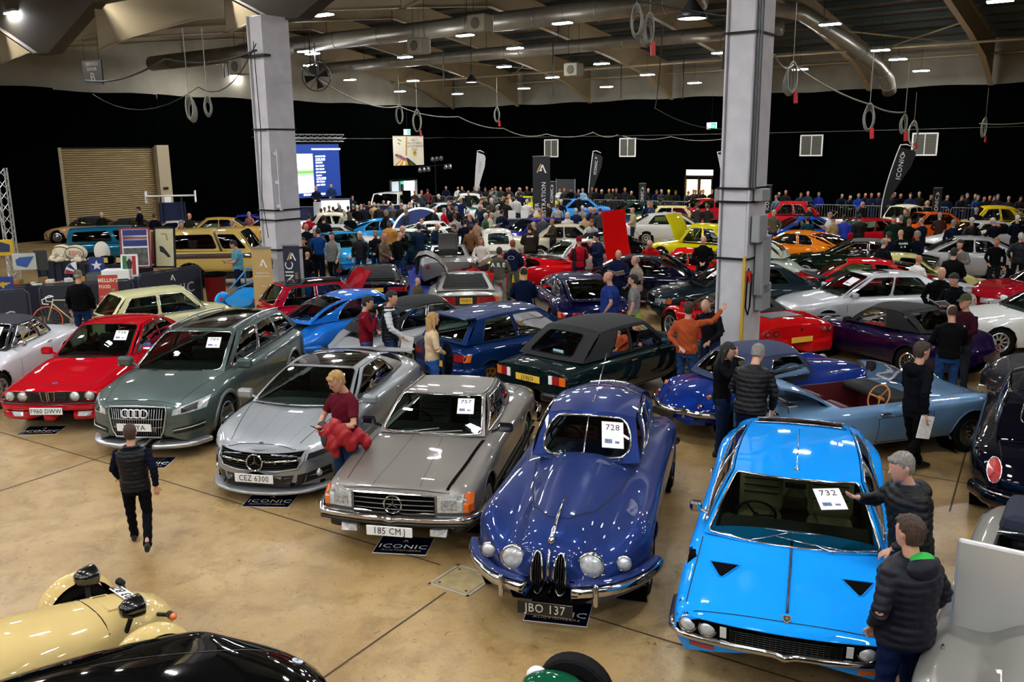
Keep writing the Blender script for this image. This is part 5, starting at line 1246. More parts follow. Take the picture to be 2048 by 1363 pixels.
# ---- light blue open roadster
c = C('open', 'light metallic blue open roadster with wooden steering wheel and boot lid up', 5.22, 12.45, 17, '6f93b8', .5, det=3, rim='disc', rimm=STEEL)
c.lamp('F', -.60, .70, .085); c.lamp('F', .60, .70, .085); c.patch('grille', 'F', [(-.4, .42), (.4, .42), (.38, .60), (-.38, .60)], MATTE, off=.008, n=(8, 2))
lid(c, -1.02, .52, .85, 22, hinge='front', under=mat('lid_silver', 'b4bcc0', .35, .5), name='boot_lid'); c.shut([.5, -.42], (1.75, .45, .55, .6)); c.handle(-.25, .74)
c.wipers([(.35, 0, .3, .2, .5, .25)]); c.line('side_strip', 'R', [(.45, .70), (-.45, .70)], .007, CHROME, off=.01, rd=True)
o = MB().box((0, 0, 0), (.32, .22, .004)).build('lot_card', WHITE, c.root); o.matrix_local = frame((.55, .25, .98), (0, -1, 0), z=(-.4, 0, .9)); MB().box((0, -.05, .004), (.22, .06, .002)).build('picture_block', mat('card_print'), o)
mb = MB(); mb.tube([(.62, -.55, .90), (.64, -.18, .92)], .02, 6)
for y in (-.50, -.36, -.24, -.14): mb.lathe([(.045, 0), (.05, .01), (.04, .018), (.001, .012)], 14, frame((.085, y, .80), (0, 1, 0), z=(-1, 0, .3)))
c.part(mb, 'dials', CHROME)
# ---- purple sports car
c = C('tvr', 'very dark purple sports convertible with black fabric roof and wire wheels', 7.82, 17.52, 114, '1a0b34', .4, det=2)
c.plate('', -1, .45, 'Y'); c.shut([.55, -.55]); c.mirror(.5, .74, .88)
for s in (-1, 1): c.lamp('F', s * .62, .50, .08); c.lamp('B', s * .62, .62, .05, name='tail_light', lens=REDL)
# ---- red mid-engined convertible
c = C('mid', 'bright red low sports convertible half hidden by the right column', 4.98, 19.17, 112, 'c00d12', det=2, G=dict(soft=1, roofm=mat('black_canvas'), trim=BLK, D=(-.95, .60, .93), rw=(.2, .2, .8, .7)))
gen(c, None, 'twin', None, doors=[.80, -.35], wip=False); c.mirror(.70, .80, .90); c.bumper(-1, .42, .26, c.pm, off=.02, rz=.5)
c.patch('engine_grille', 'T', [(-1.15, -.42), (-1.15, .42), (-1.7, .42), (-1.7, -.42)], BLK, off=.012, n=(6, 6))
MB().prism([(-.015, -.04), (.01, -.04), (.02, .0), (.03, .04), (0, .03), (-.03, .0)], .004, frame(c.pt('B', 0, .78)[0] - Vector((.012, 0, 0)), (0, -1, 0), z=(-1, 0, 0))).build('badge', CHROME, c.root)
c.plate('R755 ACF', -1, .42, 'Y', off=.06)
# ---- silver saloon with whale tail spoiler
c = C('sap', 'silver four door saloon with rear spoiler, opposite the man reading a catalogue', 8.61, 20.83, 184, 'b9bcc0', .5, det=2)
gen(c, 'rect', 'rect', None, doors=[.95, -.08, -1.05], wip=True); c.bumper(1, .40, .24, c.pm, off=.03, rz=.5); c.bumper(-1, .42, .24, c.pm, off=.03, rz=.5); c.card('', .78, .6, .28, .30); c.mirror(.78, .76, .98)
flat_grid(c, 'sunroof', lambda u, v: c.Groof(.12 + .35 * u, .25 + .5 * v) + Vector((0, 0, .01)), mat('sunroof_black'))
mb = MB().rbox((-2.05, 0, 1.10), (.26, 1.45, .04), .018)
for s in (-1, 1): mb.rbox((-2.0, s * .66, 1.03), (.2, .06, .14), .02)
c.part(mb, 'boot_spoiler', c.pm); c.line('side_moulding', 'L', [(1.9, .56), (-1.9, .56)], .05, c.pm, off=.014, n=14)
# ---- dark saloon, bonnet open
c = C('sap', 'dark slate saloon with open bonnet and exposed engine beside the right column', 5.82, 22.52, 184, '16242b', .3, det=2)
gen(c, 'rect', 'rect', None, doors=[.95, -.08, -1.05]); c.bumper(1, .40, .22, c.pm, off=.03, rz=.5); lid(c, 1.02, .66, 1.05, 42)
c.part(MB().rbox((-2.05, 0, 1.08), (.24, 1.4, .05), .02).rbox((-2.0, .6, 1.02), (.18, .08, .12), .02), 'boot_spoiler', c.pm); c.card('', .78, .6)
# ---- right edge cars
c = C('six', 'white car whose bonnet shows at the right edge behind the two talking men', 11.7, 18.55, 176, 'd5d6d2', det=1); gen(c, 'rect', 'rect', BLK); c.mirror(.7, .8, .97)
c = C('tvr', 'dark grey sports car at the right edge behind the man with the green cap', 10.07, 14.22, 172, '2b2b33', .4, det=1); c.wipers([(.45, -.01, .30, .05, .55, .05)]); c.lamp('F', .6, .5, .08); c.lamp('F', -.6, .5, .08)
c = C('hatch928', 'dark red coupe at the right edge behind the bald man in black', 14.23, 22.54, 176, '8d0d1c', det=1); gen(c, 'rect', 'wide', None, wip=True)
# ---- dark blue fastback with tail facing us
c = C('hatch928', 'midnight blue fastback coupe, tail lights lit red, behind the man in a blue polo', 1.63, 21.81, 99, '0b0f3c', .3, det=2)
gen(c, None, 'wide', None, doors=[.75, -.5], wip=False, plate='NY52', pz=.52); c.bumper(-1, .45, .2, c.pm, off=.02, rz=.5)
# ---- stainless gullwing car
c = C('wedge', 'brushed steel wedge coupe with its gullwing door raised and plate 914 ED H', -1.26, 23.37, 94, 'a09e98', .6, det=2)
c.plate('914 ED H', -1, .74, 'Y', wd=.31, hh=.15, size=.09)
c.patch('rear_panel', 'B', [(-.82, .62), (.82, .62), (.82, .86), (-.82, .86)], BLK, off=.006, n=(10, 1))
for s in (-1, 1):
 for k in range(5):
  c.patch('tail_light', 'B', [(s * (.26 + .09 * k), .65), (s * (.34 + .09 * k), .65), (s * (.34 + .09 * k), .83), (s * (.26 + .09 * k), .83)], REDL, off=.014, n=(1, 1))
 c.patch('indicator', 'B', [(s * .72, .65), (s * .80, .65), (s * .80, .83), (s * .72, .83)], AMBER, off=.014, n=(1, 1))
c.bumper(-1, .45, .20, mat('bumper_grey', '5e5e5c', .5), off=.04, rz=.5)
for i in range(6):
 p = .12 + i * .14; G = [[c.Gr(.10 + .8 * j / 8, 1 - p) + Vector((-.02, 0, .05)), c.Gr(.10 + .8 * j / 8, 1 - p - .10) + Vector((-.02, 0, .02))] for j in range(9)]; G = [[Vector(a), Vector(b)] for a, b in G]
 o = c.part(MB().grid(G), 'louvre', mat('louvre_black', '060606', .6, spec=.1)); c.part(MB().tube([b + Vector((0, 0, .006)) for a, b in G], .009, 5), 'louvre_glint', STEEL, o)  # steel rods added along the slats to stand in for silver-lit lines
def gull(c, sg):
 """gullwing door: curved shell swung up from the roof"""
 P = []
 prof = [(.42, 1.14), (.52, 1.36), (.72, 1.58), (.98, 1.70), (1.20, 1.66), (1.30, 1.55), (1.36, 1.38)]
 G = [[Vector((x, sg * y, z)) for y, z in prof] for x in (.55, .35, 0, -.3, -.45)]
 c.part(MB().grid(G), 'gullwing_door', c.pm, smooth=True); G2 = [[v + Vector((0, 0, -.04)) for v in r] for r in G]; c.part(MB().grid(G2, flip=True), 'door_lining', mat('dark_trim'), smooth=True)
gull(c, 1)
c = C('wedge', 'black low sports car with slatted rear window seen from behind', -3.95, 25.2, 98, '0a0c18', .3, det=2); gen(c, None, 'wide', None, doors=[.8, -.3], wip=False)
for i in range(5):
 p = .10 + i * .17; G = [[c.Gr(.08 + .84 * j / 8, 1 - p) + Vector((-.02, 0, .05)), c.Gr(.08 + .84 * j / 8, 1 - p - .12) + Vector((-.02, 0, .02))] for j in range(9)]
 o = c.part(MB().grid(G), 'louvre', mat('louvre_black', '060606', .6, spec=.1)); c.part(MB().tube([b + Vector((0, 0, .006)) for a, b in G], .009, 5), 'louvre_glint', STEEL, o)  # lit lines on these slats put in as steel rods too
c.mirror(.7, .92, .92)
c = C('wedge', 'red low sports car with yellow stickers behind the steel car', -0.00, 27.09, 197, 'c8101a', det=2, G=dict(trim=BLK)); gen(c, None, 'wide', None, doors=[.8, -.3])
c.patch('yellow_sticker', 'L', [(-.2, .45), (.35, .45), (.35, .75), (-.2, .75)], mat('sticker_yellow', 'd8d020', .5), off=.012); c.patch('bonnet_vent', 'T', [(1.6, -.35), (1.6, .1), (1.35, .1), (1.35, -.35)], BLK, off=.008, n=(2, 2))
o = MB().box((0, 0, 0), (.30, .20, .004)).build('lot_card', mat('sticker_yellow'), c.root); q = c.onws(.3, .55, .02); o.matrix_local = frame(q[0], q[1], z=q[2])
c = C('six', 'midnight blue coupe with lot card beside the two men reading', 3.33, 24.96, 166, '0c1024', .3, det=2); gen(c, 'twin', 'rect', BLK, doors=[.78, -.55]); c.card('', .78, .6, .26, .3); c.mirror(.7, .8, .97)
c = C('mid', 'grey mid-engined sports car with engine cover raised and round tail lights', -2.15, 29.94, 95, '6d6d6a', .5, det=1); gen(c, None, 'round', None, wip=False, plate='', pz=.55)
lid(c, -.75, .34, .75, 78, hinge='front', mt=mat('cover_grey', '77797a', .4, .4), name='engine_cover')
# ---- middle rows
def K(kind, lab, x, y, a, col, metal=0., fr='round', re='rect', bump=CHROME, det=1, **kw):
 lids = kw.pop('lid', None); ca = kw.pop('card', None); c = C(kind, lab, x, y, a, col, metal, det, **kw); gen(c, fr, re, bump, wip=det > 0)
 if lids: lid(c, *lids)
 return c
c = K('etype', 'bright red long-nosed coupe with its huge bonnet tipped up', 5.17, 27.57, 140, 'd01212', fr=None, bump=None)
lid(c, 2.05, .72, 1.75, 100, hinge='front', name='bonnet_lid', under=paint('d01212'))
K('box', 'large cream American saloon with red interior behind the man in a white jumper', 2.52, 35.10, 350, 'cfc8ad', L=5.0, W=1.95, lid=None, im=mat('bright_red_leather', '7a1418', .5))
K('p911', 'small silver coupe beside the man in the red and black padded vest', 2.15, 29.86, 205, 'b5b5b0', .3)
K('beetle', 'white saloon seen from behind the girl with long fair hair', -0.55, 32.07, 95, 'd6d3c6')
c = K('beetle', 'bright yellow 1950s saloon with its bonnet raised', 7.13, 33.01, 140, 'd2c414', L=4.3, W=1.66, lid=(.75, .60, 1.05, 62))
K('beetle', 'large pale green-silver 1950s saloon left of the right column', 7.39, 28.66, 152, 'aebbb0', .15, L=5.0, W=1.85)
K('hatch928', 'orange coupe seen from behind, right of the right column', 10.53, 32.23, 128, 'e07d18', re='wide', bump=BLK)
K('six', 'very dark green coupe with a black vinyl roof', 11.35, 28.66, 152, '0d1a10', re='rect', G=dict(roofm=mat('vinyl_black', '2a2a28', .8), trim=CHROME))
K('six', 'silver-grey coupe behind the man in a grey jacket', 14.91, 29.16, 158, 'a8a6a8', .3, fr='twin', re='twin', L=4.5)
K('tvr', 'pale yellow low sports car half hidden behind the red coupe', 11.59, 25.78, 350, 'c8c47c', fr=None, re=None, bump=None, L=4.6, G=dict(soft=None, roofm=paint('c8c47c')))
K('hatch928', 'glossy red coupe behind the silver saloon', 9.59, 23.99, 155, 'b80f1c', re='wide', bump=BLK, G=dict(trim=BLK))
c = K('box', 'sky blue rally saloon with yellow wheels and white lettering strip', -6.2, 32.7, 302, '2f9fd6', fr='round', bump=None, det=2, rim='steel', rimm=mat('wheel_yellow', 'c9a92c', .5), L=4.0, W=1.62)
c.plate('', 1, .45, 'W', wd=.5); c.bumper(1, .50, .05, c.pm, off=.05, rz=.5)
K('p911', 'second sky blue coupe, parked behind the sky blue rally saloon', -5.71, 40.02, 15, '2596dc', bump=None)
K('mini', 'dark green small saloon with a white roof', -3.75, 34.17, 325, '0a2c22', det=1, G=dict(roofm=paint('dcdccf')))
K('beetle', 'cream 1950s saloon behind the long-haired woman', -8.66, 41.16, 190, 'cfc9ae', det=0)
c = C('bronco', 'cream and brown two-tone off-road estate car with large side window', -9.25, 29.54, 4, 'd0b464', det=2); gen(c, 'round', 'tall', CHROME, z=.95, bz=.62, wip=False)
for sg in 'LR': c.patch('brown_stripe', sg, [(2.2, .98), (-2.25, .98), (-2.25, 1.14), (2.2, 1.14)], mat('brown_stripe'), off=.008, n=(24, 2), back=.01)
for s in (1, -1): c.part(MB().grid([[c.Gs(u, v, s) + Vector((0, s * .012, 0)) for v in (0, .3, .6, .95)] for u in (.31, .34)], flip=s > 0), 'roof_band', mat('brown_stripe'))
c.part(MB().grid([[c.Groof(u, v) + Vector((0, 0, .012)) for v in (0, .25, .5, .75, 1)] for u in (.29, .33)], flip=True), 'roof_band', mat('brown_stripe'))
K('bronco', 'deep teal estate car behind the memorabilia table', -15.0, 34.2, 18, '0d5a78', .3, det=1, bump=BLK, L=4.2, W=1.7, lipm=mat('black_plastic'), scale=.86)
# ---- far rows
FAR = [('bronco', 'white off-road estate car parked by the bright doorway', -7.27, 52.75, 262, 'd8d8d4', 0), ('beetle', 'tiny white round saloon by the white feather flag', -2.99, 57.59, 190, 'd8d8d0', 0),
 ('clio', 'dark blue hatchback with a red stripe across its bonnet', 0.90, 38.03, 215, '101c78', .2), ('clio', 'mid blue hatchback with open door beyond the man in the beige coat', 4.63, 42.38, 10, '2a5ab8', 0),
 ('mini', 'cream and yellow tiny saloon in front of the crowd barrier', 8.06, 46.3, 170, 'd6c98c', 0), ('sap', 'white saloon behind the yellow car with raised bonnet', 7.41, 40.52, 355, 'd4d4ce', 0),
 ('clio', 'red car with a rear wing left of the right column', 10.9, 50.9, 200, 'a81222', 0), ('box', 'light blue saloon right of the registration tower', 3.66, 52.60, 200, '3f8fd8', 0),
 ('six', 'royal blue coupe right of the right column behind the white-bearded man', 12.29, 37.81, 185, '1648a8', 0), ('beetle', 'red sports car with dark windows by the crowd barrier', 14.20, 45.75, 160, 'b01820', 0),
 ('open', 'cream and black open car with its lid up near the barrier', 16.02, 43.47, 180, 'cfcaba', 0), ('beetle', 'white saloon with a light blue roof', 18.56, 42.05, 215, 'd8d2bc', 0),
 ('box', 'orange saloon behind the man in the flat cap', 18.39, 39.29, 187, 'd85a18', 0), ('beetle', 'bright yellow rounded car in front of the right-hand crowd', 22.03, 40.84, 165, 'dcb81c', 0),
 ('sap', 'white saloon at the right behind the men in waistcoats', 18.1, 34.3, 198, 'd6d6d8', 0), ('sap', 'red saloon behind the man in the wide-brimmed hat', 14.41, 36.19, 187, 'b00e1e', 0),
 ('p911', 'cream sports car at the far right edge', 22.0, 37.2, 180, 'd4cda8', 0), ('tvr', 'tan low car in front of the roller shutter', -21.41, 44.74, 190, 'b8926a', 0),
 ('tvr', 'red low car in front of the roller shutter', -18.41, 43.53, 20, 'b01c22', 0), ('wedge', 'white low racing car left of the seated man with grey hair', -16.15, 42.40, 200, 'd8d6d0', 0),
 ('box', 'gold and white racing saloon beyond the two-tone estate car', -13.75, 40.92, 190, 'caa24c', 0), ('wedge', 'blue, orange and white racing car beyond the two-tone estate', -13.8, 46.0, 190, '2636a8', 0),
 ('mid', 'white car with open lid left of the left column', -11.94, 43.92, 190, 'd2d2d0', 0), ('box', 'white saloon in front of the seated audience', -7.08, 36.19, 10, 'd4d4cc', 0),
 ('p911', 'white coupe with open bonnet behind the two men in black', -3.27, 38.06, 350, 'd6d6d4', 0), ('etype', 'white classic coupe with dark red seats behind the bald man', -2.34, 35.82, 340, 'd8d8d4', 0),
 ('tvr', 'green low sports car beyond the registration desk', -3.35, 55.41, 20, '1f5a3a', 0), ('sap', 'white and blue car left of the registration desk', -3.90, 49.96, 200, 'cfd4dc', 0),
 ('p911', 'black coupe behind the red bonnet', 3.21, 32.26, 200, '0c0c0e', 0), ('clio', 'dark green car by the crowd barrier', 6.6, 48.6, 190, '12382c', 0),
 ('mid', 'yellow sports car by the far crowd, left of the registration tower', 1.0, 60.0, 200, 'd8cc20', 0), ('mid', 'black car among the crowd beyond the green saloon', -0.86, 52.54, 180, '101014', 0)]
for kd, lab, x, y, a, col, mt in FAR:
 c = C(kd, lab, x, y, a, col, mt, 0); gen(c, 'round', 'rect', None, wip=False)
# ---- black saloon, tail towards us, right edge
c = C('beetle', 'black rounded saloon at the right edge, tail lights towards the camera', 7.1, 10.95, 59, '060610', .2, det=3, L=4.7, W=1.82, G=dict(A=(.95, .70, .92), B=(.30, .56, 1.40), C=(-.9, .55, 1.38), D=(-1.55, .66, .98)), c=[(2.35, .6), (2.2, .72), (1.3, .88), (.8, .95), (-1.5, .98), (-2.1, .92), (-2.35, .72)], f=[(2.35, .58), (2.1, .72), (1.3, .84), (.8, .88), (-1.5, .93), (-2.1, .86), (-2.35, .68)], w=[(2.35, .6), (2.1, .78), (1.3, .90), (-1.3, .91), (-2.0, .84), (-2.35, .68)])
c.bumper(-1, .44, .16, c.pm, off=.05, rz=.5, th_=.08); c.line('bumper_strip', 'B', [(-.75, .53), (.75, .53)], .012, CHROME, off=.06, n=16, rd=True)
for y in (.62, .24, -.24, -.62):
 pts = [(y + .075 * math.cos(a * PI / 8), .74 + .12 * math.sin(a * PI / 8)) for a in range(16)]; H = [c.pt('B', a, b) for a, b in pts]
 if abs(y) > .5:
  o = c.part(MB().add([h + nn * .015 for h, nn in H] + [c.pt('B', y, .74)[0] + Vector((-.03, 0, 0))], [((i + 1) % 16, i, 16) for i in range(16)]), 'tail_light', REDL); c.part(MB().tube([h + nn * .012 for h, nn in H], .008, 5, closed=True), 'lamp_surround', CHROME, o, smooth=True)
 else:
  c.patch('reversing_lamp', 'B', [(y - .05, .68), (y + .05, .68), (y + .05, .80), (y - .05, .80)], REDL, off=.014, n=(2, 2))
c.mirror(.75, .86, .98, mt=CHROME, sz=(.08, .14, .11)); c.shut([.85, -.5], None, (-1.62, .62, -2.2, .55))
# ---- pale silver drophead with raised lid, bottom right corner
c = C('bristol', 'pale pewter drophead coupe with its lid standing open, bottom right corner', 4.42, 6.35, 235, '8d8b84', .5, det=3, cab=(.75, -1.0, .62), im=mat('dark_leather'), G=dict(A=(.82, .60, 1.02), B=(.60, .54, 1.24), C=(-.7, .5, 1.3), D=(-1, .6, 1.0), roof=False))
mb = MB().rbox((1.02, 0, 1.19), (.05, 1.48, .78), .024); o = c.part(mb, 'raised_lid', mat('lid_paint', 'b7b9b8', .35, .35, coat=1.)); o['label'] = 'pale grey lid standing upright'
MB().rbox((-1.0, 0, 1.06), (.75, 1.25, .22), .10).build('folded_hood', mat('navy_canvas_dark', '12182c', .92), c.root); MB().tube([(-.55, -.62, 1.05), (-.62, 0, 1.10), (-.55, .62, 1.05)], .02, 6).build('hood_rail', CHROME, c.root, smooth=True)
c.mirror(.85, .78, 1.08, mt=CHROME, sz=(.08, .14, .10)); c.lamp('F', -.36, .66, .11, depth=.06); c.lamp('F', .36, .66, .11, depth=.06); c.bumper(1, .45, .1, CHROME, off=.1, rz=.5, depth=.9); c.bumper(-1, .45, .1, CHROME, off=.1, rz=.5)
c.lamp('F', -.70, .74, .05, name='spot_lamp', depth=.05); c.handle(.5, .9); c.shut([.8, -.5])
for s in (-1, 1): c.part(MB().rbox((1.55, s * .70, .98), (.05, .03, .03), .01), 'wing_lamp', CHROME)
# ---- black long bonnet at the bottom edge
c = C('etype', 'shiny black car whose long bonnet fills the bottom left edge', -3.20, 4.60, 35, '050607', det=3, L=4.3, W=1.84, c=[(2.15, .60), (2.05, .68), (1.5, .84), (.6, .97), (-2.15, .9)], f=[(2.15, .56), (2.0, .68), (1.4, .84), (.5, .90), (-2.15, .85)], w=[(2.15, .50), (2.0, .72), (1.5, .88), (.5, .92), (-2.15, .7)], bowF=.45)
h, nn = c.pt('T', 2.02, .12); o = MB().lathe([(.042, 0), (.042, .008), (.001, .012)], 20, frame(h, (1, 0, 0), z=nn)).build('badge', mat('badge_white', 'd8dce4', .3, coat=1), c.root); MB().lathe([(.001, .013), (.030, .010)], 12, frame(h, (1, 0, 0), z=nn), arc=(0, PI / 2)).lathe([(.001, .013), (.030, .010)], 12, frame(h, (1, 0, 0), z=nn), arc=(PI, 1.5 * PI)).build('badge_blue_quarter', mat('badge_blue'), o)
for y in (.35, -.35): c.line('bonnet_crease', 'T', [(2.0, y * .8), (.7, y * 1.5)], .010, BLK, off=.003, n=12)
# ---- cream seven-style sports car, bottom left
def seven():
 root = empty('car', (-4.23, 6.02, 0), R(49)); tag(root, 'cream open-wheeled roadster with black headlamp pods and plate WM03BZ on its nose', 'car')
 pm = paint('cbb377'); P = lambda mb, n, mt, sm=False, par=None: mb.build(n, mt, par or root, sm)
 # body loft: x, half width, bottom, top
 T = [(1.62, .16, .30, .42), (1.58, .24, .24, .50), (1.45, .31, .18, .56), (1.2, .36, .16, .62), (.9, .40, .14, .67), (.4, .46, .13, .74), (-.1, .50, .13, .80), (-.12, .50, .13, .78), (-1.5, .52, .14, .80), (-1.62, .46, .2, .7)]
 G = []
 for x, w_, b, t in T:
  row = []
  for k in range(25):
   a = 2 * PI * k / 24; cx, sz = math.cos(a), math.sin(a); e = .55 if sz < 0 else .72
   row.append(Vector((x, w_ * abs(cx) ** e * (1 if cx > 0 else -1), (b + t) / 2 + (t - b) / 2 * abs(sz) ** .8 * (1 if sz > 0 else -1))))
  G.append(row)
 mb = MB().grid(G); mb.add(G[0], [tuple(range(25))]); mb.add(G[-1], [tuple(range(25))[::-1]]); P(mb, 'body', pm, True)
 bv = BVHTree.FromPolygons(mb.V, mb.F)
 def top(x, y): return bv.ray_cast(Vector((x, y, 3)), Vector((0, 0, -1)))[0] or Vector((x, y, .7))
 gapm = mat('shut_line')
 for x in (.98,): P(MB().tube([top(x, y) + Vector((0, 0, .001)) for y in [(-.36 + .06 * i) for i in range(13)]], .005, 4), 'bonnet_gap', gapm)
 q = [top(a, b) + Vector((0, 0, .004)) for a, b in ((1.20, -.17), (1.20, .17), (1.07, .17), (1.07, -.17))]
 P(MB().add(q, [(0, 1, 2, 3)]), 'bonnet_vent', MATTE); P(MB().tube(q, .010, 5, closed=True), 'vent_edge', pm)
 P(MB().add([v.lerp(sum(q, Vector()) / 4, .25) + Vector((0, 0, .003)) for v in q], [(0, 1, 2, 3)]), 'vent_mesh', STEEL)
 a = top(1.38, 0); b = top(1.26, 0); n = (a - b).cross(Vector((0, 1, 0))); n = n if n.z > 0 else -n
 pl = MB().rbox((0, 0, 0), (.50, .12, .006), .003).build('number_plate', WHITE, root); pl.matrix_local = frame(a.lerp(b, .5) + n.normalized() * .012, (0, 1, 0), z=n)
 text('WM03 BZ', .12, INK, pl, Matrix.Translation((0, 0, .005)), sx=.95, bold=.002)
 for s in (1, -1):
  M = Matrix.Translation((1.18, s * .42, .72)) @ Matrix.Rotation(PI / 2, 4, 'Y')
  hp = P(MB().lathe([(.001, -.13), (.05, -.12), (.085, -.06), (.095, .02), (.095, .05)], 20, M), 'headlamp_pod', mat('pod_black', '08090a', .2, coat=1.), True)
  P(MB().lathe([(.09, .05), (.06, .075), (.001, .085)], 20, M), 'lens', LENS, True, hp); P(MB().tube([(1.15, s * .42, .66), (1.12, s * .34, .48)], .022, 6), 'lamp_bracket', BLACK)
  # cycle wing and wheel
  w_ = empty('front_wheel_unit', (1.15, s * .70, .29), 0, root)
  me = make_wheel(.285, .18, 'five', .18, ALLOY, 2)
  inst('wheel', me[0], root, (1.15, s * .70, .285), (0, 0, 0 if s > 0 else PI)); inst('tyre', me[1], root, (1.15, s * .70, .285)); bpy.data.objects.remove(w_)
  G = []
  for i in range(19):
   t = R(-8 + 190 * i / 18); row = []
   for j in range(7):
    v = -1 + j / 3; rr_ = .36 - .05 * v * v; row.append(Vector((1.15 + rr_ * math.cos(t), s * .70 + .12 * v, .30 + rr_ * math.sin(t))))
   G.append(row)
  P(MB().grid(G), 'cycle_wing', pm, True); P(MB().grid([[v + (Vector((1.15, v.y, .30)) - v) * .03 for v in r] for r in G], flip=True), 'wing_inner', MATTE, True)
  P(MB().tube([(1.15, s * .34, .35), (1.15, s * .68, .30)], .02, 6), 'suspension_arm', BLACK)
  ind = P(MB().tube([(1.42, s * .30, .50), (1.46, s * .42, .52)], .018, 6).lathe([(.001, -.06), (.03, -.05), (.035, .02)], 12, Matrix.Translation((1.46, s * .47, .53)) @ Matrix.Rotation(-s * PI / 2, 4, 'X')), 'indicator_stalk', BLACK, True)
  P(MB().lathe([(.034, .02), (.02, .045), (.001, .05)], 12, Matrix.Translation((1.46, s * .47, .53)) @ Matrix.Rotation(-s * PI / 2, 4, 'X')), 'indicator', AMBER, True, ind)
  me2 = make_wheel(.30, .2, 'five', .19, ALLOY, 1); inst('wheel', me2[0], root, (-1.1, s * .68, .30), (0, 0, 0 if s > 0 else PI)); inst('tyre', me2[1], root, (-1.1, s * .68, .30))
  P(MB().ell((-1.1, s * .68, .36), (.42, .15, .36), 16, 10), 'rear_wing', pm, True)
 P(MB().lathe([(.028, 0), (.028, .01), (.001, .018)], 12, frame((.35, -.468, .55), (1, 0, 0), z=(0, -1, .1))), 'side_repeater', AMBER)
 P(MB().box((-.9, 0, .78), (1.0, .7, .02)), 'cockpit_cover', mat('dark_trim'))
seven()
# ---- green single seater poking into the bottom edge
def racer():
 root = empty('car', (.915, 5.2, 0), R(160)); tag(root, 'dark green single-seat racing car showing a front wheel at the bottom edge', 'car'); pm = paint('0c4a30')
 T = [(.86, .05, .28, .32), (.78, .20, .22, .44), (.6, .30, .18, .52), (.1, .36, .15, .60), (-.6, .38, .15, .66), (-1.3, .34, .18, .62), (-1.6, .2, .25, .5)]
 G = [[Vector((x, w_ * math.cos(2 * PI * k / 20), (b + t) / 2 + (t - b) / 2 * math.sin(2 * PI * k / 20))) for k in range(21)] for x, w_, b, t in T]
 mb = MB().grid(G); mb.add(G[0], [tuple(range(21))]); mb.add(G[-1], [tuple(range(21))[::-1]]); mb.build('body', pm, root, True)
 MB().ell((.82, -.42, .42), (.26, .16, .13), 16, 8).build('fairing', pm, root, True); MB().ell((.98, -.50, .44), (.09, .06, .09), 16, 8).build('white_roundel', WHITE, root, True)
 for x, r in ((.72, .30), (-1.2, .32)):
  for s in (1, -1):
   me = make_wheel(r, .15, 'steel', r * .58, mat('wheel_black', '141516', .35, coat=.5), 2)
   o = inst('wheel', me[0], root, (x, s * .62, r), (0, 0, 0 if s > 0 else PI)); inst('tyre', me[1], o)
   mb = MB(); mb.tube([(x, s * .2, .32), (x, s * .56, r)], .014, 6).tube([(x - .2, s * .25, .4), (x, s * .56, r + .05)], .012, 6)
   for k in range(4): mb.lathe([(.014, .065), (.014, .085), (.001, .09)], 8, Matrix.Translation((x, s * .62, r)) @ Matrix.Rotation(-s * PI / 2, 4, 'X') @ Matrix.Translation((.06 * math.cos(k * PI / 2), .06 * math.sin(k * PI / 2), 0)))
   mb.build('suspension_arm', STEEL, root)
 MB().rbox((-.5, 0, .62), (.5, .4, .12), .05).build('cockpit', MATTE, root)
racer()
# ---- blue open track car with roll cage
def track_car():
 root = empty('car', (-6.95, 24.6, 0), R(75)); tag(root, 'sky blue open track car with tubular roll cage beside the red bin', 'car'); pm = paint('1f8fdc')
 T = [(1.4, .3, .2, .4), (1.1, .42, .15, .60), (.3, .5, .14, .72), (-.9, .55, .16, .74), (-1.4, .4, .3, .6)]
 G = [[Vector((x, w_ * math.cos(2 * PI * k / 20), (b + t) / 2 + (t - b) / 2 * math.sin(2 * PI * k / 20))) for k in range(21)] for x, w_, b, t in T]
 mb = MB().grid(G); mb.add(G[0], [tuple(range(21))]); mb.add(G[-1], [tuple(range(21))[::-1]]); mb.build('body', pm, root, True)
 MB().box((-.3, 0, .75), (.9, .75, .03)).build('cockpit', MATTE, root)
 mb = MB()
 for s in (1, -1): mb.tube([(-.35, s * .40, .7), (-.38, s * .36, 1.12), (-.38, s * .28, 1.2)], .025, 8); mb.tube([(-.38, s * .3, 1.18), (-1.1, s * .45, .7)], .022, 8)
 mb.tube([(-.38, -.28, 1.2), (-.38, .28, 1.2)], .025, 8); mb.tube([(-.38, -.35, 1.0), (-1.0, .3, .72)], .02, 6); mb.build('roll_cage', mat('cage_blue', '2c86c8', .4, coat=.5), root, True)
 for x in (1.0, -1.05):
  for s in (1, -1):
   me = make_wheel(.28, .18, 'five', .18, ALLOY, 1); o = inst('wheel', me[0], root, (x, s * .70, .28), (0, 0, 0 if s > 0 else PI)); inst('tyre', me[1], o)
   MB().ell((x, s * .70, .38), (.36, .14, .26), 14, 8).build('wing', pm, root, True)
 for s in (1, -1): MB().lathe([(.05, 0), (.05, .03), (.001, .04)], 12, frame((-1.42, s * .5, .5), (0, 1, 0), z=(-1, 0, 0))).build('tail_light', REDL, root)
track_car()
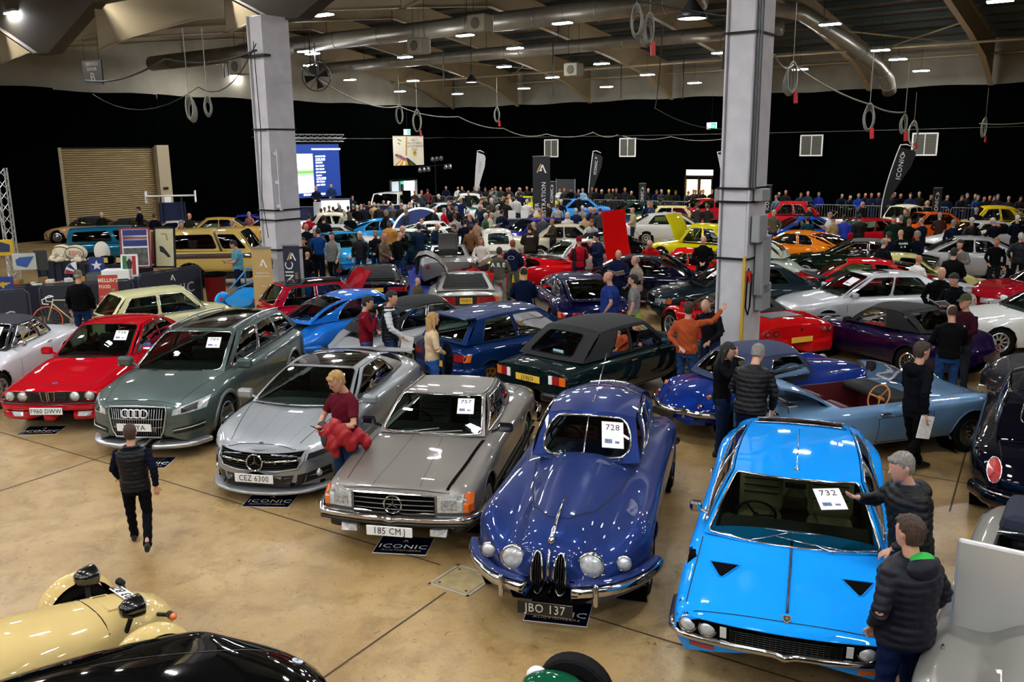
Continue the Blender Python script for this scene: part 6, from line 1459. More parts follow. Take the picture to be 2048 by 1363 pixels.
# ================================================================ PEOPLE  (person space: x right, y forward, z up, 1.76 m tall)
SKINS = [mat('skin_fair', 'c08e76', .55, var=.12, vscale=14), mat('skin_ruddy', 'b5765f', .55, var=.15, vscale=14), mat('skin_tan', '9a6a50', .55, var=.12, vscale=14), mat('skin_brown', '6a4634', .55)]
def cloth(col, bump=.25): return mat('cloth_' + col, col, .85, var=.18, vscale=9, bump=bump, bscale=45, spec=.06)
def puffer(col): return mat('puffer_' + col, col, .5, bump=.3, bscale=24, spec=.22)
HAIRM = {k: mat('hair_' + k, c, .7, var=.35, vscale=40, bump=.5, bscale=90) for k, c in dict(brown='3a2719', dark='15110e', grey='85807a', white='c4c0b8', blond='b58f56', ginger='8a4a22', fair='8f6a3c').items()}
POSES = {}
def pose(name, **k): POSES[name] = k
# arms: (elbow, wrist) for left(-x) and right(+x) side given in chest frame; hands follow the forearm unless 'h' given
pose('stand', L=((-.27, -.02, 1.14), (-.25, .06, .88)), R=((.27, -.02, 1.14), (.25, .06, .88)))
pose('walk', L=((-.27, .08, 1.15), (-.24, .26, .95)), R=((.27, -.14, 1.16), (.27, -.10, .90)), legs=((-.10, .10, .50, .26, .02), (.10, -.02, .50, -.34, .10)))
pose('folded', L=((-.29, .06, 1.15), (-.02, .22, 1.16)), R=((.29, .06, 1.15), (.04, .19, 1.12)))
pose('front', L=((-.28, .04, 1.14), (-.05, .22, 1.00)), R=((.28, .04, 1.14), (.05, .22, 1.00)))
pose('read', L=((-.28, .04, 1.14), (-.10, .30, 1.16)), R=((.28, .04, 1.14), (.10, .30, 1.16)), head=(22, 0), prop='book')
pose('phone', L=((-.28, .06, 1.14), (-.06, .28, 1.12)), R=((.28, .08, 1.15), (.06, .28, 1.14)), head=(26, 0), prop='phone')
pose('pocket', L=((-.30, -.06, 1.15), (-.23, .06, .97)), R=((.30, -.06, 1.15), (.23, .06, .97)))
pose('chin', L=((-.26, .08, 1.14), (.06, .22, 1.12)), R=((.24, .14, 1.14), (.04, .20, 1.38)), head=(16, 8))
pose('back', L=((-.30, -.10, 1.16), (-.06, -.20, 1.00)), R=((.40, .16, 1.44), (.46, .40, 1.60)), head=(0, 20))
pose('cross_back', L=((-.29, -.10, 1.16), (-.04, -.19, .98)), R=((.29, -.10, 1.16), (.04, -.19, .98)))
pose('forehead', L=((-.26, .04, 1.14), (-.12, .24, 1.02)), R=((.26, .20, 1.30), (.08, .20, 1.58)), head=(22, -15))
pose('point', L=((-.28, .02, 1.14), (-.16, .24, 1.00)), R=((.25, .16, 1.26), (.16, .36, 1.36)), head=(10, 0), lean=8)
pose('lean', L=((-.28, .18, 1.16), (-.08, .34, 1.08)), R=((.28, .18, 1.16), (.08, .34, 1.08)), lean=22, head=(2, 0))
pose('bend', L=((-.26, .16, 1.14), (-.16, .38, 1.04)), R=((.26, .16, 1.14), (.16, .38, 1.04)), lean=34, head=(22, 0))
pose('stoop', L=((-.28, .08, 1.14), (-.14, .30, 1.04)), R=((.28, .02, 1.14), (.24, .14, .92)), lean=14, head=(26, 0))
pose('sit', L=((-.27, .04, 1.14), (-.14, .28, 1.02)), R=((.27, .04, 1.14), (.14, .28, 1.02)), sit=True)
pose('crouch', L=((-.27, .16, 1.16), (-.10, .38, 1.10)), R=((.27, .16, 1.16), (.10, .38, 1.10)), sit=2, lean=20, head=(12, 0))
pose('photo', L=((-.24, .20, 1.32), (-.06, .30, 1.56)), R=((.24, .20, 1.32), (.06, .30, 1.56)), head=(0, 0), prop='camera')
pose('jacketarm', L=((-.28, .08, 1.14), (-.02, .26, 1.10)), R=((.28, .10, 1.14), (.08, .30, 1.12)), head=(30, 0), prop='phone')
pose('side', L=((-.27, -.02, 1.14), (-.26, .08, .88)), R=((.27, .06, 1.15), (.20, .26, .98)), head=(12, -10))
TMPS = bpy.data.scenes.new('workbench_tmp')
def voxel(mb, size, smooth=2, disp=None):
 """fuse overlapping shapes into one continuous skin"""
 me = bpy.data.meshes.new('tmp'); me.from_pydata(mb.V, [], mb.F); o = bpy.data.objects.new('tmp', me); TMPS.collection.objects.link(o)
 md = o.modifiers.new('r', 'REMESH'); md.mode = 'VOXEL'; md.voxel_size = size
 if smooth: m2 = o.modifiers.new('s', 'SMOOTH'); m2.factor = .5; m2.iterations = smooth
 vl = TMPS.view_layers[0]; vl.update(); dg = vl.depsgraph; out = bpy.data.meshes.new_from_object(o.evaluated_get(dg)); bpy.data.objects.remove(o); bpy.data.meshes.remove(me)
 if disp:
  n = len(out.vertices); co = np.empty(n * 3); out.vertices.foreach_get('co', co); nm = np.empty(n * 3); out.vertices.foreach_get('normal', nm)
  co = co.reshape(-1, 3); nm = nm.reshape(-1, 3); co = co + nm * disp(co)[:, None]; out.vertices.foreach_set('co', co.ravel()); out.update()
 out.polygons.foreach_set('use_smooth', [True] * len(out.polygons)); out.materials.clear()
 return out
def loft(mb, rows, n=14):
 """rows: (center, rx, ry) horizontal ellipses, or with a matrix"""
 G = []
 for c, rx, ry, *o in rows:
  M = o[0] if o else Matrix.Identity(3)
  G.append([Vector(c) + M @ Vector((rx * math.cos(2 * PI * k / n), ry * math.sin(2 * PI * k / n), 0)) for k in range(n)])
 b = len(mb.V)
 for r in G: mb.V += [tuple(v) for v in r]
 for i in range(len(G) - 1):
  for k in range(n): mb.F.append((b + i * n + k, b + i * n + (k + 1) % n, b + (i + 1) * n + (k + 1) % n, b + (i + 1) * n + k))
 mb.F.append(tuple(b + k for k in range(n))[::-1]); mb.F.append(tuple(b + (len(G) - 1) * n + k for k in range(n)))
PT = {}
def person_meshes(pname, lod, garment, build=1.0, long_=False, legw=1.0):
 key = (pname, lod, garment, build, long_)
 if key in PT: return PT[key]
 P = POSES[pname]; lean = R(P.get('lean', 0)); hp, hy = P.get('head', (6, 0)); sit = P.get('sit', 0)
 hip = Vector((0, 0, .93)); HB = Matrix.Translation(hip) @ Matrix.Rotation(-lean, 4, 'X') @ Matrix.Translation(-hip)
 drop = 0
 if sit: drop = .46 if sit == 1 else .52
 T = Matrix.Translation((0, 0, -drop)) @ HB
 def t(p): return T @ Vector(p)
 legs = P.get('legs', ((-.10, .02, .50, .0, .0), (.10, .02, .50, .0, .0)))
 LP = []
 for sx, ky, kz, ay, az in legs:
  h_ = Vector((sx * .95, 0, .92 - drop)); k_ = Vector((sx * 1.15, ky, kz)); a_ = Vector((sx * 1.25, ay, .09 + az))
  if sit: k_ = Vector((sx * 1.5, .42, .50 - (.0 if sit == 1 else -.02))); a_ = Vector((sx * 1.5, .40 if sit == 1 else .16, .09))
  LP.append((h_, k_, a_))
 # ---- body: one continuous skin (head, neck, trunk, limbs, hands)
 B = MB(); HT = T @ Matrix.Translation((0, .01, 1.49)) @ Matrix.Rotation(R(hy), 4, 'Z') @ Matrix.Rotation(-R(hp), 4, 'X') @ Matrix.Translation((0, -.01, -1.49))
 def hh(x, y, z): return HT @ Vector((x, y, z))
 RM = HT.to_3x3()
 rows = [((0, .03, 1.53), .030, .035), ((0, .035, 1.545), .048, .062), ((0, .028, 1.58), .064, .082), ((0, .018, 1.62), .073, .092), ((0, .010, 1.66), .077, .097), ((0, .004, 1.70), .075, .095), ((0, .0, 1.735), .060, .078), ((0, -.002, 1.757), .034, .045), ((0, -.002, 1.764), .010, .012)]
 loft(B, [(hh(*c), a, b, RM) for c, a, b in rows], 16)
 B.tube([hh(0, .100, 1.665), hh(0, .118, 1.632), hh(0, .100, 1.618)], [.008, .016, .012], 6)           # nose
 B.ell(hh(0, .092, 1.578), (.024, .014, .008), 8, 5); B.ell(hh(0, .088, 1.548), (.022, .018, .016), 8, 5)  # mouth, chin
 for s in (-1, 1):
  B.ell(hh(s * .078, -.005, 1.645), (.010, .020, .030), 8, 5)                                    # ears
  B.ell(hh(s * .032, .088, 1.672), (.022, .012, .008), 8, 5)                                      # brow ridge
 B.tube([t((0, -.02, 1.40)), t((0, -.012, 1.48)), hh(0, .005, 1.56)], [.075, .058, .056], 12)
 ka = .80
 loft(B, [(t((0, -.01, z)), a * ka, b_ * ka, T.to_3x3()) for z, a, b_ in ((.90, .14, .10), (1.05, .13, .095), (1.25, .16, .11), (1.38, .17, .10), (1.44, .10, .07))], 12)
 hands = []
 for s, (el, wr) in ((-1, P['L']), (1, P['R'])):
  sh_ = t((s * .175, -.01, 1.405)); e = t(el); w_ = t(wr)
  B.tube([sh_, sh_.lerp(e, .5), e], [.048, .042, .036], 10); B.tube([e, e.lerp(w_, .35), w_], [.037, .038, .025], 10)
  d = (w_ - e).normalized(); side = Vector((s, 0, 0)); up = d.cross(side)
  if up.length < .3: up = Vector((0, 0, 1)) - d * d.z
  up.normalize(); sd = up.cross(d).normalized()
  # palm
  B.tube([w_, w_ + d * .03, w_ + d * .085], [.022, .032, .036], 8, sq=.45, ref=tuple(up))
  hands.append((w_, d, up, sd, s))
  if lod < 3:
   for k, ln in enumerate((.070, .080, .075, .058)):
    o = w_ + d * .080 + sd * (.027 - .018 * k); q = o + d * ln * .5 - up * .006; r2 = q + d * ln * .35 - up * .030
    B.tube([o - d * .02, q, r2], [.0095, .0088, .0075] if lod < 2 else [.011, .0105, .010], 6)
   o = w_ + d * .025 + sd * .030 * 1; B.tube([o, o + sd * .028 + d * .025, o + sd * .030 + d * .058 - up * .012], [.012, .0105, .009], 6)
 for h_, k_, a_ in LP:
  B.tube([h_, k_], [.06, .045], 8); B.tube([k_, a_ + Vector((0, 0, .02))], [.045, .032], 8); B.tube([a_ + Vector((0, 0, .0)), a_ + Vector((0, .10, -.045))], [.032, .025], 8)
 if sit: loft(B, [((0, 0, .9 - drop + z), .12, .10) for z in (-.04, .06)], 10)
 vs = {1: .0085, 2: .013, 3: .022}[lod]
 out = {'body': voxel(B, vs, 1 if lod > 1 else 2)}
 # ---- garments
 g = .014; fat = build
 def wr_(co, a=1.):
  q = np.sin(co[:, 2] * 46 + 3 * np.sin(co[:, 0] * 14)) * np.sin(co[:, 0] * 22 + co[:, 2] * 9 + co[:, 1] * 17)
  return q * .0035 * a
 Tm = MB(); m3 = T.to_3x3(); zlow = {'jacket': .84, 'coat': .70, 'puffer': .84, 'vest': .86}.get(garment, .88)
 k = {'puffer': 1.13, 'jacket': 1.06, 'coat': 1.08}.get(garment, 1.0) * fat
 ry = 1.0 + (fat - 1) * 1.6
 rows = [(zlow, .170, .125), (.95, .172, .128), (1.05, .160, .122), (1.18, .168, .128), (1.30, .188, .130), (1.38, .190, .118), (1.43, .150, .092), (1.475, .085, .068)]
 if sit: rows = rows[1:]
 loft(Tm, [(t((0, -.012, z)), a * k, b_ * k * ry, m3) for z, a, b_ in rows], 18)
 if garment in ('jacket', 'coat', 'puffer', 'hoodie'): Tm.tube([t((.08 * math.cos(a), -.01 + .07 * math.sin(a), 1.475 + .01 * math.sin(a))) for a in [2 * PI * i / 14 for i in range(14)]], .018, 6, closed=True)
 if garment == 'hoodie': Tm.ell(t((0, -.12, 1.42)), (.13, .075, .10), 12, 8)
 short = garment in ('tee', 'polo')
 sl = 1.12 if garment in ('puffer', 'jacket', 'coat') else 1.0
 if garment != 'vest' or True:
  for s, (el, wr) in ((-1, P['L']), (1, P['R'])):
   sh_ = t((s * .170, -.01, 1.400)); e = t(el); w_ = t(wr)
   if short: q = sh_.lerp(e, .72); Tm.tube([sh_, sh_.lerp(q, .5), q], [.066, .064, .062], 12)
   else:
    Tm.tube([sh_, sh_.lerp(e, .5), e], [.066 * sl, .060 * sl, .054 * sl], 12); Tm.tube([e, e.lerp(w_, .5), w_.lerp(e, .06)], [.054 * sl, .047 * sl, .038 * sl], 12)
 gv = {1: .011, 2: .016, 3: .026}[lod]
 quilt = (lambda co: wr_(co, 1.) + .008 * np.abs(np.sin(co[:, 2] * 52)) - .004) if garment in ('puffer', 'vest') else (lambda co: wr_(co, 1.6))
 out['top'] = voxel(Tm, gv, 2, quilt if lod < 3 else None)
 if garment == 'vest':                                  # padded sleeveless vest over the shirt
  V_ = MB(); loft(V_, [(t((0, -.012, z)), a * 1.12 * fat, b_ * 1.16 * fat, m3) for z, a, b_ in rows[:7]], 18); V_.tube([t((.09 * math.cos(a), -.01 + .075 * math.sin(a), 1.47)) for a in [2 * PI * i / 14 for i in range(14)]], .018, 6, closed=True)
  out['vest'] = voxel(V_, gv, 2, quilt)
 L_ = MB()
 loft(L_, [(Vector((0, -.01, z - drop)), a * fat, b_ * fat) for z, a, b_ in ((.80, .150, .115), (.88, .160, .122), (.96, .155, .118), (1.0, .145, .108))], 16)
 for h_, k_, a_ in LP:
  L_.tube([h_ + Vector((0, 0, .0)), h_.lerp(k_, .5), k_], [.098 * min(fat, 1.1), .084, .066], 12); L_.tube([k_, k_.lerp(a_, .5), a_ + Vector((0, 0, -.03))], [.066, .060, .056], 12)
 out['trousers'] = voxel(L_, gv, 2, (lambda co: wr_(co, 1.8)) if lod < 3 else None)
 # ---- shoes
 shm = []
 for h_, k_, a_ in LP:
  S_ = MB(); z0 = a_.z - .09
  for zz, gr in ((z0 + .012, 1.06), (z0 + .04, 1.0)): pass
  rowsS = [(-.075, .034, .050), (-.03, .040, .062), (.05, .042, .048), (.12, .046, .036), (.175, .036, .026), (.20, .012, .014)]
  G = []
  for y, w2, h2 in rowsS: G.append([Vector((a_.x + w2 * math.cos(2 * PI * q / 10), a_.y + y, z0 + max(0.0, h2 + h2 * math.sin(2 * PI * q / 10)))) for q in range(10)])
  mb = MB().grid([r + [r[0]] for r in G]); mb.add(G[0], [tuple(range(10))]); mb.add(G[-1], [tuple(range(10))[::-1]])
  o = mb.build('shoe', None, smooth=True); shm.append(o.data); bpy.data.objects.remove(o)
 out['shoes'] = shm
 # ---- hair shells
 def hair(kind):
  H = MB()
  if kind in ('short', 'long', 'thin'):
   rs = [((0, -.010, 1.655), .082, .090), ((0, -.014, 1.69), .084, .100), ((0, -.010, 1.72), .078, .096), ((0, -.006, 1.75), .062, .078), ((0, -.004, 1.772), .036, .046), ((0, -.004, 1.782), .008, .010)]
   if kind == 'thin': rs = [((0, -.030, 1.60), .070, .066), ((0, -.026, 1.64), .081, .078), ((0, -.030, 1.68), .079, .074), ((0, -.034, 1.71), .066, .060), ((0, -.036, 1.742), .040, .040)]
   loft(H, [(hh(*c), a, b, RM) for c, a, b in rs], 16)
   if kind != 'thin':
    loft(H, [(hh(0, -.035, z), a, b, RM) for z, a, b in ((1.57, .058, .050), (1.62, .074, .066), (1.67, .080, .078))], 14)
    H.tube([hh(-.055, .062, 1.725), hh(0, .083, 1.738), hh(.055, .062, 1.725)], [.018, .024, .018], 8)
   if kind == 'long':
    loft(H, [(hh(0, -.05, z), a, b, RM) for z, a, b in ((1.28, .075, .030), (1.36, .105, .045), (1.48, .105, .060), (1.58, .092, .070), (1.66, .086, .085))], 14)
    for s in (-1, 1): H.tube([hh(s * .075, .02, 1.70), hh(s * .088, .015, 1.58), hh(s * .095, .03, 1.42)], [.022, .026, .020], 8)
  elif kind == 'cap':
   loft(H, [(hh(*c), a, b, RM) for c, a, b in (((0, -.004, 1.675), .086, .104), ((0, -.006, 1.71), .086, .104), ((0, -.006, 1.75), .070, .086), ((0, -.006, 1.778), .038, .050), ((0, -.006, 1.786), .008, .01))], 16)
   H.tube([hh(0, .07, 1.69), hh(0, .12, 1.685), hh(0, .165, 1.670)], [.07, .068, .05], 12, sq=.12, ref=tuple(RM @ Vector((0, 0, 1))))
  elif kind == 'beanie':
   loft(H, [(hh(*c), a, b, RM) for c, a, b in (((0, -.02, 1.635), .086, .098), ((0, -.012, 1.68), .090, .104), ((0, -.006, 1.73), .082, .096), ((0, -.006, 1.775), .056, .066), ((0, -.006, 1.80), .012, .014))], 16)
  elif kind == 'hat':
   loft(H, [(hh(*c), a, b, RM) for c, a, b in (((0, 0, 1.70), .16, .18), ((0, 0, 1.712), .16, .18))], 20); loft(H, [(hh(*c), a, b, RM) for c, a, b in (((0, 0, 1.69), .086, .104), ((0, 0, 1.76), .084, .10), ((0, 0, 1.80), .060, .075))], 16)
  return voxel(H, {1: .008, 2: .012, 3: .02}[lod], 1, (lambda co: .004 * np.sin(co[:, 0] * 160 + 20 * co[:, 2]) * np.sin(co[:, 1] * 130)) if lod < 3 and kind in ('short', 'long') else None)
 out['hairf'] = hair; out['hairc'] = {}; out['HT'] = HT; out['hands'] = hands; out['T'] = T
 PT[key] = out
 return out
PAGE = mat('catalogue_page', 'd8d8d4', .6, var=.2, vscale=20)
def person(x, y, ang, label, pose_='stand', garment='jacket', top='15171b', legs='1c2740', hair='short', hc='brown', h=1.76, lod=2, build=1.0, skin=0, z=0, group=None, shirt=None, hatc=None, shoe='0c0c0d', cat='person', stripes=None, beard=None, glasses=False, extra=None, top_mat=None):
 D = person_meshes(pose_, lod, garment, build)
 root = empty('person', (x, y, z), R(ang - 90)); k = h / 1.76; root.scale = (k * (1.0), k, k); tag(root, label, cat, group)
 sk = SKINS[skin]; inst('body', D['body'], root, mt=sk)
 tm = top_mat or (puffer(top) if garment == 'puffer' else cloth(top))
 if garment == 'vest': inst('shirt', D['top'], root, mt=cloth(shirt or 'b8b8b4')); inst('padded_vest', D['vest'], root, mt=puffer(top))
 else: inst({'puffer': 'padded_jacket', 'jacket': 'jacket', 'coat': 'coat', 'hoodie': 'hooded_top', 'tee': 'tee_shirt', 'polo': 'polo_shirt'}.get(garment, 'jumper'), D['top'], root, mt=tm)
 inst('trousers', D['trousers'], root, mt=cloth(legs))
 if lod < 3 or True:
  for s_ in D['shoes']: inst('shoe', s_, root, mt=mat('shoe_' + shoe, shoe, .5))
 if hair != 'bald':
  if hair not in D['hairc']: D['hairc'][hair] = D['hairf'](hair)
  nm = {'cap': 'cap', 'beanie': 'woolly_hat', 'hat': 'brimmed_hat'}.get(hair, 'hair')
  inst(nm, D['hairc'][hair], root, mt=cloth(hatc or '22303a') if nm != 'hair' else HAIRM[hc])
  if nm == 'cap' and lod < 3:
   if 'thin' not in D['hairc']: D['hairc']['thin'] = D['hairf']('thin')
   inst('hair', D['hairc']['thin'], root, mt=HAIRM[hc])
 HT = D['HT']
 if lod < 3:
  for s in (-1, 1):
   e = MB().ell(HT @ Vector((s * .030, .090, 1.655)), (.011, .009, .007), 8, 6).build('eye', mat('eye_white', 'cfc8c0', .3), root, True)
   MB().ell(HT @ Vector((s * .030, .0985, 1.655)), (.0045, .002, .0045), 8, 6).build('iris', INK, e, True)
  if lod == 1: MB().tube([HT @ Vector((-.022, .100, 1.578)), HT @ Vector((0, .107, 1.579)), HT @ Vector((.022, .100, 1.578))], [.002, .0045, .002], 6).build('lips', mat('lips', '8a4a44', .5), root, True)
  if beard: MB().ell(HT @ Vector((0, .070, 1.560)), (.056, .050, .040), 12, 8).build('beard', HAIRM[beard], root, True)
  if glasses:
   mb = MB()
   for s in (-1, 1): mb.tube([HT @ Vector((s * .032 + .022 * math.cos(a * PI / 5), .112, 1.655 + .018 * math.sin(a * PI / 5))) for a in range(10)], .002, 4, closed=True); mb.tube([HT @ Vector((s * .054, .110, 1.658)), HT @ Vector((s * .080, .0, 1.658))], .002, 4)
   mb.build('glasses', BLACK, root, True)
 pr = POSES[pose_].get('prop') if extra is None else extra
 if pr and lod < 3:
  (w1, d1, u1, s1, _), (w2, d2, u2, s2, _) = D['hands']; c = (w1 + w2) / 2 + (d1 + d2) / 2 * .12
  Mw = root.matrix_basis if False else Matrix.Translation((x, y, z)) @ Matrix.Rotation(R(ang - 90), 4, 'Z') @ Matrix.Scale(k, 4)
  if pr == 'book':
   o = MB().box((-.11, 0, .02), (.21, .28, .008), M=Matrix.Rotation(.25, 4, 'Y')).box((.11, 0, .02), (.21, .28, .008), M=Matrix.Rotation(-.25, 4, 'Y')).build('catalogue', PAGE); o.matrix_world = Mw @ Matrix.Translation(c + Vector((0, .02, .02))) @ Matrix.Rotation(R(-30) * -1, 4, 'X')
   tag(o, 'catalogue of the ' + ' '.join(label.split()[:13]), 'catalogue')
  elif pr == 'phone':
   o = MB().rbox((0, 0, 0), (.075, .15, .01), .004).build('phone', BLACK); o.matrix_world = Mw @ Matrix.Translation(c + Vector((0, .02, .01))) @ Matrix.Rotation(R(35), 4, 'X'); tag(o, 'black phone held by the ' + ' '.join(label.split()[:8]), 'phone')
  elif pr == 'camera':
   o = MB().rbox((0, 0, 0), (.12, .05, .08), .01).build('camera', BLACK); o.matrix_world = Mw @ Matrix.Translation(c + Vector((0, 0, .0))); tag(o, 'black camera held up by the ' + ' '.join(label.split()[:10]), 'camera')
  elif pr == 'roll':
   o = MB().box((0, 0, 0), (.012, .21, .29)).build('catalogue', PAGE); o.matrix_world = Mw @ Matrix.Translation(w2 + d2 * .08 + Vector((0, 0, -.08))) @ Matrix.Rotation(R(-12), 4, 'X'); tag(o, 'white catalogue in the hand of the ' + ' '.join(label.split()[:8]), 'catalogue')
 return root, D
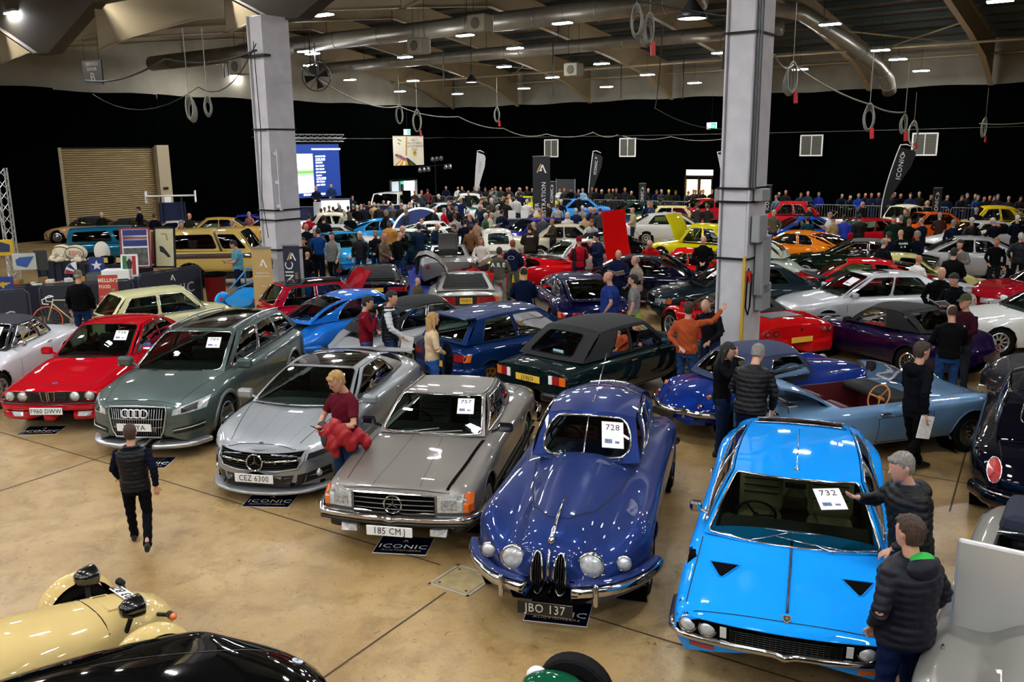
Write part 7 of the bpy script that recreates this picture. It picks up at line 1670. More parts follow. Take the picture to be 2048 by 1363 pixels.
NEAR = """
-4.22 9.26 1.45 105|boy in a dark padded waistcoat walking away across the open floor|walk vest 0a0b0e 0a0c10 short brown 1|shirt=0e1222
-2.06 10.31 1.80 228|fair-haired man in maroon looking at his phone, red jacket on his arm|jacketarm polo 5a1524 1f3556 short blond 1|skin=0 glasses=True build=1.05
-2.70 16.01 1.74 0|young man in a plain maroon jumper with his hand on his chin|chin jumper 6e1020 2f4c78 short dark 1|
-2.24 15.96 1.84 355|tall man in a black padded waistcoat and pale sleeves|side vest 0d1118 24395c short dark 1|shirt=c4c8cc extra=roll
-1.36 14.70 1.66 15|woman with long fair hair in a cream jumper|front jumper d0b592 2a5290 long blond 1|
3.04 14.89 1.76 60|man in an orange jumper leaning his right hand on the column|back jumper a04a28 26406c short brown 1|build=1.1
3.63 15.71 1.74 230|bald man half hidden behind the right column|stoop jacket 15161a 1c2740 thin grey 2|
3.00 12.10 1.68 330|dark-haired young woman in black holding her hand to her forehead|forehead jacket 0c0d10 15233f long dark 1|extra=
3.18 11.30 1.82 60|grey-haired man in a black quilted jacket bending over the light blue roadster|stoop puffer 0b0c0f 141c33 short grey 1|build=1.1 extra=roll
5.35 11.22 1.84 20|man in a black hooded top striding past the light blue roadster|walk hoodie 0b0d12 08090b short brown 1|extra=roll
3.47 7.16 1.80 185|grey-haired man in a black padded jacket pointing at card 732|point puffer 090a0e 10141e short grey 1|build=1.08 extra=
2.82 5.79 1.80 112|dark-haired man in a navy quilted jacket with a green hood lining|pocket puffer 0a0c1a 0e1a3c short brown 1|build=1.12
7.30 14.32 1.76 80|balding man in a black jumper and blue jeans seen from behind|front jumper 0b0c0e 1f3a66 thin brown 1|build=1.1
7.92 15.10 1.80 200|man in a green cap and maroon jumper with a coat over his arm|folded jumper 34101c 20242a cap grey 1|hatc=4a4c34
8.91 17.46 1.84 205|dark-haired man in a black coat reading beside the silver saloon|read coat 080a10 07080a short dark 1|
9.16 18.59 1.80 255|bald man in a black coat facing the camera behind the silver saloon|pocket jacket 08090b 0a0b0d bald brown 1|build=1.12
2.08 18.49 1.80 170|bald bearded man in a blue polo shirt|pocket polo 22387a 1c2430 bald brown 1|beard=ginger build=1.18
2.59 18.42 1.74 165|bearded man in a grey tee shirt with a lime top round his waist|stand tee 7d7d7f 1c2a48 short dark 1|beard=dark glasses=True
2.81 22.89 1.76 255|man in a navy hooded top reading a catalogue over the coupe|read hoodie 161c3e 14213c thin brown 2|
3.08 21.56 1.76 160|man in a grey, cream and black striped jumper|front jumper 8e8578 15161a thin grey 2|build=1.1
0.28 19.41 1.80 95|balding man in a navy fleece seen from behind by the steel wedge car|front jumper 0a1630 14182a thin dark 2|build=1.12
-0.32 23.89 1.74 80|man in a khaki hooded top with large white letters on the back|front hoodie 5a584c 85847c short brown 2|extra=
0.05 25.42 1.78 75|man in a navy hooded top with an oval printed on the back|front hoodie 18203c 5c5a52 short ginger 2|
-2.35 21.75 1.25 330|grey-haired man in olive crouching by the steel wedge car|front jacket 57543f 20242a thin grey 2|build=1.1
2.05 26.47 1.74 100|man in a black padded waistcoat with red sleeves and a red and black hat|front vest 0e1012 1c2740 beanie brown 2|shirt=a01020 hatc=8a1420 build=1.15
2.68 27.24 1.78 200|man in a navy jacket and navy woolly hat|chin jacket 18203c 1c2740 beanie brown 2|hatc=10162c build=1.1
0.65 30.56 1.80 95|man in a brown work shirt with white print on the back|front jacket 2c261f 0e0e10 short dark 2|build=1.15
-8.22 26.34 1.78 195|dark-haired man in a pale blue tee shirt beside the two-tone estate car|phone tee 5f9db0 141c30 short dark 2|build=1.1
-9.74 19.65 1.80 95|man in a flat cap and black jumper looking over the stall|stand jumper 08090b 1a2c52 cap grey 2|hatc=6a6250 build=1.15
4.13 25.77 1.78 245|grey-haired man in a red racing jacket looking into the red coupe|stoop jacket b01418 111214 thin white 2|
5.66 25.87 1.80 255|grey-haired man in a long black coat left of the right column|front coat 0a0b0c 1c2c48 thin grey 2|
-5.71 28.16 1.82 260|man in a grey waistcoat and pale blue shirt carrying a jacket|walk vest 6d6c62 101114 short brown 2|shirt=7f9ca8
-4.98 29.11 1.74 262|white-haired man in a black padded jacket in front of the sky blue car|stand puffer 0c0d10 1c2c4c short white 2|
-4.57 29.85 1.70 262|grey-haired man in a dark jacket and tie|front jacket 101216 1c2740 short grey 2|skin=2
-4.46 32.50 1.84 262|bearded man in a mustard and black padded jacket|pocket puffer a8722a 1c2740 short dark 2|beard=dark build=1.2 skin=3
-4.13 28.66 1.70 95|grey-haired person in olive with a rucksack seen from behind|front jacket 1e1f18 1c2740 short grey 2|
-3.67 28.77 1.74 60|bald man with a rucksack holding his hand to his ear|forehead jacket 101310 26405e bald brown 2|extra=
-3.75 30.77 1.78 215|smiling bald bearded man in black with a badge|stand jumper 08090a 1e3458 thin white 2|beard=grey
-3.28 31.65 1.78 262|man in a dark jacket clasping his hands by the green and white car|front jacket 14161c 0f1218 short dark 2|
-3.24 31.20 1.80 100|dark-haired man in a navy jacket seen from behind|front jacket 1a2840 3a3c40 short dark 2|
-6.53 27.70 1.70 260|dark-haired man in black beside the left column|front jacket 0e0f10 1c2740 short dark 2|
-6.13 26.39 1.40 60|bald man in black sitting behind the left column|front jacket 0c0c0e 1c2740 bald brown 2|
-6.57 30.10 1.78 95|man in a bright blue top and grey gilet seen from behind|folded jumper 123f7a 14161a short dark 2|
-6.76 30.52 1.72 270|grey-haired man hidden behind the one in bright blue|front jacket 2a2c28 1c2740 short grey 2|
-7.48 32.34 1.76 265|red-faced grey-haired man in a navy jumper right of the left column|folded jumper 0c1020 1c2740 thin grey 2|skin=1
-7.42 35.15 1.84 95|broad man in a black coat watching the auction screen|pocket jacket 0c0f16 1c2740 short dark 2|build=1.2
-8.54 37.50 1.74 95|dark-haired man in a red jumper right of the left column|folded jumper a01426 1c2740 short dark 2|
-7.02 38.66 1.68 95|woman with very long brown hair in black|front jacket 0a0a0c 1c2740 long brown 2|
-0.94 27.82 1.64 262|girl with long fair hair and a white top|front jumper d8d0c8 1c2740 long fair 2|
3.02 33.23 1.80 268|fair-bearded man in a white jumper leaning on the cream saloon|lean jumper c9c9c4 1c2740 short ginger 2|beard=ginger
5.42 39.25 1.74 180|man in a beige jacket facing the crowd|front jacket a8957a 1c2740 thin grey 2|
8.72 41.38 1.74 90|man in a brown padded jacket with a fur hood|front puffer 2e2820 1c2740 short brown 2|
10.59 24.98 1.76 20|grey-haired man in a black jacket and white collar behind the dark green coupe|front jacket 0c1016 1c2740 thin grey 2|
11.50 26.79 1.76 95|broad man in navy seen from behind|front jumper 0c1226 1c2740 short dark 2|build=1.2
12.04 27.19 1.78 92|bald man in a black jumper with a white ring of lettering on the back|front jumper 0b120e 1c2740 bald brown 2|build=1.15
12.45 26.97 1.76 200|grey-haired man in navy facing left beside the lettered jumper|front jumper 0a0f1e 1c2740 short grey 2|skin=2
10.29 22.15 1.62 20|bald person in a white padded jacket by the pale yellow car|front puffer c4c0bc 1c2740 bald brown 2|skin=1
12.44 24.38 1.76 250|dark-haired man in a grey jacket by the silver-grey coupe|chin jacket 6c6864 1c2740 short dark 2|
11.13 22.04 1.80 40|dark-haired man in a long black coat next to the man in grey|front coat 07080a 1c2740 short dark 2|build=1.15
10.83 36.47 1.76 250|white-bearded man in a khaki jacket right of the right column|pocket jacket 5c5846 1c2740 short white 2|beard=white
13.11 38.86 1.80 200|man in a black hat and dark green waistcoat|front jacket 18201c 1c2740 cap brown 2|hatc=101210
11.40 33.94 1.68 95|dark-haired person in a teal coat seen from behind|front coat 0e3a44 1c2740 short dark 2|
12.59 34.76 1.78 200|man in a white shirt reading a catalogue|read tee d0d0d2 1c2740 short grey 2|build=1.15
12.35 33.81 1.66 120|person in a wide-brimmed hat and beige cape|front coat a08a5c 1c2740 hat brown 2|hatc=2c1f16
16.35 41.18 1.76 200|bald man in a black jacket by the white and blue saloon|front jacket 101210 1c2740 thin grey 2|build=1.1
13.55 34.36 1.72 60|person with a dark bun and black puffy coat|front puffer 0b0c0c 1c2740 short dark 2|build=1.2
15.81 35.39 1.84 200|long-haired bearded man in dark green|front jumper 10281c 1c2740 long fair 2|beard=fair build=1.15
19.17 40.79 1.78 120|man in a flat cap and dark green jacket in front of the orange saloon|front jacket 0f1d1a 1c2740 cap grey 2|hatc=a89c78 extra=roll
-17.89 42.81 1.80 180|man in a dark cap standing in front of the roller shutter|folded jumper 0a0c12 1c2740 cap brown 2|hatc=2c3440
-19.42 42.12 1.60 270|white-haired man in a dark green jacket by the roller shutter|front jacket 141a14 1c2740 short white 2|
-12.42 42.15 1.55 250|grey-haired man in a pink checked shirt left of the left column|front jumper a06a68 1c2740 short grey 2|
-10.93 50.25 1.78 265|auctioneer in a dark suit at the left of the white lectern|front jacket 14182a 1c2740 short grey 2|z=0.62
-10.61 52.91 1.84 265|auctioneer in a blue suit at the right of the white lectern|front jacket 1f3458 1c2740 short brown 2|z=0.62"""
TOPS = '15171b 0d1018 1a2030 20242a 14161a 2a2c28 1c2420 0b0c0e 242830 182038 33302a 3a3c40 101c30 1e1a18'.split()
def rowsof(s): return [(float(a), float(b), TOPS[int(c)] if len(c) == 2 else c) for a, b, c in (q.split() for q in s.split(","))]
BARR = """-4.65 65.10 09,-3.78 64.57 d0d0cc,-3.37 64.32 04,-2.53 63.19 11,-2.23 63.63 1c3048,-1.73 63.27 05,-1.27 63.21 12,-1.05 62.81 5c7c70,-0.62 62.65 11,-0.22 61.04 13,-0.05 62.31 11,0.52 62.02 c8b890,0.72 61.60 10,1.15 61.77 08,1.43 61.41 00,3.35 60.45 d8d8d4,3.63 60.07 13,4.10 59.79 07,4.50 59.56 12,4.68 57.75 7fa8c8,4.93 59.29 03,5.41 59.00 10,5.64 58.61 00,5.93 58.97 02,6.09 58.54 01,6.42 57.90 05,6.72 58.25 07,6.88 57.82 13,7.42 57.69 03,7.59 56.29 06,8.39 55.50 08,8.81 56.91 01,9.24 56.74 09,9.57 56.42 03,9.99 56.23 yellowcap,10.37 55.62 00,10.96 55.46 11,11.41 55.54 03,11.45 55.08 06,11.83 55.35 04,11.87 54.89 02,12.34 54.84 13,15.91 52.67 12,16.18 52.31 06,16.92 52.02 02,17.23 51.54 12,17.83 51.46 1c2c88,18.89 50.82 12,18.70 49.24 01,19.16 48.96 1c3c98,19.97 50.22 02,20.21 49.83 09,20.66 49.92 09,20.83 49.49 07,21.29 49.60 02,21.04 49.01 02,21.46 49.17 00,21.41 47.60 1a2c50,22.38 48.69 13,22.79 48.47 00,23.48 48.04 03,22.94 46.67 12,23.40 46.39 03,24.37 47.46 02,24.84 47.51 13,24.66 47.09 2c4a78,24.72 46.63 02,24.88 46.14 04,25.37 46.89 05,24.93 45.46 03,25.35 45.20 08,26.43 46.24 10"""
MIDC = """-15.75 39.21 0c0e18,-13.10 35.23 3c4030,-12.82 34.46 a89c88,-14.13 38.96 1c2014,-10.86 34.42 101014,-7.56 40.37 a8a49c,-4.07 28.21 5c4c38,-5.49 39.07 10120f,-4.64 39.30 2c3648,-6.37 59.32 10,-3.50 40.82 03,-3.56 35.22 141e34,-5.75 57.77 2c3844,-5.55 54.87 1c2838,-3.98 42.67 141410,-5.62 60.60 5c1c28,-2.74 32.27 14203c,-4.32 54.01 02,-3.06 40.68 b01020,-3.28 47.13 141a3c,-2.97 43.65 11,-2.32 36.85 9a9a9a,-3.12 49.20 03,-2.74 41.71 06,-2.05 32.33 10141c,-2.51 40.96 04,-2.69 48.44 14204a,-1.73 33.61 0e1220,-1.88 38.85 00,-1.67 36.78 1a2c50,-2.65 56.69 05,-1.45 50.51 06,-1.66 48.72 c8c4bc,-1.45 42.22 182440,-1.51 45.02 02,-1.76 53.64 02,-1.39 30.84 6a4c30,-1.33 34.41 a08068,-0.89 37.97 c8c0ac,-1.29 56.31 04,-1.06 41.78 01,-1.05 37.10 2e4a30,-1.02 48.10 05,-1.01 55.93 5a5c60,-0.63 41.34 8a8c80,-0.39 38.61 141e30,-0.47 50.00 04,-0.18 47.45 13,-0.05 51.53 c8c0a8,0.31 49.32 a8a8a8,0.64 53.70 09,0.86 46.31 c8c8c8,0.92 40.02 09,0.88 32.45 2c2620,1.32 36.31 2c3440,1.29 39.49 c8961c,1.93 43.95 241c16,1.63 34.27 3c3828,2.26 42.69 9c9c9a,2.67 46.87 141a28,2.32 36.13 c8c4b8,3.98 51.68 00,2.95 40.02 18284c,3.34 41.17 6a6c60,3.01 36.00 b09870,3.71 40.87 09,3.75 39.88 10,3.95 39.17 11,6.68 42.99 14203c,6.76 42.54 141c38,9.18 41.34 05,14.46 48.36 5c7480,12.89 34.19 2438a8,14.08 32.51 10281c,14.29 32.96 10281c,14.74 33.39 101010,14.51 32.21 0c120e,14.97 32.15 141a28,16.95 34.95 3a2420,15.41 30.73 10182c,16.43 31.47 08090a,19.66 37.39 01,17.27 31.57 0e1420,14.18 25.67 08080a,19.33 33.67 08080a,18.66 32.55 0a0c18,15.25 26.32 0a0e18"""
SEATC = """-9.06 42.48 04,-9.20 43.95 05,-9.21 45.11 13,-8.76 43.87 04,-8.95 46.29 07,-8.50 44.26 11,-8.06 44.09 05,-9.71 54.80 02,-7.61 44.07 07,-8.15 46.03 07,-7.78 46.31 11,-7.56 45.90 02,-7.42 46.85 00,-7.11 46.37 b09464,-6.75 45.48 04,-6.79 47.61 00,-6.29 46.64 1a2c54,-6.13 46.18 11,-5.68 46.11 05,-5.22 46.02 24344c,-4.75 45.94 13"""
for ln in NEAR.strip().split('\n'):
 n_, lab, f, kw = ln.split('|'); x, y, h, a = map(float, n_.split()); f = f.split(); kw = dict(q.split('=') for q in kw.split())
 for k in kw:
  if k in ('build', 'z'): kw[k] = float(kw[k])
  elif k == 'skin': kw[k] = int(kw[k])
 person(x, y, a, lab, *f[:6], h=h, lod=int(f[6]), **kw)
NUM = ORD
def crowd(rows, where, poses, group, lod=3, face=None, hmax=1.74):
 """a row of individuals; each label counts from the nearest landmark to its left in the photograph"""
 LMK = [(-9, 'left photo edge'), (-.255, 'left column'), (-.02, 'white feather flag'), (.035, 'registration tower'), (.145, 'narrow black tower'), (.275, 'right column'), (.42, 'large black feather flag'), (.485, 'gold and black tower')]
 rows = sorted(rows, key=lambda q: q[0] / q[1]); cnt = {}
 hn = {'white': 'white-haired', 'grey': 'grey-haired', 'brown': 'brown-haired', 'dark': 'dark-haired', 'fair': 'fair-haired'}
 for i, (x, y, c) in enumerate(rows):
  lm = [n for q, n in LMK if q <= x / y][-1]; cnt[lm] = cnt.get(lm, 0) + 1
  hr = rnd.choice(['short', 'short', 'thin', 'short', 'bald']); hcol = rnd.choice(['white', 'grey', 'grey', 'brown', 'dark', 'fair']); kw = {}
  if c == 'yellowcap': hr, c, kw = 'cap', '2c2a1c', dict(hatc='d8c020')
  a = face(x, y) if face else rnd.choice([90, 80, 110, 200, 250, 340, 60])
  desc = 'bald' if hr == 'bald' else ('yellow-capped' if kw else hn[hcol])
  lb = '%s person %s, %s right of the %s' % (desc, where, NUM[min(cnt[lm], 36) - 1], lm)
  person(x, y, a, lb, poses[i % len(poses)], rnd.choice(['jacket', 'jacket', 'jumper', 'puffer']), c, rnd.choice(['14181f', '1c2c48', '101113']), hr, hcol, h=hmax * rnd.uniform(.96, 1.03), lod=lod, skin=rnd.choice([0, 0, 1, 1, 2]), group=group, **kw)
crowd(rowsof(BARR), 'behind the far barriers', ['lean', 'front', 'lean', 'folded', 'stand', 'lean'], 'onlookers behind the far barriers', face=lambda x, y: math.degrees(math.atan2(-y, -x * .4)) + rnd.uniform(-25, 25))
crowd(rowsof(MIDC), 'among the middle cars', ['front', 'stand', 'pocket', 'folded', 'read', 'side'], 'visitors among the middle rows of cars', lod=2)
crowd(rowsof(SEATC), 'watching the auction lectern', ['front', 'folded', 'stand'], 'audience facing the auction lectern', face=lambda x, y: 100 + rnd.uniform(-15, 15), hmax=1.66)
# ================================================================ FURNISHINGS
NAVY = mat('navy_panel', '10182e', .6)
NAVYC = mat('navy_cloth', '0c1126', .9, bump=.3, bscale=8)
GOLDP = mat('gold_panel', 'b79a62', .5)
GREYM = mat('grey_metal', '8b8e90', .4, .6)
LET_W = mat('letter_white', 'e6e6e6', .6)
LET_G = mat('letter_gold', 'c2a35c', .5)
def thing(name, label, cat, p, rz=0, group=None): return tag(empty(name, p, rz), label, cat, group)
TX90 = Matrix.Rotation(PI / 2, 4, 'X')
def upright(x, y, z, rot=0): return Matrix.Translation((x, y, z)) @ TX90 @ Matrix.Rotation(rot, 4, 'Z')   # text facing local -y
def peak_logo(parent, M, s, gold=LET_G, white=LET_W):
 MB().prism([(-.50 * s, -.35 * s), (-.36 * s, -.35 * s), (-.02 * s, .45 * s), (-.10 * s, .50 * s)], .004, M).build('logo_stroke', gold, parent)
 MB().prism([(-.22 * s, -.25 * s), (.04 * s, .40 * s), (.16 * s, .40 * s), (.50 * s, -.40 * s), (.36 * s, -.40 * s), (.10 * s, .20 * s), (-.02 * s, -.02 * s), (.08 * s, -.12 * s), (.0, -.2 * s)], .004, M).build('logo_letter', white, parent)
# ---- floor joints, hatch, carpet, mats
for i, (a, b) in enumerate((((-12, 15.9), (-5.8, 12.0)), ((-5.8, 12.0), (-.8, 8.75)), ((-.15, 8.2), (3.4, 5.9)), ((-2.6, 5.2), (-.70, 8.15)), ((-.35, 8.75), (1.6, 11.8)), ((-7.5, 9.9), (-5.1, 13.9)), ((3.2, 12.6), (12.5, 6.9)), ((5.3, 10.0), (9.5, 17)))):
 struct(mesh('floor_joint', strip(a, b, .022), [(0, 1, 2, 3)], JOINT, smooth=False))
t = thing('floor_hatch', 'square floor access cover with a metal frame', 'floor hatch', (-.54, 8.40, 0), R(56)); hw = .24
mb = MB()
for q in range(4): mb.box((hw * math.cos(q * PI / 2), hw * math.sin(q * PI / 2), .004), (.03, 2 * hw + .03, .008), rz=q * PI / 2)
mb.build('hatch_frame', mat('hatch_metal', 'b4ae9e', .5, .4), t); MB().box((0, 0, .003), (2 * hw - .05, 2 * hw - .05, .005)).build('hatch_plate', mat('hatch_fill', 'a89468', .5, var=.3, vscale=9), t)
mb = MB()
for x, y in ((.17, .17), (-.17, .17), (.17, -.17), (-.17, -.17)): mb.lathe([(.014, .006), (.014, .008), (.001, .008)], 10, Matrix.Translation((x, y, 0)))
mb.build('screw', BLACK, t)
o = MB().add([(-6.2, 24.6, .012), (-1.2, 24.0, .012), (-.6, 34.6, .012), (-6.6, 34.6, .012), (-6.2, 24.6, .001), (-1.2, 24.0, .001), (-.6, 34.6, .001), (-6.6, 34.6, .001)], [(0, 1, 2, 3), (0, 4, 5, 1), (1, 5, 6, 2), (2, 6, 7, 3), (3, 7, 4, 0)]).build('carpet', mat('blue_carpet', '24389a', .95, bump=.4, bscale=200)); tag(o, 'blue carpet behind the steel wedge car', 'carpet')
for x, y, a, lb in ((.42, 7.74, -13, 'navy floor card printed ICONIC AUCTIONEERS in front of the dark blue 1950s saloon'), (-1.25, 9.24, -8, 'navy floor card in front of the pewter hardtop coupe'), (-3.12, 10.60, -4, 'navy floor card in front of the silver roadster coupe'), (-5.25, 12.05, -1, 'navy floor card in the shade of the grey-green estate'), (-7.62, 13.62, 2, 'navy floor card in front of the red coupe')):
 o = MB().box((0, 0, .003), (.60, .43, .004)).build('floor_card', mat('card_navy', '0b1026', .25, coat=.4)); o.location = (x, y, 0); o.rotation_euler = (0, 0, R(a)); tag(o, lb, 'floor card', 'auctioneer floor cards')
 MB().box((0, 0, .0018), (.612, .442, .0035)).build('card_edge', WHITE, o)
 text('ICONIC', .135, LET_W, o, Matrix.Translation((0, -.04, .0055)), ext=.0005, sx=1.12); text('AUCTIONEERS', .045, LET_G, o, Matrix.Translation((0, -.135, .0055)), ext=.0005, sx=1.45); text('®', .03, LET_W, o, Matrix.Translation((.265, .0, .0055)), ext=.0005)
 peak_logo(o, Matrix.Translation((0, .10, .0055)) @ Matrix.Diagonal((1, 1, .15, 1)), .07)
# ---- display towers near the left column
def tower(name, p, rz, w, h, m, label, lines, logo=None, side=None, group=None, lm=LET_W, tw=None):
 t = thing(name, label, 'display tower', p, rz, group)
 mb = MB().prism([(-w / 2, 0), (w / 2, 0), (0, w * .8)], h); mb.build('panel', m, t)
 if side: MB().prism([(-w / 2 - .004, .004), (-w / 2 + .02, .02), (-.01, w * .8)], h).build('side_panel', side, t)
 MB().prism([(-w / 2 - .02, -.02), (w / 2 + .02, -.02), (0, w * .85)], .025, Matrix.Translation((0, 0, h))).build('top_cap', GREYM, t)
 for (tx, sz, x, z, rot, mm) in lines: text(tx, sz, mm, t, upright(x, -.004, z, rot))
 if logo: peak_logo(t, upright(logo[0], -.004, logo[1]), logo[2])
 return t
tower('display_tower', (-6.24, 21.95, 0), R(8), .48, 2.0, GOLDP, 'gold three-sided display tower left of the left column', [('EXPERTS IN', .055, 0, 1.38, 0, LET_W), ('EXCEPTIONAL', .055, 0, 1.30, 0, LET_W), ('CARS', .035, 0, 1.05, 0, LET_W), ('MOTORCYCLES', .035, 0, .80, 0, LET_W), ('AUTOMOBILIA', .035, 0, .58, 0, LET_W)], (0, 1.62, .26))
tower('display_tower', (-5.50, 21.98, 0), R(-4), .42, 2.05, NAVY, 'navy three-sided display tower in front of the left column', [('ICONIC', .30, -.06, 1.10, PI / 2, LET_W), ('AUCTIONEERS', .095, .11, 1.05, PI / 2, LET_G)], (0, 1.78, .24))
tower('display_tower', (1.55, 44.3, 0), R(0), .86, 3.95, mat('ink_blue_panel', '070b16', .6), 'tall dark tower reading BIDDER REGISTRATION', [('BIDDER', .30, -.22, 1.15, PI / 2, LET_W), ('REGISTRATION', .30, .12, 1.62, PI / 2, LET_W)], (0, 3.35, .5))
for p, lb, sd in (((2.72, 58.3, 0), 'narrow black ICONIC tower right of the registration tower', None), ((7.93, 53.5, 0), 'narrow black ICONIC tower between the two dark feather flags', None), ((14.35, 49.6, 0), 'narrow black ICONIC tower touching the right column outline', None), ((21.17, 44.1, 0), 'narrow black ICONIC tower with a gold side at the right', GOLDP)):
 tower('display_tower', p, R(-5), .42, 2.2, mat('ink_panel', '060708', .6), lb, [('ICONIC', .26, .0, 1.30, PI / 2, LET_W)], (0, 1.92, .20), side=sd, group='narrow black display towers')
# ---- feather flags
def feather(p, h, w, m, label, tilt=0., rz=0., tcol=LET_W):
 t = thing('feather_flag', label, 'flag', p, rz)
 N = 18; L = []; Rr = []
 for i in range(N + 1):
  u = i / N; z = .95 + (h - .95) * u; x0 = tilt * (u ** 1.5); ww = w * (.18 + .82 * min(1, u * 1.5)) * (1 if u < .86 else math.sqrt(max(0, 1 - ((u - .86) / .14) ** 2)))
  L.append(Vector((x0, 0, z))); Rr.append(Vector((x0 + ww, .02 * math.sin(u * 6), z - (.10 if u > .8 else 0))))
 V = L + Rr + [v + Vector((0, .012, 0)) for v in L + Rr]; k = N + 1
 F = [(i, i + k, i + k + 1, i + 1) for i in range(N)] + [(2 * k + i, 2 * k + i + 1, 3 * k + i + 1, 3 * k + i) for i in range(N)]
 MB().add(V, F).build('sail', m, t, smooth=True)
 MB().tube([(0, 0, 0), (0, 0, .5)] + [tuple(v) for v in L] + [tuple(L[-1] + Vector((w * .3, 0, .02))), tuple(L[-1] + Vector((w * .75, 0, -.12)))], .028, 6).build('pole', mat('pole_white', 'c9c9c9', .4), t, smooth=True)
 text('ICONIC', w * .36, tcol, t, upright(tilt * .45 + w * .50, -.02, .95 + (h - .95) * .66, PI / 2 - .12)); peak_logo(t, upright(tilt * .6 + w * .45, -.02, .95 + (h - .95) * .86), w * .25)
 MB().tube([(-.35, 0, .03), (.35, 0, .03)], .03, 6).tube([(0, -.35, .03), (0, .35, .03)], .03, 6).build('foot', BLACK, t)
SW_ = mat('sail_white', 'b9babb', .8); SB = mat('sail_black', '090c12', .8); LGREY = mat('letter_grey', '5a5e62', .6)
feather((-2.55, 63.9, 0), 4.2, .62, SW_, 'white feather flag at the back left of the crowd', .25, tcol=LGREY)
feather((5.25, 60.0, 0), 4.1, .70, SB, 'narrow black feather flag beside the registration tower', .30)
feather((12.75, 52.9, 0), 4.0, .80, SW_, 'white feather flag leaning beside the right column', -.55, tcol=LGREY)
feather((19.9, 47.6, 0), 4.3, 1.0, SB, 'large black feather flag reading ICONIC at the right', .75)
# ---- crowd barriers
BLINE = [(-6.5, 64.0), (26.8, 43.8)]
bt = MB().tube([(-1.1, 0, .12), (-1.1, 0, 1.0), (-1.02, 0, 1.1), (1.02, 0, 1.1), (1.1, 0, 1.0), (1.1, 0, .12), (-1.1, 0, .12)], .02, 6).tube([(-.8, -.28, .02), (-.8, 0, .14), (-.8, .28, .02)], .016, 5).tube([(.8, -.28, .02), (.8, 0, .14), (.8, .28, .02)], .016, 5).build('frame', GREYM)
btm = bt.data; bpy.data.objects.remove(bt); bb = MB().tube([(0, 0, .12), (0, 0, 1.1)], .008, 4).build('bar', GREYM); bbm = bb.data; bpy.data.objects.remove(bb)
a, b = Vector((*BLINE[0], 0)), Vector((*BLINE[1], 0)); n = int((b - a).length / 2.25); d = (b - a) / n; rz = math.atan2(d.y, d.x)
for i in range(n):
 t = thing('crowd_barrier', 'grey steel crowd barrier, %s from the left in the far row' % ORD[i], 'barrier', a + d * (i + .5), rz, 'crowd barriers along the back'); inst('frame', btm, t)
 for k in range(15): inst('bar', bbm, t, (-.98 + .14 * k, 0, 0))
# ---- back wall fittings
def onback(s, z, off=.35): return W(s, off, z)
for k, (s0, s1) in enumerate(((9.0, 10.15), (15.3, 16.5), (27.9, 29.2), (34.3, 35.6))):
 t = thing('wall_vent', '%s white-framed ventilation grille from the left on the back wall' % ORD[k], 'vent', onback((s0 + s1) / 2, 4.32), HR); w_ = s1 - s0
 mb = MB()
 for x in (-w_ / 2, w_ / 2): mb.box((x, 0, 0), (.08, .06, 1.24))
 for z in (-.6, .6): mb.box((0, 0, z), (w_ + .08, .06, .08))
 mb.build('frame', WHITE, t); MB().box((0, 0, 0), (.05, .05, 1.2)).build('mullion', WHITE, t); MB().box((0, .01, 0), (w_, .02, 1.2)).build('grille_back', mat('vent_grey', '4c4c44', .8), t)
 mb = MB()
 for i in range(14): mb.box((0, -.01, -.55 + .085 * i), (w_ - .06, .03, .02), M=Matrix.Rotation(.5, 4, 'X'))
 tag(mb.build('louvres', mat('vent_slat', '6c6b60', .7), t), kind='stuff')
EXG = mat('exit_green', '25c48a', .5, emit=1.3); EXW = mat('exit_white', 'dff5ea', .5, emit=1.6)
def exit_sign(p, rz, lb):
 t = thing('exit_sign', lb, 'exit sign', p, rz); MB().box((0, 0, 0), (.66, .06, .40)).build('box', EXW, t); MB().box((.14, -.034, 0), (.34, .01, .34)).build('green_field', EXG, t)
 MB().prism([(-.06, -.1), (0, -.1), (.02, 0), (.08, -.08), (.1, -.04), (.03, .06), (-.03, .06)], .01, upright(.12, -.04, 0)).build('running_figure', WHITE, t); MB().tube([(0, 0, .2), (0, 0, 2.0)], .008, 4).build('wire', BLACK, t)
exit_sign(onback(22.15, 5.63, .6), HR, 'green illuminated exit sign left of the right column'); exit_sign(W(.6, 6.05, 5.6), HR + PI / 2, 'green illuminated exit sign above the square banner')
WARM = mat('warm_light', 'ffc98a', .5, emit=2.2); COOL = mat('daylight_panel', 'eef2f4', .5, emit=2.6)
t = thing('door', 'lit doorway with warm light in the back wall beside the right column', 'door', onback(21.35, 0, .45), HR)
for x in (-.55, .45): MB().box((x, .12, 1.15), (.80, .02, 2.1)).build('lit_opening', WARM, t)
for x in (-1.0, -.05, .9): MB().box((x, 0, 1.2), (.09, .1, 2.4)).build('door_frame', BLACK, t)
MB().box((-.05, 0, 2.4), (2.0, .1, .12)).build('lintel', BLACK, t); MB().box((-.05, .1, 2.65), (1.9, .02, .36)).build('fanlight', WARM, t)
t = thing('door', 'bright white open doorway under the square banner', 'door', W(.45, 6.25, 0), HR + PI / 2)
MB().box((.45, .10, 1.0), (1.3, .02, 2.1)).build('lit_opening', COOL, t); MB().box((-1.1, .10, 1.0), (.9, .02, 2.1)).build('white_wall', mat('pale_lit', 'aebcc4', .5, emit=.7), t)
for x in (-1.6, -.62, -.30, 1.2): MB().box((x, 0, 1.05), (.10, .12, 2.15)).build('door_frame', mat('frame_grey', '5e6468', .5), t)
MB().box((-.2, 0, 2.15), (2.9, .12, .12)).build('lintel', BLACK, t); MB().box((-.45, -.08, 1.95), (.3, .04, .2)).build('small_exit_sign', EXG, t)
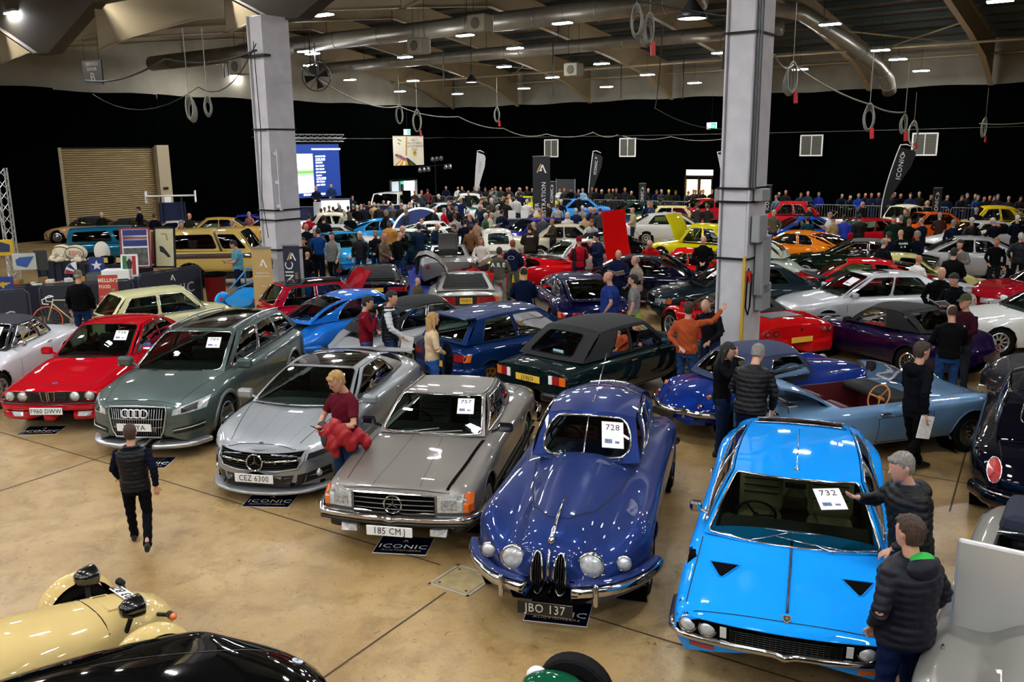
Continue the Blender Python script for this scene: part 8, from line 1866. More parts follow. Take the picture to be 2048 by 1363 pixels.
t = thing('door', 'grey double door in the back wall right of the narrow ICONIC tower', 'door', onback(10.9, 0, .45), HR); MB().box((0, .02, 1.05), (1.5, .05, 2.1)).build('door_leaf', mat('door_grey', '2c3234', .6), t)
for x in (-.8, .8): MB().box((x, 0, 1.05), (.07, .1, 2.15)).build('door_frame', GREYM, t)
# roller shutter
t = thing('roller_shutter', 'tan roller shutter door in the left wall', 'roller shutter', W(-.15, 29.0, 0), HR + PI / 2)
SHM = mat('shutter_tan', '8d7a52', .5, .1); sl_ = MB()
prof = [(0, -.055), (-.05, -.03), (-.06, 0), (-.05, .03), (0, .055)]
sl_.grid([[Vector((x, y, z)) for y, z in prof] for x in (-2.6, 2.6)], flip=True); q = sl_.build('slat', SHM, smooth=False); qm = q.data; bpy.data.objects.remove(q)
for i in range(40): inst('slat', qm, t, (0, 0, .06 + .114 * i))
MB().box((-2.75, -.12, 2.3), (.16, .2, 4.7)).build('guide_rail', mat('rail_tan', '94866a', .6), t)
MB().box((3.0, -.30, 2.35), (.75, .25, 4.8)).build('door_post', mat('post_cream', 'a4987c', .6), t); MB().box((2.62, -.2, 2.3), (.10, .2, 4.7)).build('guide_rail', mat('rail_tan'), t)
MB().box((3.0, -.45, 1.7), (.42, .03, .55)).build('notice', WHITE, t); MB().box((2.95, -.46, 2.35), (.3, .05, .14)).build('control_box', BLACK, t)
# ---- square banner
t = thing('banner', 'square hanging banner reading HALL 2 over the bright doorway', 'banner', W(.75, 6.12, 4.25), HR + PI / 2)
G = [[Vector((-1.65 + 3.3 * i / 8, .02 * math.sin(i * 1.3), -1.05 + 2.1 * j)) for j in (0, 1)] for i in range(9)]
MB().grid(G).build('cloth', mat('banner_cream', 'ddd6c0', .8), t, smooth=True)
MB().prism([(-.38, -.35), (-.22, -.35), (-.12, 1.04), (-.28, 1.04)], .01, upright(0, -.03, 0)).build('gold_stripe', GOLDP, t)
for i, tx in enumerate(('HALL 2', 'HALL OF FAME &', 'TALK MOTORSPORT', 'STAGE')): text(tx, .24, mat('banner_ink', '3c3a34', .7), t, upright(.62, -.03, .78 - .23 * i), sx=.85)
MB().lathe([(.001, 0), (.2, 0), (.2, .01)], 20, upright(.62, -.03, -.18)).build('yellow_disc', mat('banner_yellow', 'd8b020', .6), t); MB().prism([(-.03, -.12), (.03, -.12), (.03, .05), (.08, .02), (0, .14), (-.08, .02), (-.03, .05)], .012, upright(.62, -.035, -.18)).build('arrow', INK, t)
for i, (c, x0) in enumerate((('d89a20', -1.6), ('e8e4d8', -1.35), ('d89a20', -1.1), ('e8e4d8', -.75), ('d89a20', -.45), ('14301f', -.1), ('14301f', .4))):
 MB().prism([(x0, -1.04), (x0 + .38, -1.04), (-.52 + .06 * i, -.50), (-.66 + .06 * i, -.50)], .008, upright(0, -.032 - .001 * i, 0)).build('ray_print', mat('ray_' + c, c, .7), t)
MB().prism([(-1.45, -.2), (-.9, -.3), (-.2, -.62), (-.5, -.72), (-1.2, -.42), (-1.5, -.34)], .008, upright(0, -.045, 0)).build('car_print', mat('car_print', 'a8707c', .7, var=.7, vscale=9), t)
for i in range(5): MB().box((-1.1 + .13 * (i % 3), -.035, .82 - .12 * (i // 3) - .05 * i), (.10, .01, .07)).build('chequer_print', INK, t)
MB().tube([(-1.7, 0, 1.07), (1.7, 0, 1.07)], .02, 6).build('batten', GREYM, t)
# ---- auction stage: screen, truss, lectern, desks
SCR = mat('screen_blue', '14388c', .5, emit=.32); SCW = mat('screen_white', 'f4f6ff', .5, emit=2.0)
t = thing('led_screen', 'large blue auction screen on the left wall behind the auctioneers', 'screen', W(1.0, 16.1, 3.05), HR + PI / 2)
MB().box((0, 0, 0), (5.5, .10, 3.4)).build('screen_face', SCR, t); MB().box((0, .08, 0), (5.6, .10, 3.5)).build('casing', BLACK, t)
PIC = bpy.data.materials.new('screen_picture'); PIC.use_nodes = True; nt = PIC.node_tree; b_ = nt.nodes['Principled BSDF']; tc = nt.nodes.new('ShaderNodeTexCoord'); sp = nt.nodes.new('ShaderNodeSeparateXYZ'); cr = nt.nodes.new('ShaderNodeValToRGB'); mr = nt.nodes.new('ShaderNodeMapRange')
nt.links.new(tc.outputs['Object'], sp.inputs[0]); nt.links.new(sp.outputs[2], mr.inputs[0]); mr.inputs[1].default_value = -1.3; mr.inputs[2].default_value = 1.2; nt.links.new(mr.outputs[0], cr.inputs[0])
for p_, c_ in ((0, 'd8c8e8'), (.3, 'd8a0a0'), (.5, '5aa03c'), (.62, 'e8e8e0'), (1, 'e8eef8')):
 e = cr.color_ramp.elements.new(p_) if p_ not in (0, 1) else cr.color_ramp.elements[int(p_)]; e.color = (*lin(c_), 1)
nt.links.new(cr.outputs[0], b_.inputs['Base Color']); nt.links.new(cr.outputs[0], b_.inputs['Emission Color']); b_.inputs['Emission Strength'].default_value = .8
MB().box((-.55, -.055, -.15), (1.9, .01, 2.5)).build('screen_picture', PIC, t)
text('WWW.ICONICAUCTIONEERS.COM', .15, SCW, t, upright(1.6, -.06, 1.38), bold=.004)
for i, (tx, sz) in enumerate((('CURRENT BID', .13), ('£28,000', .24), ('ESTIMATE', .13), ('EUR 33,600', .14), ('USD 36,400', .14), ('JPY 5,460,000', .14), ('ASKING', .13), ('£29,000', .24), ('EUR 34,800', .14), ('USD 37,700', .14))):
 text(tx, sz, SCW, t, upright(.62, -.06, .92 - .205 * i), align='LEFT', bold=.004)
text('STANDARD - MODERN', .17, SCW, t, upright(.4, -.06, -1.52), bold=.005)
def truss(name, a, b, w_, label, n, m=GREYM, cat='truss'):
 a, b = Vector(a), Vector(b); t = thing(name, label, cat, a); d = (b - a); L = d.length; dn = d.normalized(); s_ = dn.orthogonal().normalized() * w_ / 2; u_2 = dn.cross(s_).normalized() * w_ / 2
 mb = MB(); cs = [s_ + u_2, s_ - u_2, -s_ - u_2, -s_ + u_2]
 for c in cs: mb.tube([c, c + d], .028, 6)
 mb.build('chord_tubes', m, t)
 for i in range(n):
  p0 = d * (i / n); p1 = d * ((i + 1) / n)
  for k in range(4): MB().tube([cs[k] + p0, cs[(k + 1) % 4] + p1], .012, 4).build('lacing', m, t)
 return t
A_ = W(1.1, 19.2, 5.15); B_ = W(1.1, 12.9, 5.15); truss('stage_truss', A_, B_, .32, 'aluminium lighting truss above the auction screen', 12, mat('truss_alu', 'b9bcc0', .3, .7))
truss('truss_tower', (-17.2, 30.3, 0), (-17.2, 30.3, 3.9), .30, 'upright aluminium truss at the left photo edge', 10, mat('truss_alu'))
sx, sy = -9.35, 47.5; srz = R(12)
t = thing('stage', 'low dark stage under the auction lectern', 'stage', (sx, sy, 0), srz); MB().box((.1, .75, .31), (4.6, 2.3, .62)).build('platform', NAVYC, t)
t = thing('lectern', 'glowing white lectern in front of the two auctioneers', 'lectern', (-9.15, 46.5, .62), R(10)); MB().box((0, 0, .60), (1.45, .45, 1.20)).build('lit_panel', mat('lectern_glow', 'f2f4f6', .5, emit=1.5), t); MB().box((0, .05, 1.23), (1.6, .65, .06)).build('top', NAVY, t); MB().box((-.95, .1, .55), (.35, .4, 1.1)).build('side_box', mat('pale_box', 'a8acb0', .5), t)
for x, lb in ((-6.9, 'low navy desk to the right of the white lectern'), (-11.2, 'low navy desk to the left of the white lectern')):
 t = thing('stage_desk', lb, 'desk', (x, 47.0 - (x + 9) * -.10, .0), R(8)); MB().rbox((0, 0, .95), (2.3, .5, .95), .02).build('front_panel', mat('navy_desk', '141c50', .6), t); MB().box((0, 0, 1.45), (2.4, .6, .05)).build('desk_top', NAVY, t)
t = thing('registration_desk', 'long navy registration desk with white screens beside the tall tower', 'desk', (.35, 42.4, 0), R(6)); MB().box((0, 0, .5), (2.4, .6, 1.0)).build('front_panel', mat('navy_desk'), t); MB().box((0, 0, 1.03), (2.5, .7, .05)).build('desk_top', NAVY, t)
for i in range(4): o = MB().box((-.9 + .6 * i, -.1, 1.28), (.35, .03, .38)).build('monitor_back', WHITE, t)
for (x, y, h, lb) in ((-5.45, 46.9, 1.9, 'black loudspeaker on a pole in front of the bright doorway'),):
 t = thing('loudspeaker', lb, 'loudspeaker', (x, y, 0)); MB().rbox((0, 0, h), (.42, .35, .72), .03).build('cabinet', MATTE, t); MB().tube([(0, 0, 0), (0, 0, h)], .02, 6).tube([(-.4, 0, .02), (0, 0, .6), (.4, .1, .02)], .015, 5).build('stand', BLACK, t)
t = thing('lighting_stand', 'tall black stand carrying a cluster of small spotlights', 'light stand', (-4.9, 58.8, 0)); MB().tube([(0, 0, 0), (0, 0, 3.9)], .03, 6).build('mast', BLACK, t); MB().tube([(-1.1, 0, 3.2), (1.1, 0, 3.4)], .03, 6).build('cross_bar', BLACK, t)
for i in range(8): MB().lathe([(.10, 0), (.13, .2), (.001, .2)], 10, Matrix.Translation((-1 + .28 * i, 0, 3.1 + .03 * i + (.6 if 2 < i < 6 else 0))) @ Matrix.Rotation(PI * .8, 4, 'X')).build('spotlight', mat('spot_grey', '5c6064', .3, .6), t)
t = thing('glowing_ring', 'blue vehicle wrap panel edged by a curved white strip light', 'display panel', (-4.9, 39.3, 0), R(20)); MB().tube([(.9 - 1.3 * math.cos(a * PI / 24), 0, .55 + 1.25 * math.sin(a * PI / 24)) for a in range(0, 17)], .035, 6).build('strip_light', mat('strip_white', 'eef4ff', .5, emit=3), t)
V = [(.9 - 1.3 * math.cos(a * PI / 24), 0, .55 + 1.25 * math.sin(a * PI / 24)) for a in range(0, 17)]; MB().add(V + [(x, .05, z) for x, y, z in V], [tuple(range(17)), tuple(range(17, 34))[::-1]]).build('panel', mat('panel_blue', '2c3c78', .5), t)
# ---- hanging sign, coils, festoon cables, bell lamps
t = thing('hanging_sign', 'dark hanging sign reading SERVICE DOOR B', 'sign', (-16.9, 37.3, 7.55), R(-24)); MB().box((0, 0, 0), (1.05, .06, .95)).build('board', mat('sign_dark', '15140f', .8), t)
for tx, sz, z in (('SERVICE', .17, .33), ('DOOR', .17, .13), ('B', .5, -.2)): text(tx, sz, mat('sign_letter', '5c594e', .8), t, upright(0, -.04, z), bold=.004)
for x in (-.4, .4): MB().tube([(x, 0, .47), (x, 0, 2.2)], .01, 4).build('chain', BLACK, t)
CBL = mat('cable_grey', '77776e', .6); CBD = mat('cable_dark', '1a1c1c', .6); REDP = mat('red_plastic')
def coil(p, r, n, label, plug=True, m=CBL, hang=1.5):
 t = thing('cable_coil', label, 'cable coil', p, rnd.uniform(-.6, .6))
 for i in range(n): MB().tube([(r * (.50 + .08 * (i % 3)) * math.cos(a * PI / 9), .03 * i, 1.55 * r * (1 - .05 * i) * math.sin(a * PI / 9) - .03 * i) for a in range(18)], .018, 5, closed=True).build('loop', m, t, smooth=True)
 MB().tube([(0, 0, r * 1.3), (0, 0, r + hang)], .01, 4).build('hanging_cord', m, t)
 if plug: MB().tube([(r * .4, 0, -r * 1.4), (r * .5, 0, -r * 1.4 - .28)], .055, 8).build('red_plug', REDP, t)
for k, (p, r, n, pl, lb) in enumerate((((-7.1, 20.2, 5.35), .17, 5, False, 'grey cable coil hanging left of the left column'), ((-6.75, 20.4, 5.4), .13, 4, False, 'smaller grey cable coil beside the one left of the column'), ((-5.2, 43.0, 6.0), .28, 4, False, 'grey cable coil above the square banner, left of the pair'), ((-4.4, 43.2, 5.7), .33, 5, True, 'long grey cable coil with red plug above the square banner'), ((-.6, 44.4, 6.0), .22, 4, True, 'grey cable coil with red plug in the middle of the back curtain'), ((2.72, 19.7, 7.02), .20, 6, False, 'large pale coil at the top centre, left of the bell lamp'), ((3.02, 19.8, 6.85), .20, 6, True, 'large pale coil with red plug at the top centre'), ((7.0, 22.6, 6.0), .24, 6, True, 'grey cable coil just right of the right column'), ((9.6, 24.2, 5.1), .22, 5, True, 'grey cable coil on the festoon over the back curtain'), ((19.4, 43.4, 4.9), .36, 5, True, 'grey cable coil in front of the far right vent'), ((11.3, 25.9, 4.95), .16, 4, True, 'small grey coil with red plug left of the far right vent'), ((22.6, 43, 5.1), .3, 4, True, 'last grey cable coil towards the right edge'))):
 coil(Vector(p), r, n, lb, pl)
def swag(pts, label, m=CBL, r=.022, sag=.35):
 pts = [Vector(p) for p in pts]; t = thing('cable', label, 'cable', pts[0]); P = []
 for a, b in zip(pts, pts[1:]):
  for i in range(8): u = i / 8; q = a.lerp(b, u); q.z -= sag * 4 * u * (1 - u) * min(1, (b - a).length / 6); P.append(q - pts[0])
 P.append(pts[-1] - pts[0]); MB().tube(P, r, 5).build('cable_run', m, t, smooth=True)
swag([(-5.0, 22.1, 6.3), (-5.2, 43.0, 6.35), (-2.5, 44.4, 5.9), (-.3, 46.0, 5.35), (2.0, 49.5, 5.1), (4.8, 52, 5.2), (6.6, 55, 5.1)], 'pale festoon cable looping across the black curtain')
swag([(6.9, 55, 5.0), (10.0, 56, 4.95), (13.4, 52, 5.0)], 'pale cable swag left of the right column'); swag([(5.2, 18.0, 6.1), (7.0, 22.6, 6.3), (9.6, 24.2, 5.4), (11.3, 25.9, 5.25)], 'pale cable running from the right column across the curtain', sag=.2)
swag([(22.0, 42.4, 5.25), (25.5, 40.8, 5.7)], 'pale cable end at the far right'); swag([(-15.7, 34, 7.0), (-9.5, 25.5, 6.9), (-6.1, 22.3, 6.75)], 'black cable slung from the left wall to the left column', CBD, .03, .25)
swag([(-15.5, 34, 6.5), (-9.0, 26.5, 6.2), (-6.1, 22.3, 6.9)], 'thin black cable hanging below the thick one', CBD, .014, .6)
swag([(2.5, 19.6, 7.45), (4.8, 18.0, 6.75)], 'dark cable from the coils to the right column', CBD, .02, .1); swag([(3.3, 19.8, 6.9), (4.0, 25, 5.4), (6.9, 27.0, 4.9)], 'thin dark cable falling to the exit sign', CBD, .014, .4)
swag([W(.5, 20, 5.2), W(.5, .5, 5.25)], 'thin suspension wire along the left wall', CBL, .012, .1); swag([W(.5, .6, 5.2), W(40, .6, 5.2)], 'thin suspension wire along the back wall', CBL, .012, .1)
for p, s, lb in (((-2.12, 51.6, 8.0), .5, 'small black bell lamp hanging before the back rafters'), ((5.3, 26.8, 7.95), .62, 'large black bell lamp beside the right column')):
 t = thing('bell_lamp', lb, 'pendant lamp', p); MB().lathe([(.15 * s, .9 * s), (.22 * s, .75 * s), (.6 * s, .25 * s), (s * .75, 0), (s * .70, 0), (.55 * s, .25 * s), (.2 * s, .7 * s)], 24).build('shade', BLACK, t, smooth=True); MB().lathe([(.001, .02), (s * .66, .02)], 24).build('bulb_disc', mat('bell_glow', 'f2eede', .5, emit=6), t); MB().tube([(0, 0, .9 * s), (0, 0, 1.9 * s)], .12 * s, 8).tube([(0, 0, 1.9 * s), (0, 0, 3.5)], .015, 4).build('stem', BLACK, t)
for p, lb in (((-1.0, 33.0, 8.7), 'pale square loudspeaker box hanging under the large duct'), ((-3.6, 37, 8.4), 'small grey loudspeaker box under the roof'), ((3.1, 44, 8.0), 'small grey loudspeaker box hanging between the rafters'), ((6.4, 25.6, 6.75), 'black ventilation box left of the right column'), ((-10.5, 36, 7.6), 'grey heater box by the left duct')):
 t = thing('ceiling_box', lb, 'speaker box', p, HR); MB().rbox((0, 0, 0), (.75, .6, .6), .04).build('cabinet', BLACK if 'black' in lb else mat('box_pale', '77725f', .6), t); MB().lathe([(.2, 0), (.18, .02), (.001, .01)], 16, frame((0, -.31, 0), (1, 0, 0), z=(0, -1, 0))).build('speaker_cone', mat('cone', '4a463c', .8), t)
 for x in (-.3, .3): MB().tube([(x, 0, .3), (x, 0, 2.2)], .012, 4).build('hanger_wire', BLACK, t)
t = thing('wall_fan', 'black fan unit on the right side of the left column', 'fan', (-4.75, 22.6, 6.15), R(20)); MB().lathe([(.34, -.06), (.36, 0), (.34, .06)], 24, TX90).build('cage_ring', BLACK, t, smooth=True)
for k in range(4): MB().add([TX90 @ Vector(v) for v in ((0, 0, 0), (.30 * math.cos(k * PI / 2), .30 * math.sin(k * PI / 2), .03), (.30 * math.cos(k * PI / 2 + .6), .30 * math.sin(k * PI / 2 + .6), -.03))], [(0, 1, 2)]).build('blade', BLACK, t)
for k in range(12): MB().tube([TX90 @ Vector((.04, 0, .06)), TX90 @ Vector((.34 * math.cos(k * PI / 6), .34 * math.sin(k * PI / 6), .06))], .005, 4).build('guard_wire', BLACK, t)
# hanging drop rods under the roof
for k, (s, t_, z0, z1) in enumerate(((11, 24, 8.0, 9.6), (16, 20, 7.2, 9.3), (9, 22, 8.1, 9.6), (20, 16, 7.0, 9.6), (14, 27, 8.0, 9.6), (24, 9, 6.9, 9.2), (19, 7, 7.2, 9.2), (29, 6, 7.4, 9.4), (5, 25, 8.2, 9.6), (8, 27, 8.0, 9.4))):
 t = thing('drop_rod', 'thin dark rod hanging from the roof, number %s from the left' % ORD[k], 'rod', W(s, t_, z0), group='drop rods under the roof'); MB().tube([(0, 0, 0), (0, 0, z1 - z0)], .03, 6).build('rod', BLACK, t)
# ================================================================ MEMORABILIA STALL, left
t = thing('stall_table', 'long table covered to the ground in navy cloth, toys on it', 'table', (-13.6, 28.6, 0), R(-20)); MB().rbox((0, 0, .46), (4.0, .9, .92), .03).build('table_cloth', NAVYC, t)
mb = MB()
for i in range(12): mb.tube([(-1.9 + .33 * i, -.46, .05), (-1.88 + .33 * i, -.47, .88)], .03, 5)
mb.build('cloth_folds', NAVYC, t)
IV = mat('ivory_plush', 'cfc6ac', .8, bump=.3, bscale=60)
for (x, y, lb, tx) in ((-14.75, 28.95, 'cream oval cushion sign at the left on the navy table', ''), (-14.2, 28.75, 'cream oval cushion sign with red lettering on the navy table', 'ESSO')):
 t = thing('oval_sign', lb, 'sign', (x, y, .93), R(-15)); MB().ell((0, 0, .26), (.42, .12, .26), 24, 12).build('cushion', IV, t, True); MB().tube([(.36 * math.cos(a * PI / 12), -.11, .26 + .20 * math.sin(a * PI / 12)) for a in range(24)], .012, 5, closed=True).build('rim', mat('dark_rim', '4a4438', .7), t, True)
 if tx: text(tx, .20, mat('letter_red', 'a82a1c', .6), t, upright(.05, -.135, .26))
for x, y, s, q_ in ((-14.95, 28.7, 1, 'leftmost'), (-14.6, 28.5, .9, 'middle'), (-14.0, 28.4, .8, 'rightmost')):
 t = thing('soft_toy', q_ + ' small cream plush shape in front of the oval cushions', 'toy', (x, y, .93), rnd.random() * 3, 'plush shapes on the navy table'); MB().ell((0, 0, .10 * s), (.17, .11, .10)).build('torso', IV, t, True)
 for dx, dy in ((.16, .08), (.16, -.08), (-.15, .1), (-.15, -.1)): MB().ell((dx, dy, .06), (.08, .05, .05), 8, 6).build('limb', IV, t, True)
 MB().ell((.02, -.02, .22 * s), (.07, .07, .07), 10, 8).build('head', IV, t, True)
t = thing('helmet_bag', 'white rounded plush bag standing on the navy table', 'bag', (-13.2, 28.4, .93), R(-10)); MB().ell((0, 0, .32), (.27, .16, .34), 20, 12).build('shell', mat('white_plush', 'd4cfc4', .8, bump=.4, bscale=20), t, True)
for x, y, q_ in ((-12.85, 27.95, 'left'), (-12.35, 27.9, 'right')): t = thing('trophy_box', q_ + ' small black and gold box on the navy table', 'box', (x, y, .93), R(-20), 'black and gold boxes'); MB().rbox((0, 0, .12), (.34, .24, .24), .03).build('box', MATTE, t); MB().box((0, -.125, .12), (.26, .01, .16)).build('gold_label', LET_G, t)
def picture(p, rz, w_, h_, fm, pm, label, tilt=-8, art=None):
 t = thing('framed_picture', label, 'picture', p, rz); t.rotation_euler = (R(tilt), 0, rz); mb = MB()
 for x in (-w_ / 2, w_ / 2): mb.box((x, 0, h_ / 2), (.05, .05, h_ + .05))
 for z in (0, h_): mb.box((0, 0, z), (w_ + .05, .05, .05))
 mb.build('frame', fm, t); MB().box((0, .005, h_ / 2), (w_, .02, h_)).build('print', pm, t)
 for (nm, poly, m_) in (art or []): MB().prism(poly, .006, upright(0, -.008, h_ / 2)).build(nm, m_, t)
UJ = lambda: [('navy_field', [(-.33, .05), (.33, .05), (.33, .52), (-.33, .52)], mat('flag_blue', '1d2f6c', .7)), ('white_cross', [(-.33, .22), (.33, .22), (.33, .36), (-.33, .36)], WHITE), ('red_cross', [(-.33, .26), (.33, .26), (.33, .32), (-.33, .32)], mat('flag_red', 'a41c2c', .7)), ('grey_scene', [(-.33, -.5), (.33, -.5), (.33, 0), (-.33, 0)], mat('photo_grey', '6c6c68', .8, var=.7, vscale=7))]
picture((-10.85, 25.4, 1.12), R(10), .78, 1.12, mat('frame_red', '7c2030', .5), WHITE, 'red-framed picture with a union flag behind the barrier', art=UJ())
picture((-10.42, 26.1, 1.10), R(-8), .62, 1.0, GOLDP, mat('photo_dark', '7c3030', .8, var=.6, vscale=12), 'gold-framed picture half hidden between the two large ones')
picture((-10.22, 25.9, 1.06), R(-4), .60, 1.15, BLACK, mat('cream_art', 'c4bc98', .7, var=.1), 'black-framed cream picture of leaping dark animals', art=[('dark_animals', [(-.16, .05), (-.05, .02), (.05, -.1), (.18, -.28), (.10, -.3), (-.02, -.18), (-.14, -.12)], mat('art_dark', '1f2a20', .8)), ('faint_curve', [(-.1, .42), (.08, .40), (.12, .2), (.06, .2), (.04, .36), (-.1, .38)], mat('art_faint', '9a9070', .8))])
picture((-10.85, 24.9, .95), R(4), .42, .58, WHITE, mat('tri_print', 'c8c4b8', .8), 'small picture with green, white and red bands', art=[('green_band', [(-.2, -.28), (-.08, -.28), (-.08, .28), (-.2, .28)], mat('band_green', '1f7040', .7)), ('red_band', [(.08, -.28), (.2, -.28), (.2, .28), (.08, .28)], mat('flag_red')), ('portrait', [(-.06, -.1), (.06, -.1), (.08, .1), (0, .2), (-.08, .1)], INK)])
t = thing('white_box', 'white box with a red car printed on it behind the barrier', 'box', (-11.2, 24.9, .55), R(8)); MB().rbox((0, 0, .28), (.75, .5, .62), .02).build('box', WHITE, t); MB().box((.05, -.256, .15), (.5, .01, .18)).build('red_print', mat('flag_red'), t)
def banner_barrier(p, rz, lb, lines):
 t = thing('banner_barrier', lb, 'barrier', p, rz); MB().tube([(-1.1, 0, .05), (-1.1, 0, 1.0), (-1.0, 0, 1.12), (1.0, 0, 1.12), (1.1, 0, 1.0), (1.1, 0, .05)], .022, 6).build('frame', mat('barrier_dark', '3c4246', .5, .5), t)
 MB().rbox((0, -.02, .58), (2.1, .04, 1.02), .02).build('banner', mat('banner_navy', '171d2c', .7, bump=.3, bscale=6), t)
 for tx, sz, x, z, m_ in lines: text(tx, sz, m_, t, upright(x, -.046, z))
DG = mat('dim_gold', '5c5236', .7)
banner_barrier((-9.68, 24.85, 0), R(62), 'navy ICONIC banner barrier in front of the pictures', [('ICONIC', .42, 0, .52, mat('dim_white', '9ea0a6', .7))]); peak_logo(bpy.data.objects['banner_barrier'], upright(0, -.048, .88), .22, DG, LET_W)
banner_barrier((-11.0, 22.6, 0), R(22), 'navy banner barrier behind the cream bicycle', [('EXPERTS IN', .10, -.3, .55, DG), ('EXCEPTIONAL', .10, -.3, .40, DG)])
banner_barrier((-12.9, 21.0, 0), R(28), 'navy banner barrier at the left edge', [('ICONIC', .42, .0, .45, mat('dim_white'))])
# tin sign
t = thing('tin_sign', "red enamel sign reading MELLIN'S FOOD", 'sign', (-10.25, 22.1, .35), R(6)); t.rotation_euler = (R(-8), 0, R(6)); MB().rbox((0, 0, .5), (.48, .02, 1.0), .008).build('plate', mat('enamel_red', 'a02a1c', .35, coat=.5), t)
text("MELLIN'S", .135, mat('enamel_cream', 'd8ccb0', .5), t, upright(0, -.014, .86), bold=.003, sx=.85); text('FOOD', .12, mat('enamel_cream'), t, upright(-.08, -.014, .70), bold=.003, sx=.8)
for i, tx in enumerate(('FOR', 'ALL', 'AGES')): text(tx, .07, mat('enamel_cream'), t, upright(-.12, -.014, .45 - .13 * i))
MB().lathe([(.001, -.2), (.09, -.2), (.11, -.1), (.11, .06), (.05, .14), (.055, .2), (.001, .2)], 14, Matrix.Translation((.11, -.01, .42)) @ Matrix.Diagonal((1, .12, 1.2, 1))).build('jar_print', mat('jar_gold', '7c6a34', .6, var=.5, vscale=20), t, True)
# bicycle
def wheelring(t, x, z, r, m): MB().tube([(x + r * math.cos(a * PI / 18), 0, z + r * math.sin(a * PI / 18)) for a in range(36)], .014, 6, closed=True).build('rim', m, t, True); mb = MB(); [mb.tube([(x, 0, z), (x + r * math.cos(a * PI / 9), 0, z + r * math.sin(a * PI / 9))], .002, 3) for a in range(18)]; tag(mb.build('spokes', GREYM, t), kind='stuff')
t = thing('bicycle', 'cream racing bicycle with orange wheels and saddle', 'bicycle', (-11.0, 21.6, 0), R(196)); CRM = mat('bike_cream', 'c9bd94', .4, coat=.5); ORG = mat('bike_orange', 'c8591c', .5)
wheelring(t, -.50, .34, .33, ORG); wheelring(t, .52, .34, .33, ORG)
MB().tube([(-.05, 0, .28), (-.16, 0, .86)], .016, 8).tube([(-.15, 0, .80), (.36, 0, .83)], .014, 8).tube([(-.05, 0, .28), (.38, 0, .74)], .016, 8).tube([(.35, 0, .86), (.40, 0, .68), (.52, 0, .34)], .013, 8).tube([(-.15, .02, .80), (-.50, .05, .34), (-.05, .02, .28)], .010, 6).tube([(-.15, -.02, .80), (-.50, -.05, .34), (-.05, -.02, .28)], .010, 6).build('frame', CRM, t, True)
MB().tube([(.34, 0, .92), (.46, .20, .92), (.56, .20, .88), (.55, .20, .78), (.42, .20, .76)], .014, 6).tube([(.34, 0, .92), (.46, -.20, .92), (.56, -.20, .88), (.55, -.20, .78), (.42, -.20, .76)], .014, 6).build('handlebar', WHITE, t, True); MB().rbox((-.17, 0, .92), (.27, .10, .04), .02).build('saddle', ORG, t)
MB().lathe([(.10, 0), (.10, .01), (.02, .012)], 16, Matrix.Translation((-.05, -.05, .28)) @ TX90).tube([(-.05, -.06, .28), (.06, -.06, .14)], .008, 5).build('crank', GREYM, t)
# bin
t = thing('bin', 'large round red waste bin lined with a black bag', 'bin', (-8.72, 25.7, 0)); MB().lathe([(.001, 0), (.26, 0), (.31, .78), (.33, .78), (.33, .84)], 24).build('tub', mat('bin_red', '8a0e1c', .45), t, True); MB().lathe([(.33, .80), (.345, .86), (.32, .90), (.27, .84), (.22, .6)], 24).build('bin_bag', MATTE, t, True)
# posters and odd boards at the left edge
def board(p, rz, w_, h_, m, lb, art=None, z=0): t = thing('poster_board', lb, 'poster', (p[0], p[1], z), rz); MB().rbox((0, 0, h_ / 2), (w_, .03, h_), .008).build('board', m, t); [MB().prism(poly, .006, upright(0, -.018, h_ / 2)).build(nm, m_, t) for nm, poly, m_ in (art or [])]; return t
YEL = mat('poster_yellow', 'b89a1c', .6); BLU = mat('poster_blue', '1c3478', .6); GRY = mat('poster_grey', 'a8aca8', .7)
board((-14.45, 25.0), R(12), .62, .45, YEL, 'yellow poster with a dark emblem at the left photo edge', [('emblem', [(-.2, -.12), (.2, -.12), (.22, .08), (0, .16), (-.22, .08)], mat('emblem_navy', '1a2448', .6))], z=1.55)
board((-13.25, 23.9), R(10), .60, .45, GRY, 'grey poster with a blue crest at the left edge', [('crest', [(-.2, -.1), (.05, -.16), (.2, .05), (.26, .14), (-.1, .12), (-.22, .05)], mat('crest_blue', '1f4a8c', .6))], z=1.28)
board((-12.85, 24.0), R(10), .34, .55, mat('poster_dark', '232724', .7), 'tall dark sign behind the grey poster', z=1.25)
o = board((-13.1, 22.4), R(14), .60, .38, BLU, 'blue poster with yellow winged letter M at the left edge', [('wings', [(-.25, .04), (.25, .04), (.12, -.04), (-.12, -.04)], YEL)], z=.92); text('M', .22, YEL, o, upright(0, -.026, .16), bold=.01)
board((-12.9, 21.3), R(14), .35, .5, YEL, 'narrow yellow poster low at the left edge', z=.62)
t = board((-12.45, 26.35), R(12), .42, .5, BLU, 'white-edged blue board with a white star', [('star', [(.16 * math.cos(PI / 2 + k * PI / 5) * (1 if k % 2 == 0 else .42), .16 * math.sin(PI / 2 + k * PI / 5) * (1 if k % 2 == 0 else .42)) for k in range(10)], WHITE)], z=.82)
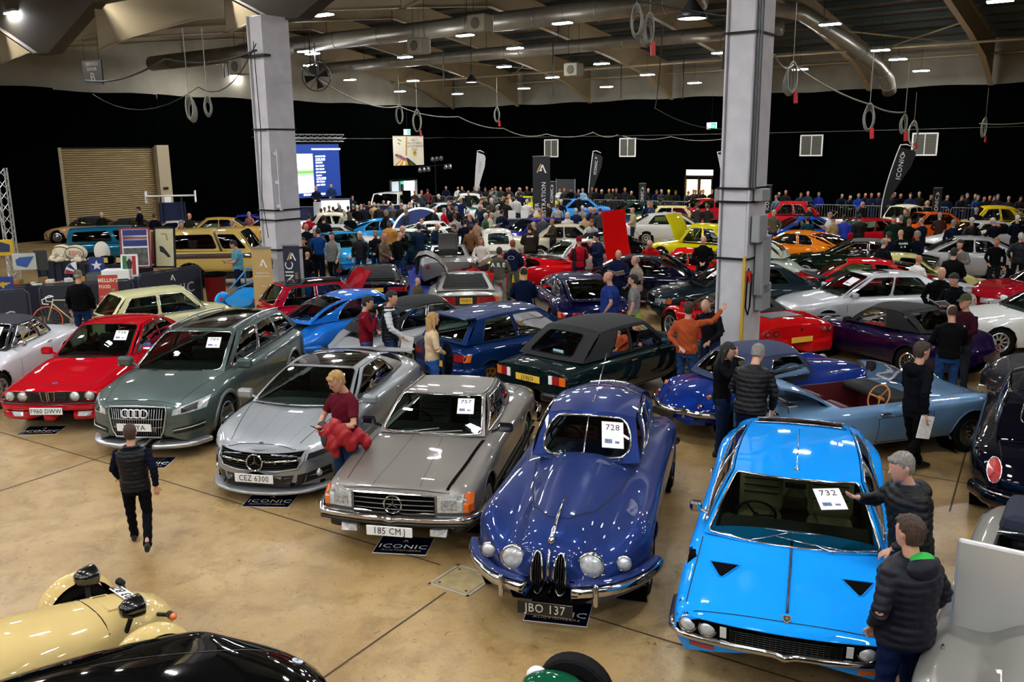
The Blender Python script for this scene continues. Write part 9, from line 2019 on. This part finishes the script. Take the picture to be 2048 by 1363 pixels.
t = thing('round_sign', 'half-round red, white and blue sign leaning on the table', 'sign', (-13.2, 26.2, .86), R(12)); MB().prism([(.34 * math.cos(PI / 2 + a * PI / 24), .34 * math.sin(PI / 2 + a * PI / 24)) for a in range(13)] + [(0, 0)], .03, upright(.2, 0, 0)).build('disc', WHITE, t); MB().prism([(.33 * math.cos(PI / 2 + a * PI / 24), .33 * math.sin(PI / 2 + a * PI / 24)) for a in (4, 5, 6, 7)] + [(.0, .05)], .03, upright(.2, -.006, 0)).build('blue_wedge', BLU, t); MB().prism([(.33 * math.cos(PI / 2 + a * PI / 24), .33 * math.sin(PI / 2 + a * PI / 24)) for a in (9, 10, 11, 12)] + [(.0, .02)], .03, upright(.2, -.006, 0)).build('red_wedge', mat('flag_red'), t)
t = thing('stall_table', 'low front stall table spread with colourful badges and boxes', 'table', (-12.6, 24.4, 0), R(22)); MB().rbox((0, 0, .42), (4.2, .8, .84), .02).build('table_cloth', NAVYC, t)
cols = dict(c8a020='yellow', b03020='red', d8d0b8='cream', **{'2c5c3c': 'green', 'd8d8d4': 'white', '8a7030': 'brown', 'c87030': 'orange', '304878': 'blue', '1a1a1a': 'black', 'b8b4a0': 'grey'})
for i in range(34):
 x = -1.9 + i * .112; y = rnd.uniform(-.34, .34); c_ = rnd.choice(sorted(cols)); a = R(22); px, py = -12.6 + x * math.cos(a) - y * math.sin(a), 24.4 + x * math.sin(a) + y * math.cos(a)
 s = rnd.uniform(.06, .13); hh = rnd.choice([.015, .03, .06, .14]); o = MB().rbox((0, 0, hh / 2), (s * 2, s * 1.5, hh), .006).build('collectable', mat('goods_' + c_, c_, .6, var=.4, vscale=30)); o.location = (px, py, .845); o.rotation_euler = (0, 0, rnd.random() * 3); tag(o, 'small %s badge or box, %s from the left on the front stall table' % (cols[c_], ORD[i]), 'collectable', 'small goods on the stall table')
t = thing('tool_case', 'grey metal case on the stall behind the man in the flat cap', 'case', (-11.6, 24.95, .845), R(20)); MB().rbox((0, 0, .09), (.95, .45, .18), .02).build('case', mat('case_grey', '5c6062', .5, .4), t); MB().box((0, 0, .19), (.9, .4, .01)).build('lid_inner', mat('case_green', '1c2c24', .8), t); MB().tube([(-.1, -.24, .1), (.1, -.24, .1)], .012, 5).build('handle', BLACK, t)
# rear wing of a racing car by the shutter
t = thing('racing_wing', 'white racing car rear wing standing in front of the black curtain', 'wing', (-17.6, 46.2, 0), R(15)); MB().rbox((0, 0, 2.15), (2.4, .5, .07), .03).build('main_plane', WHITE, t)
for x in (-1.2, 1.2): MB().rbox((x, 0, 2.1), (.05, .7, .6), .02).build('end_plate', WHITE, t)
for x in (-.5, .5): MB().box((x, 0, 1.3), (.06, .3, 1.7)).build('pylon', NAVY, t)
MB().box((0, .2, 1.1), (1.3, .2, 1.4)).build('drape', mat('wing_drape', '14264c', .8), t)
# ---- accessories of the near people
PEO = {o['label']: o for o in bpy.data.objects if o.name.startswith('person') and 'label' in o}
def attach(key, mb, name, mt, smooth=True):
 r = next(o for l, o in PEO.items() if key in l); return mb.build(name, mt, r, smooth)
J = MB()
for (p, r) in (((.12, .20, 1.10), .085), ((.20, .16, 1.02), .10), ((.02, .27, 1.04), .08), ((.10, .24, .92), .085), ((.24, .10, .92), .085), ((.02, .24, .90), .07), ((.30, .02, 1.0), .07), ((.33, -.05, .92), .07), ((.12, .22, .80), .055)): J.ell((.04 - p[0] * 1.1, p[1], p[2]), (r * 1.2, r * .9, r * 1.45), 12, 8)
jm = voxel(J, .012, 9, lambda co: .006 * np.sin(co[:, 0] * 60 + co[:, 2] * 40)); mt_ = mat('red_shell_jacket', '960a18', .6, bump=.3, bscale=30)
mk = next(o for l, o in PEO.items() if 'red jacket on' in l); T_ = mk.matrix_basis; o = inst('folded_jacket', jm, None, mt=mt_); o.matrix_world = Matrix.Translation(mk.location) @ mk.rotation_euler.to_matrix().to_4x4() @ Matrix.Diagonal((*mk.scale, 1)); tag(o, 'bright red jacket hanging over the arm of the man looking at his phone', 'jacket')
MB().ell((.05, .28, 1.12), (.075, .05, .05)).ell((.0, .31, .98), (.05, .03, .10)).build('grey_panel', mat('grey_shell', '2c3034', .7), o, True)
attach('green hood lining', MB().ell((0, -.115, 1.43), (.14, .085, .085), 20, 12), 'hood', puffer('0a0c1a')); attach('green hood lining', MB().ell((.02, -.085, 1.485), (.095, .065, .045), 16, 8), 'hood_lining', mat('green_lining', '18a038', .7))
attach('pointing at card', MB().ell((0, -.045, 1.42), (.14, .085, .08), 20, 12), 'hood', puffer('090a0e')); attach('pointing at card', MB().tube([(.075 * math.cos(a * PI / 8), .075 + .06 * math.sin(a * PI / 8), 1.475) for a in range(16)], .016, 6, closed=True), 'shirt_collar', mat('collar_blue', '5c86c8', .8))
attach('striding past', MB().ell((0, -.11, 1.43), (.12, .08, .075), 16, 10), 'hood', cloth('1c2630'))
def backtext(key, tx, sz, z, y=-.165, m_=LET_W):
 r = next(o for l, o in PEO.items() if key in l); text(tx, sz, m_, r, Matrix.Translation((0, y, z)) @ TX90, ext=.004, bold=.004)
backtext('with large white letters', 'A R E', .16, 1.30, -.20); backtext('white print on the back', 'STAFF', .08, 1.36, -.19); backtext('white ring of lettering', 'CLASSIC', .07, 1.36, -.19); backtext('white ring of lettering', 'CLUB', .06, 1.26, -.19)
r = next(o for l, o in PEO.items() if 'oval printed' in l); MB().lathe([(.085, 0), (.095, .004), (.085, .008)], 24, Matrix.Translation((0, -.185, 1.28)) @ TX90 @ Matrix.Diagonal((1, .55, 1, 1))).build('oval_print', LET_W, r)
r = next(o for l, o in PEO.items() if 'lime top' in l); loft_ = MB(); loft(loft_, [((0, -.01, z), a, b_) for z, a, b_ in ((.62, .20, .17), (.75, .195, .16), (.90, .175, .14), (.98, .165, .13))], 18); inst('tied_top', voxel(loft_, .016, 1, lambda co: .008 * np.sin(co[:, 0] * 60)), r, mt=mat('lime_cloth', '7ea81c', .8))
r = next(o for l, o in PEO.items() if 'coat over his arm' in l); K_ = MB(); [K_.ell(p, (rr2, rr2 * .8, rr2 * 1.3), 12, 8) for p, rr2 in (((-.05, .22, 1.0), .11), ((.12, .2, .98), .11), ((.2, .12, .85), .10), ((-.1, .2, .86), .08), ((.08, .22, .8), .09))]; inst('draped_coat', voxel(K_, .016, 2, None), r, mt=mat('olive_coat', '1e221c', .85))
for key, ys in (('cream and black striped', ((1.30, 'cfc4ac'), (1.12, '15161a'))),):
 r = next(o for l, o in PEO.items() if key in l)
 for z, c_ in ys: L2 = MB(); loft(L2, [((0, -.012, z - .05), .195, .155), ((0, -.012, z + .05), .205, .158)], 20); L2.build('stripe_band', cloth(c_), r, True)
r = next(o for l, o in PEO.items() if 'cream jumper' in l and 'woman' in l); K_ = MB(); [K_.ell(p, (q, q * .8, q * 1.3), 12, 8) for p, q in (((0, .26, 1.05), .11), ((.08, .28, .92), .11), ((.02, .28, .75), .10), ((.0, .26, .6), .08))]; inst('carried_coat', voxel(K_, .014, 2, lambda co: .006 * np.sin(co[:, 2] * 60)), r, mt=cloth('0b0d14'))
bpy.data.scenes.remove(TMPS)
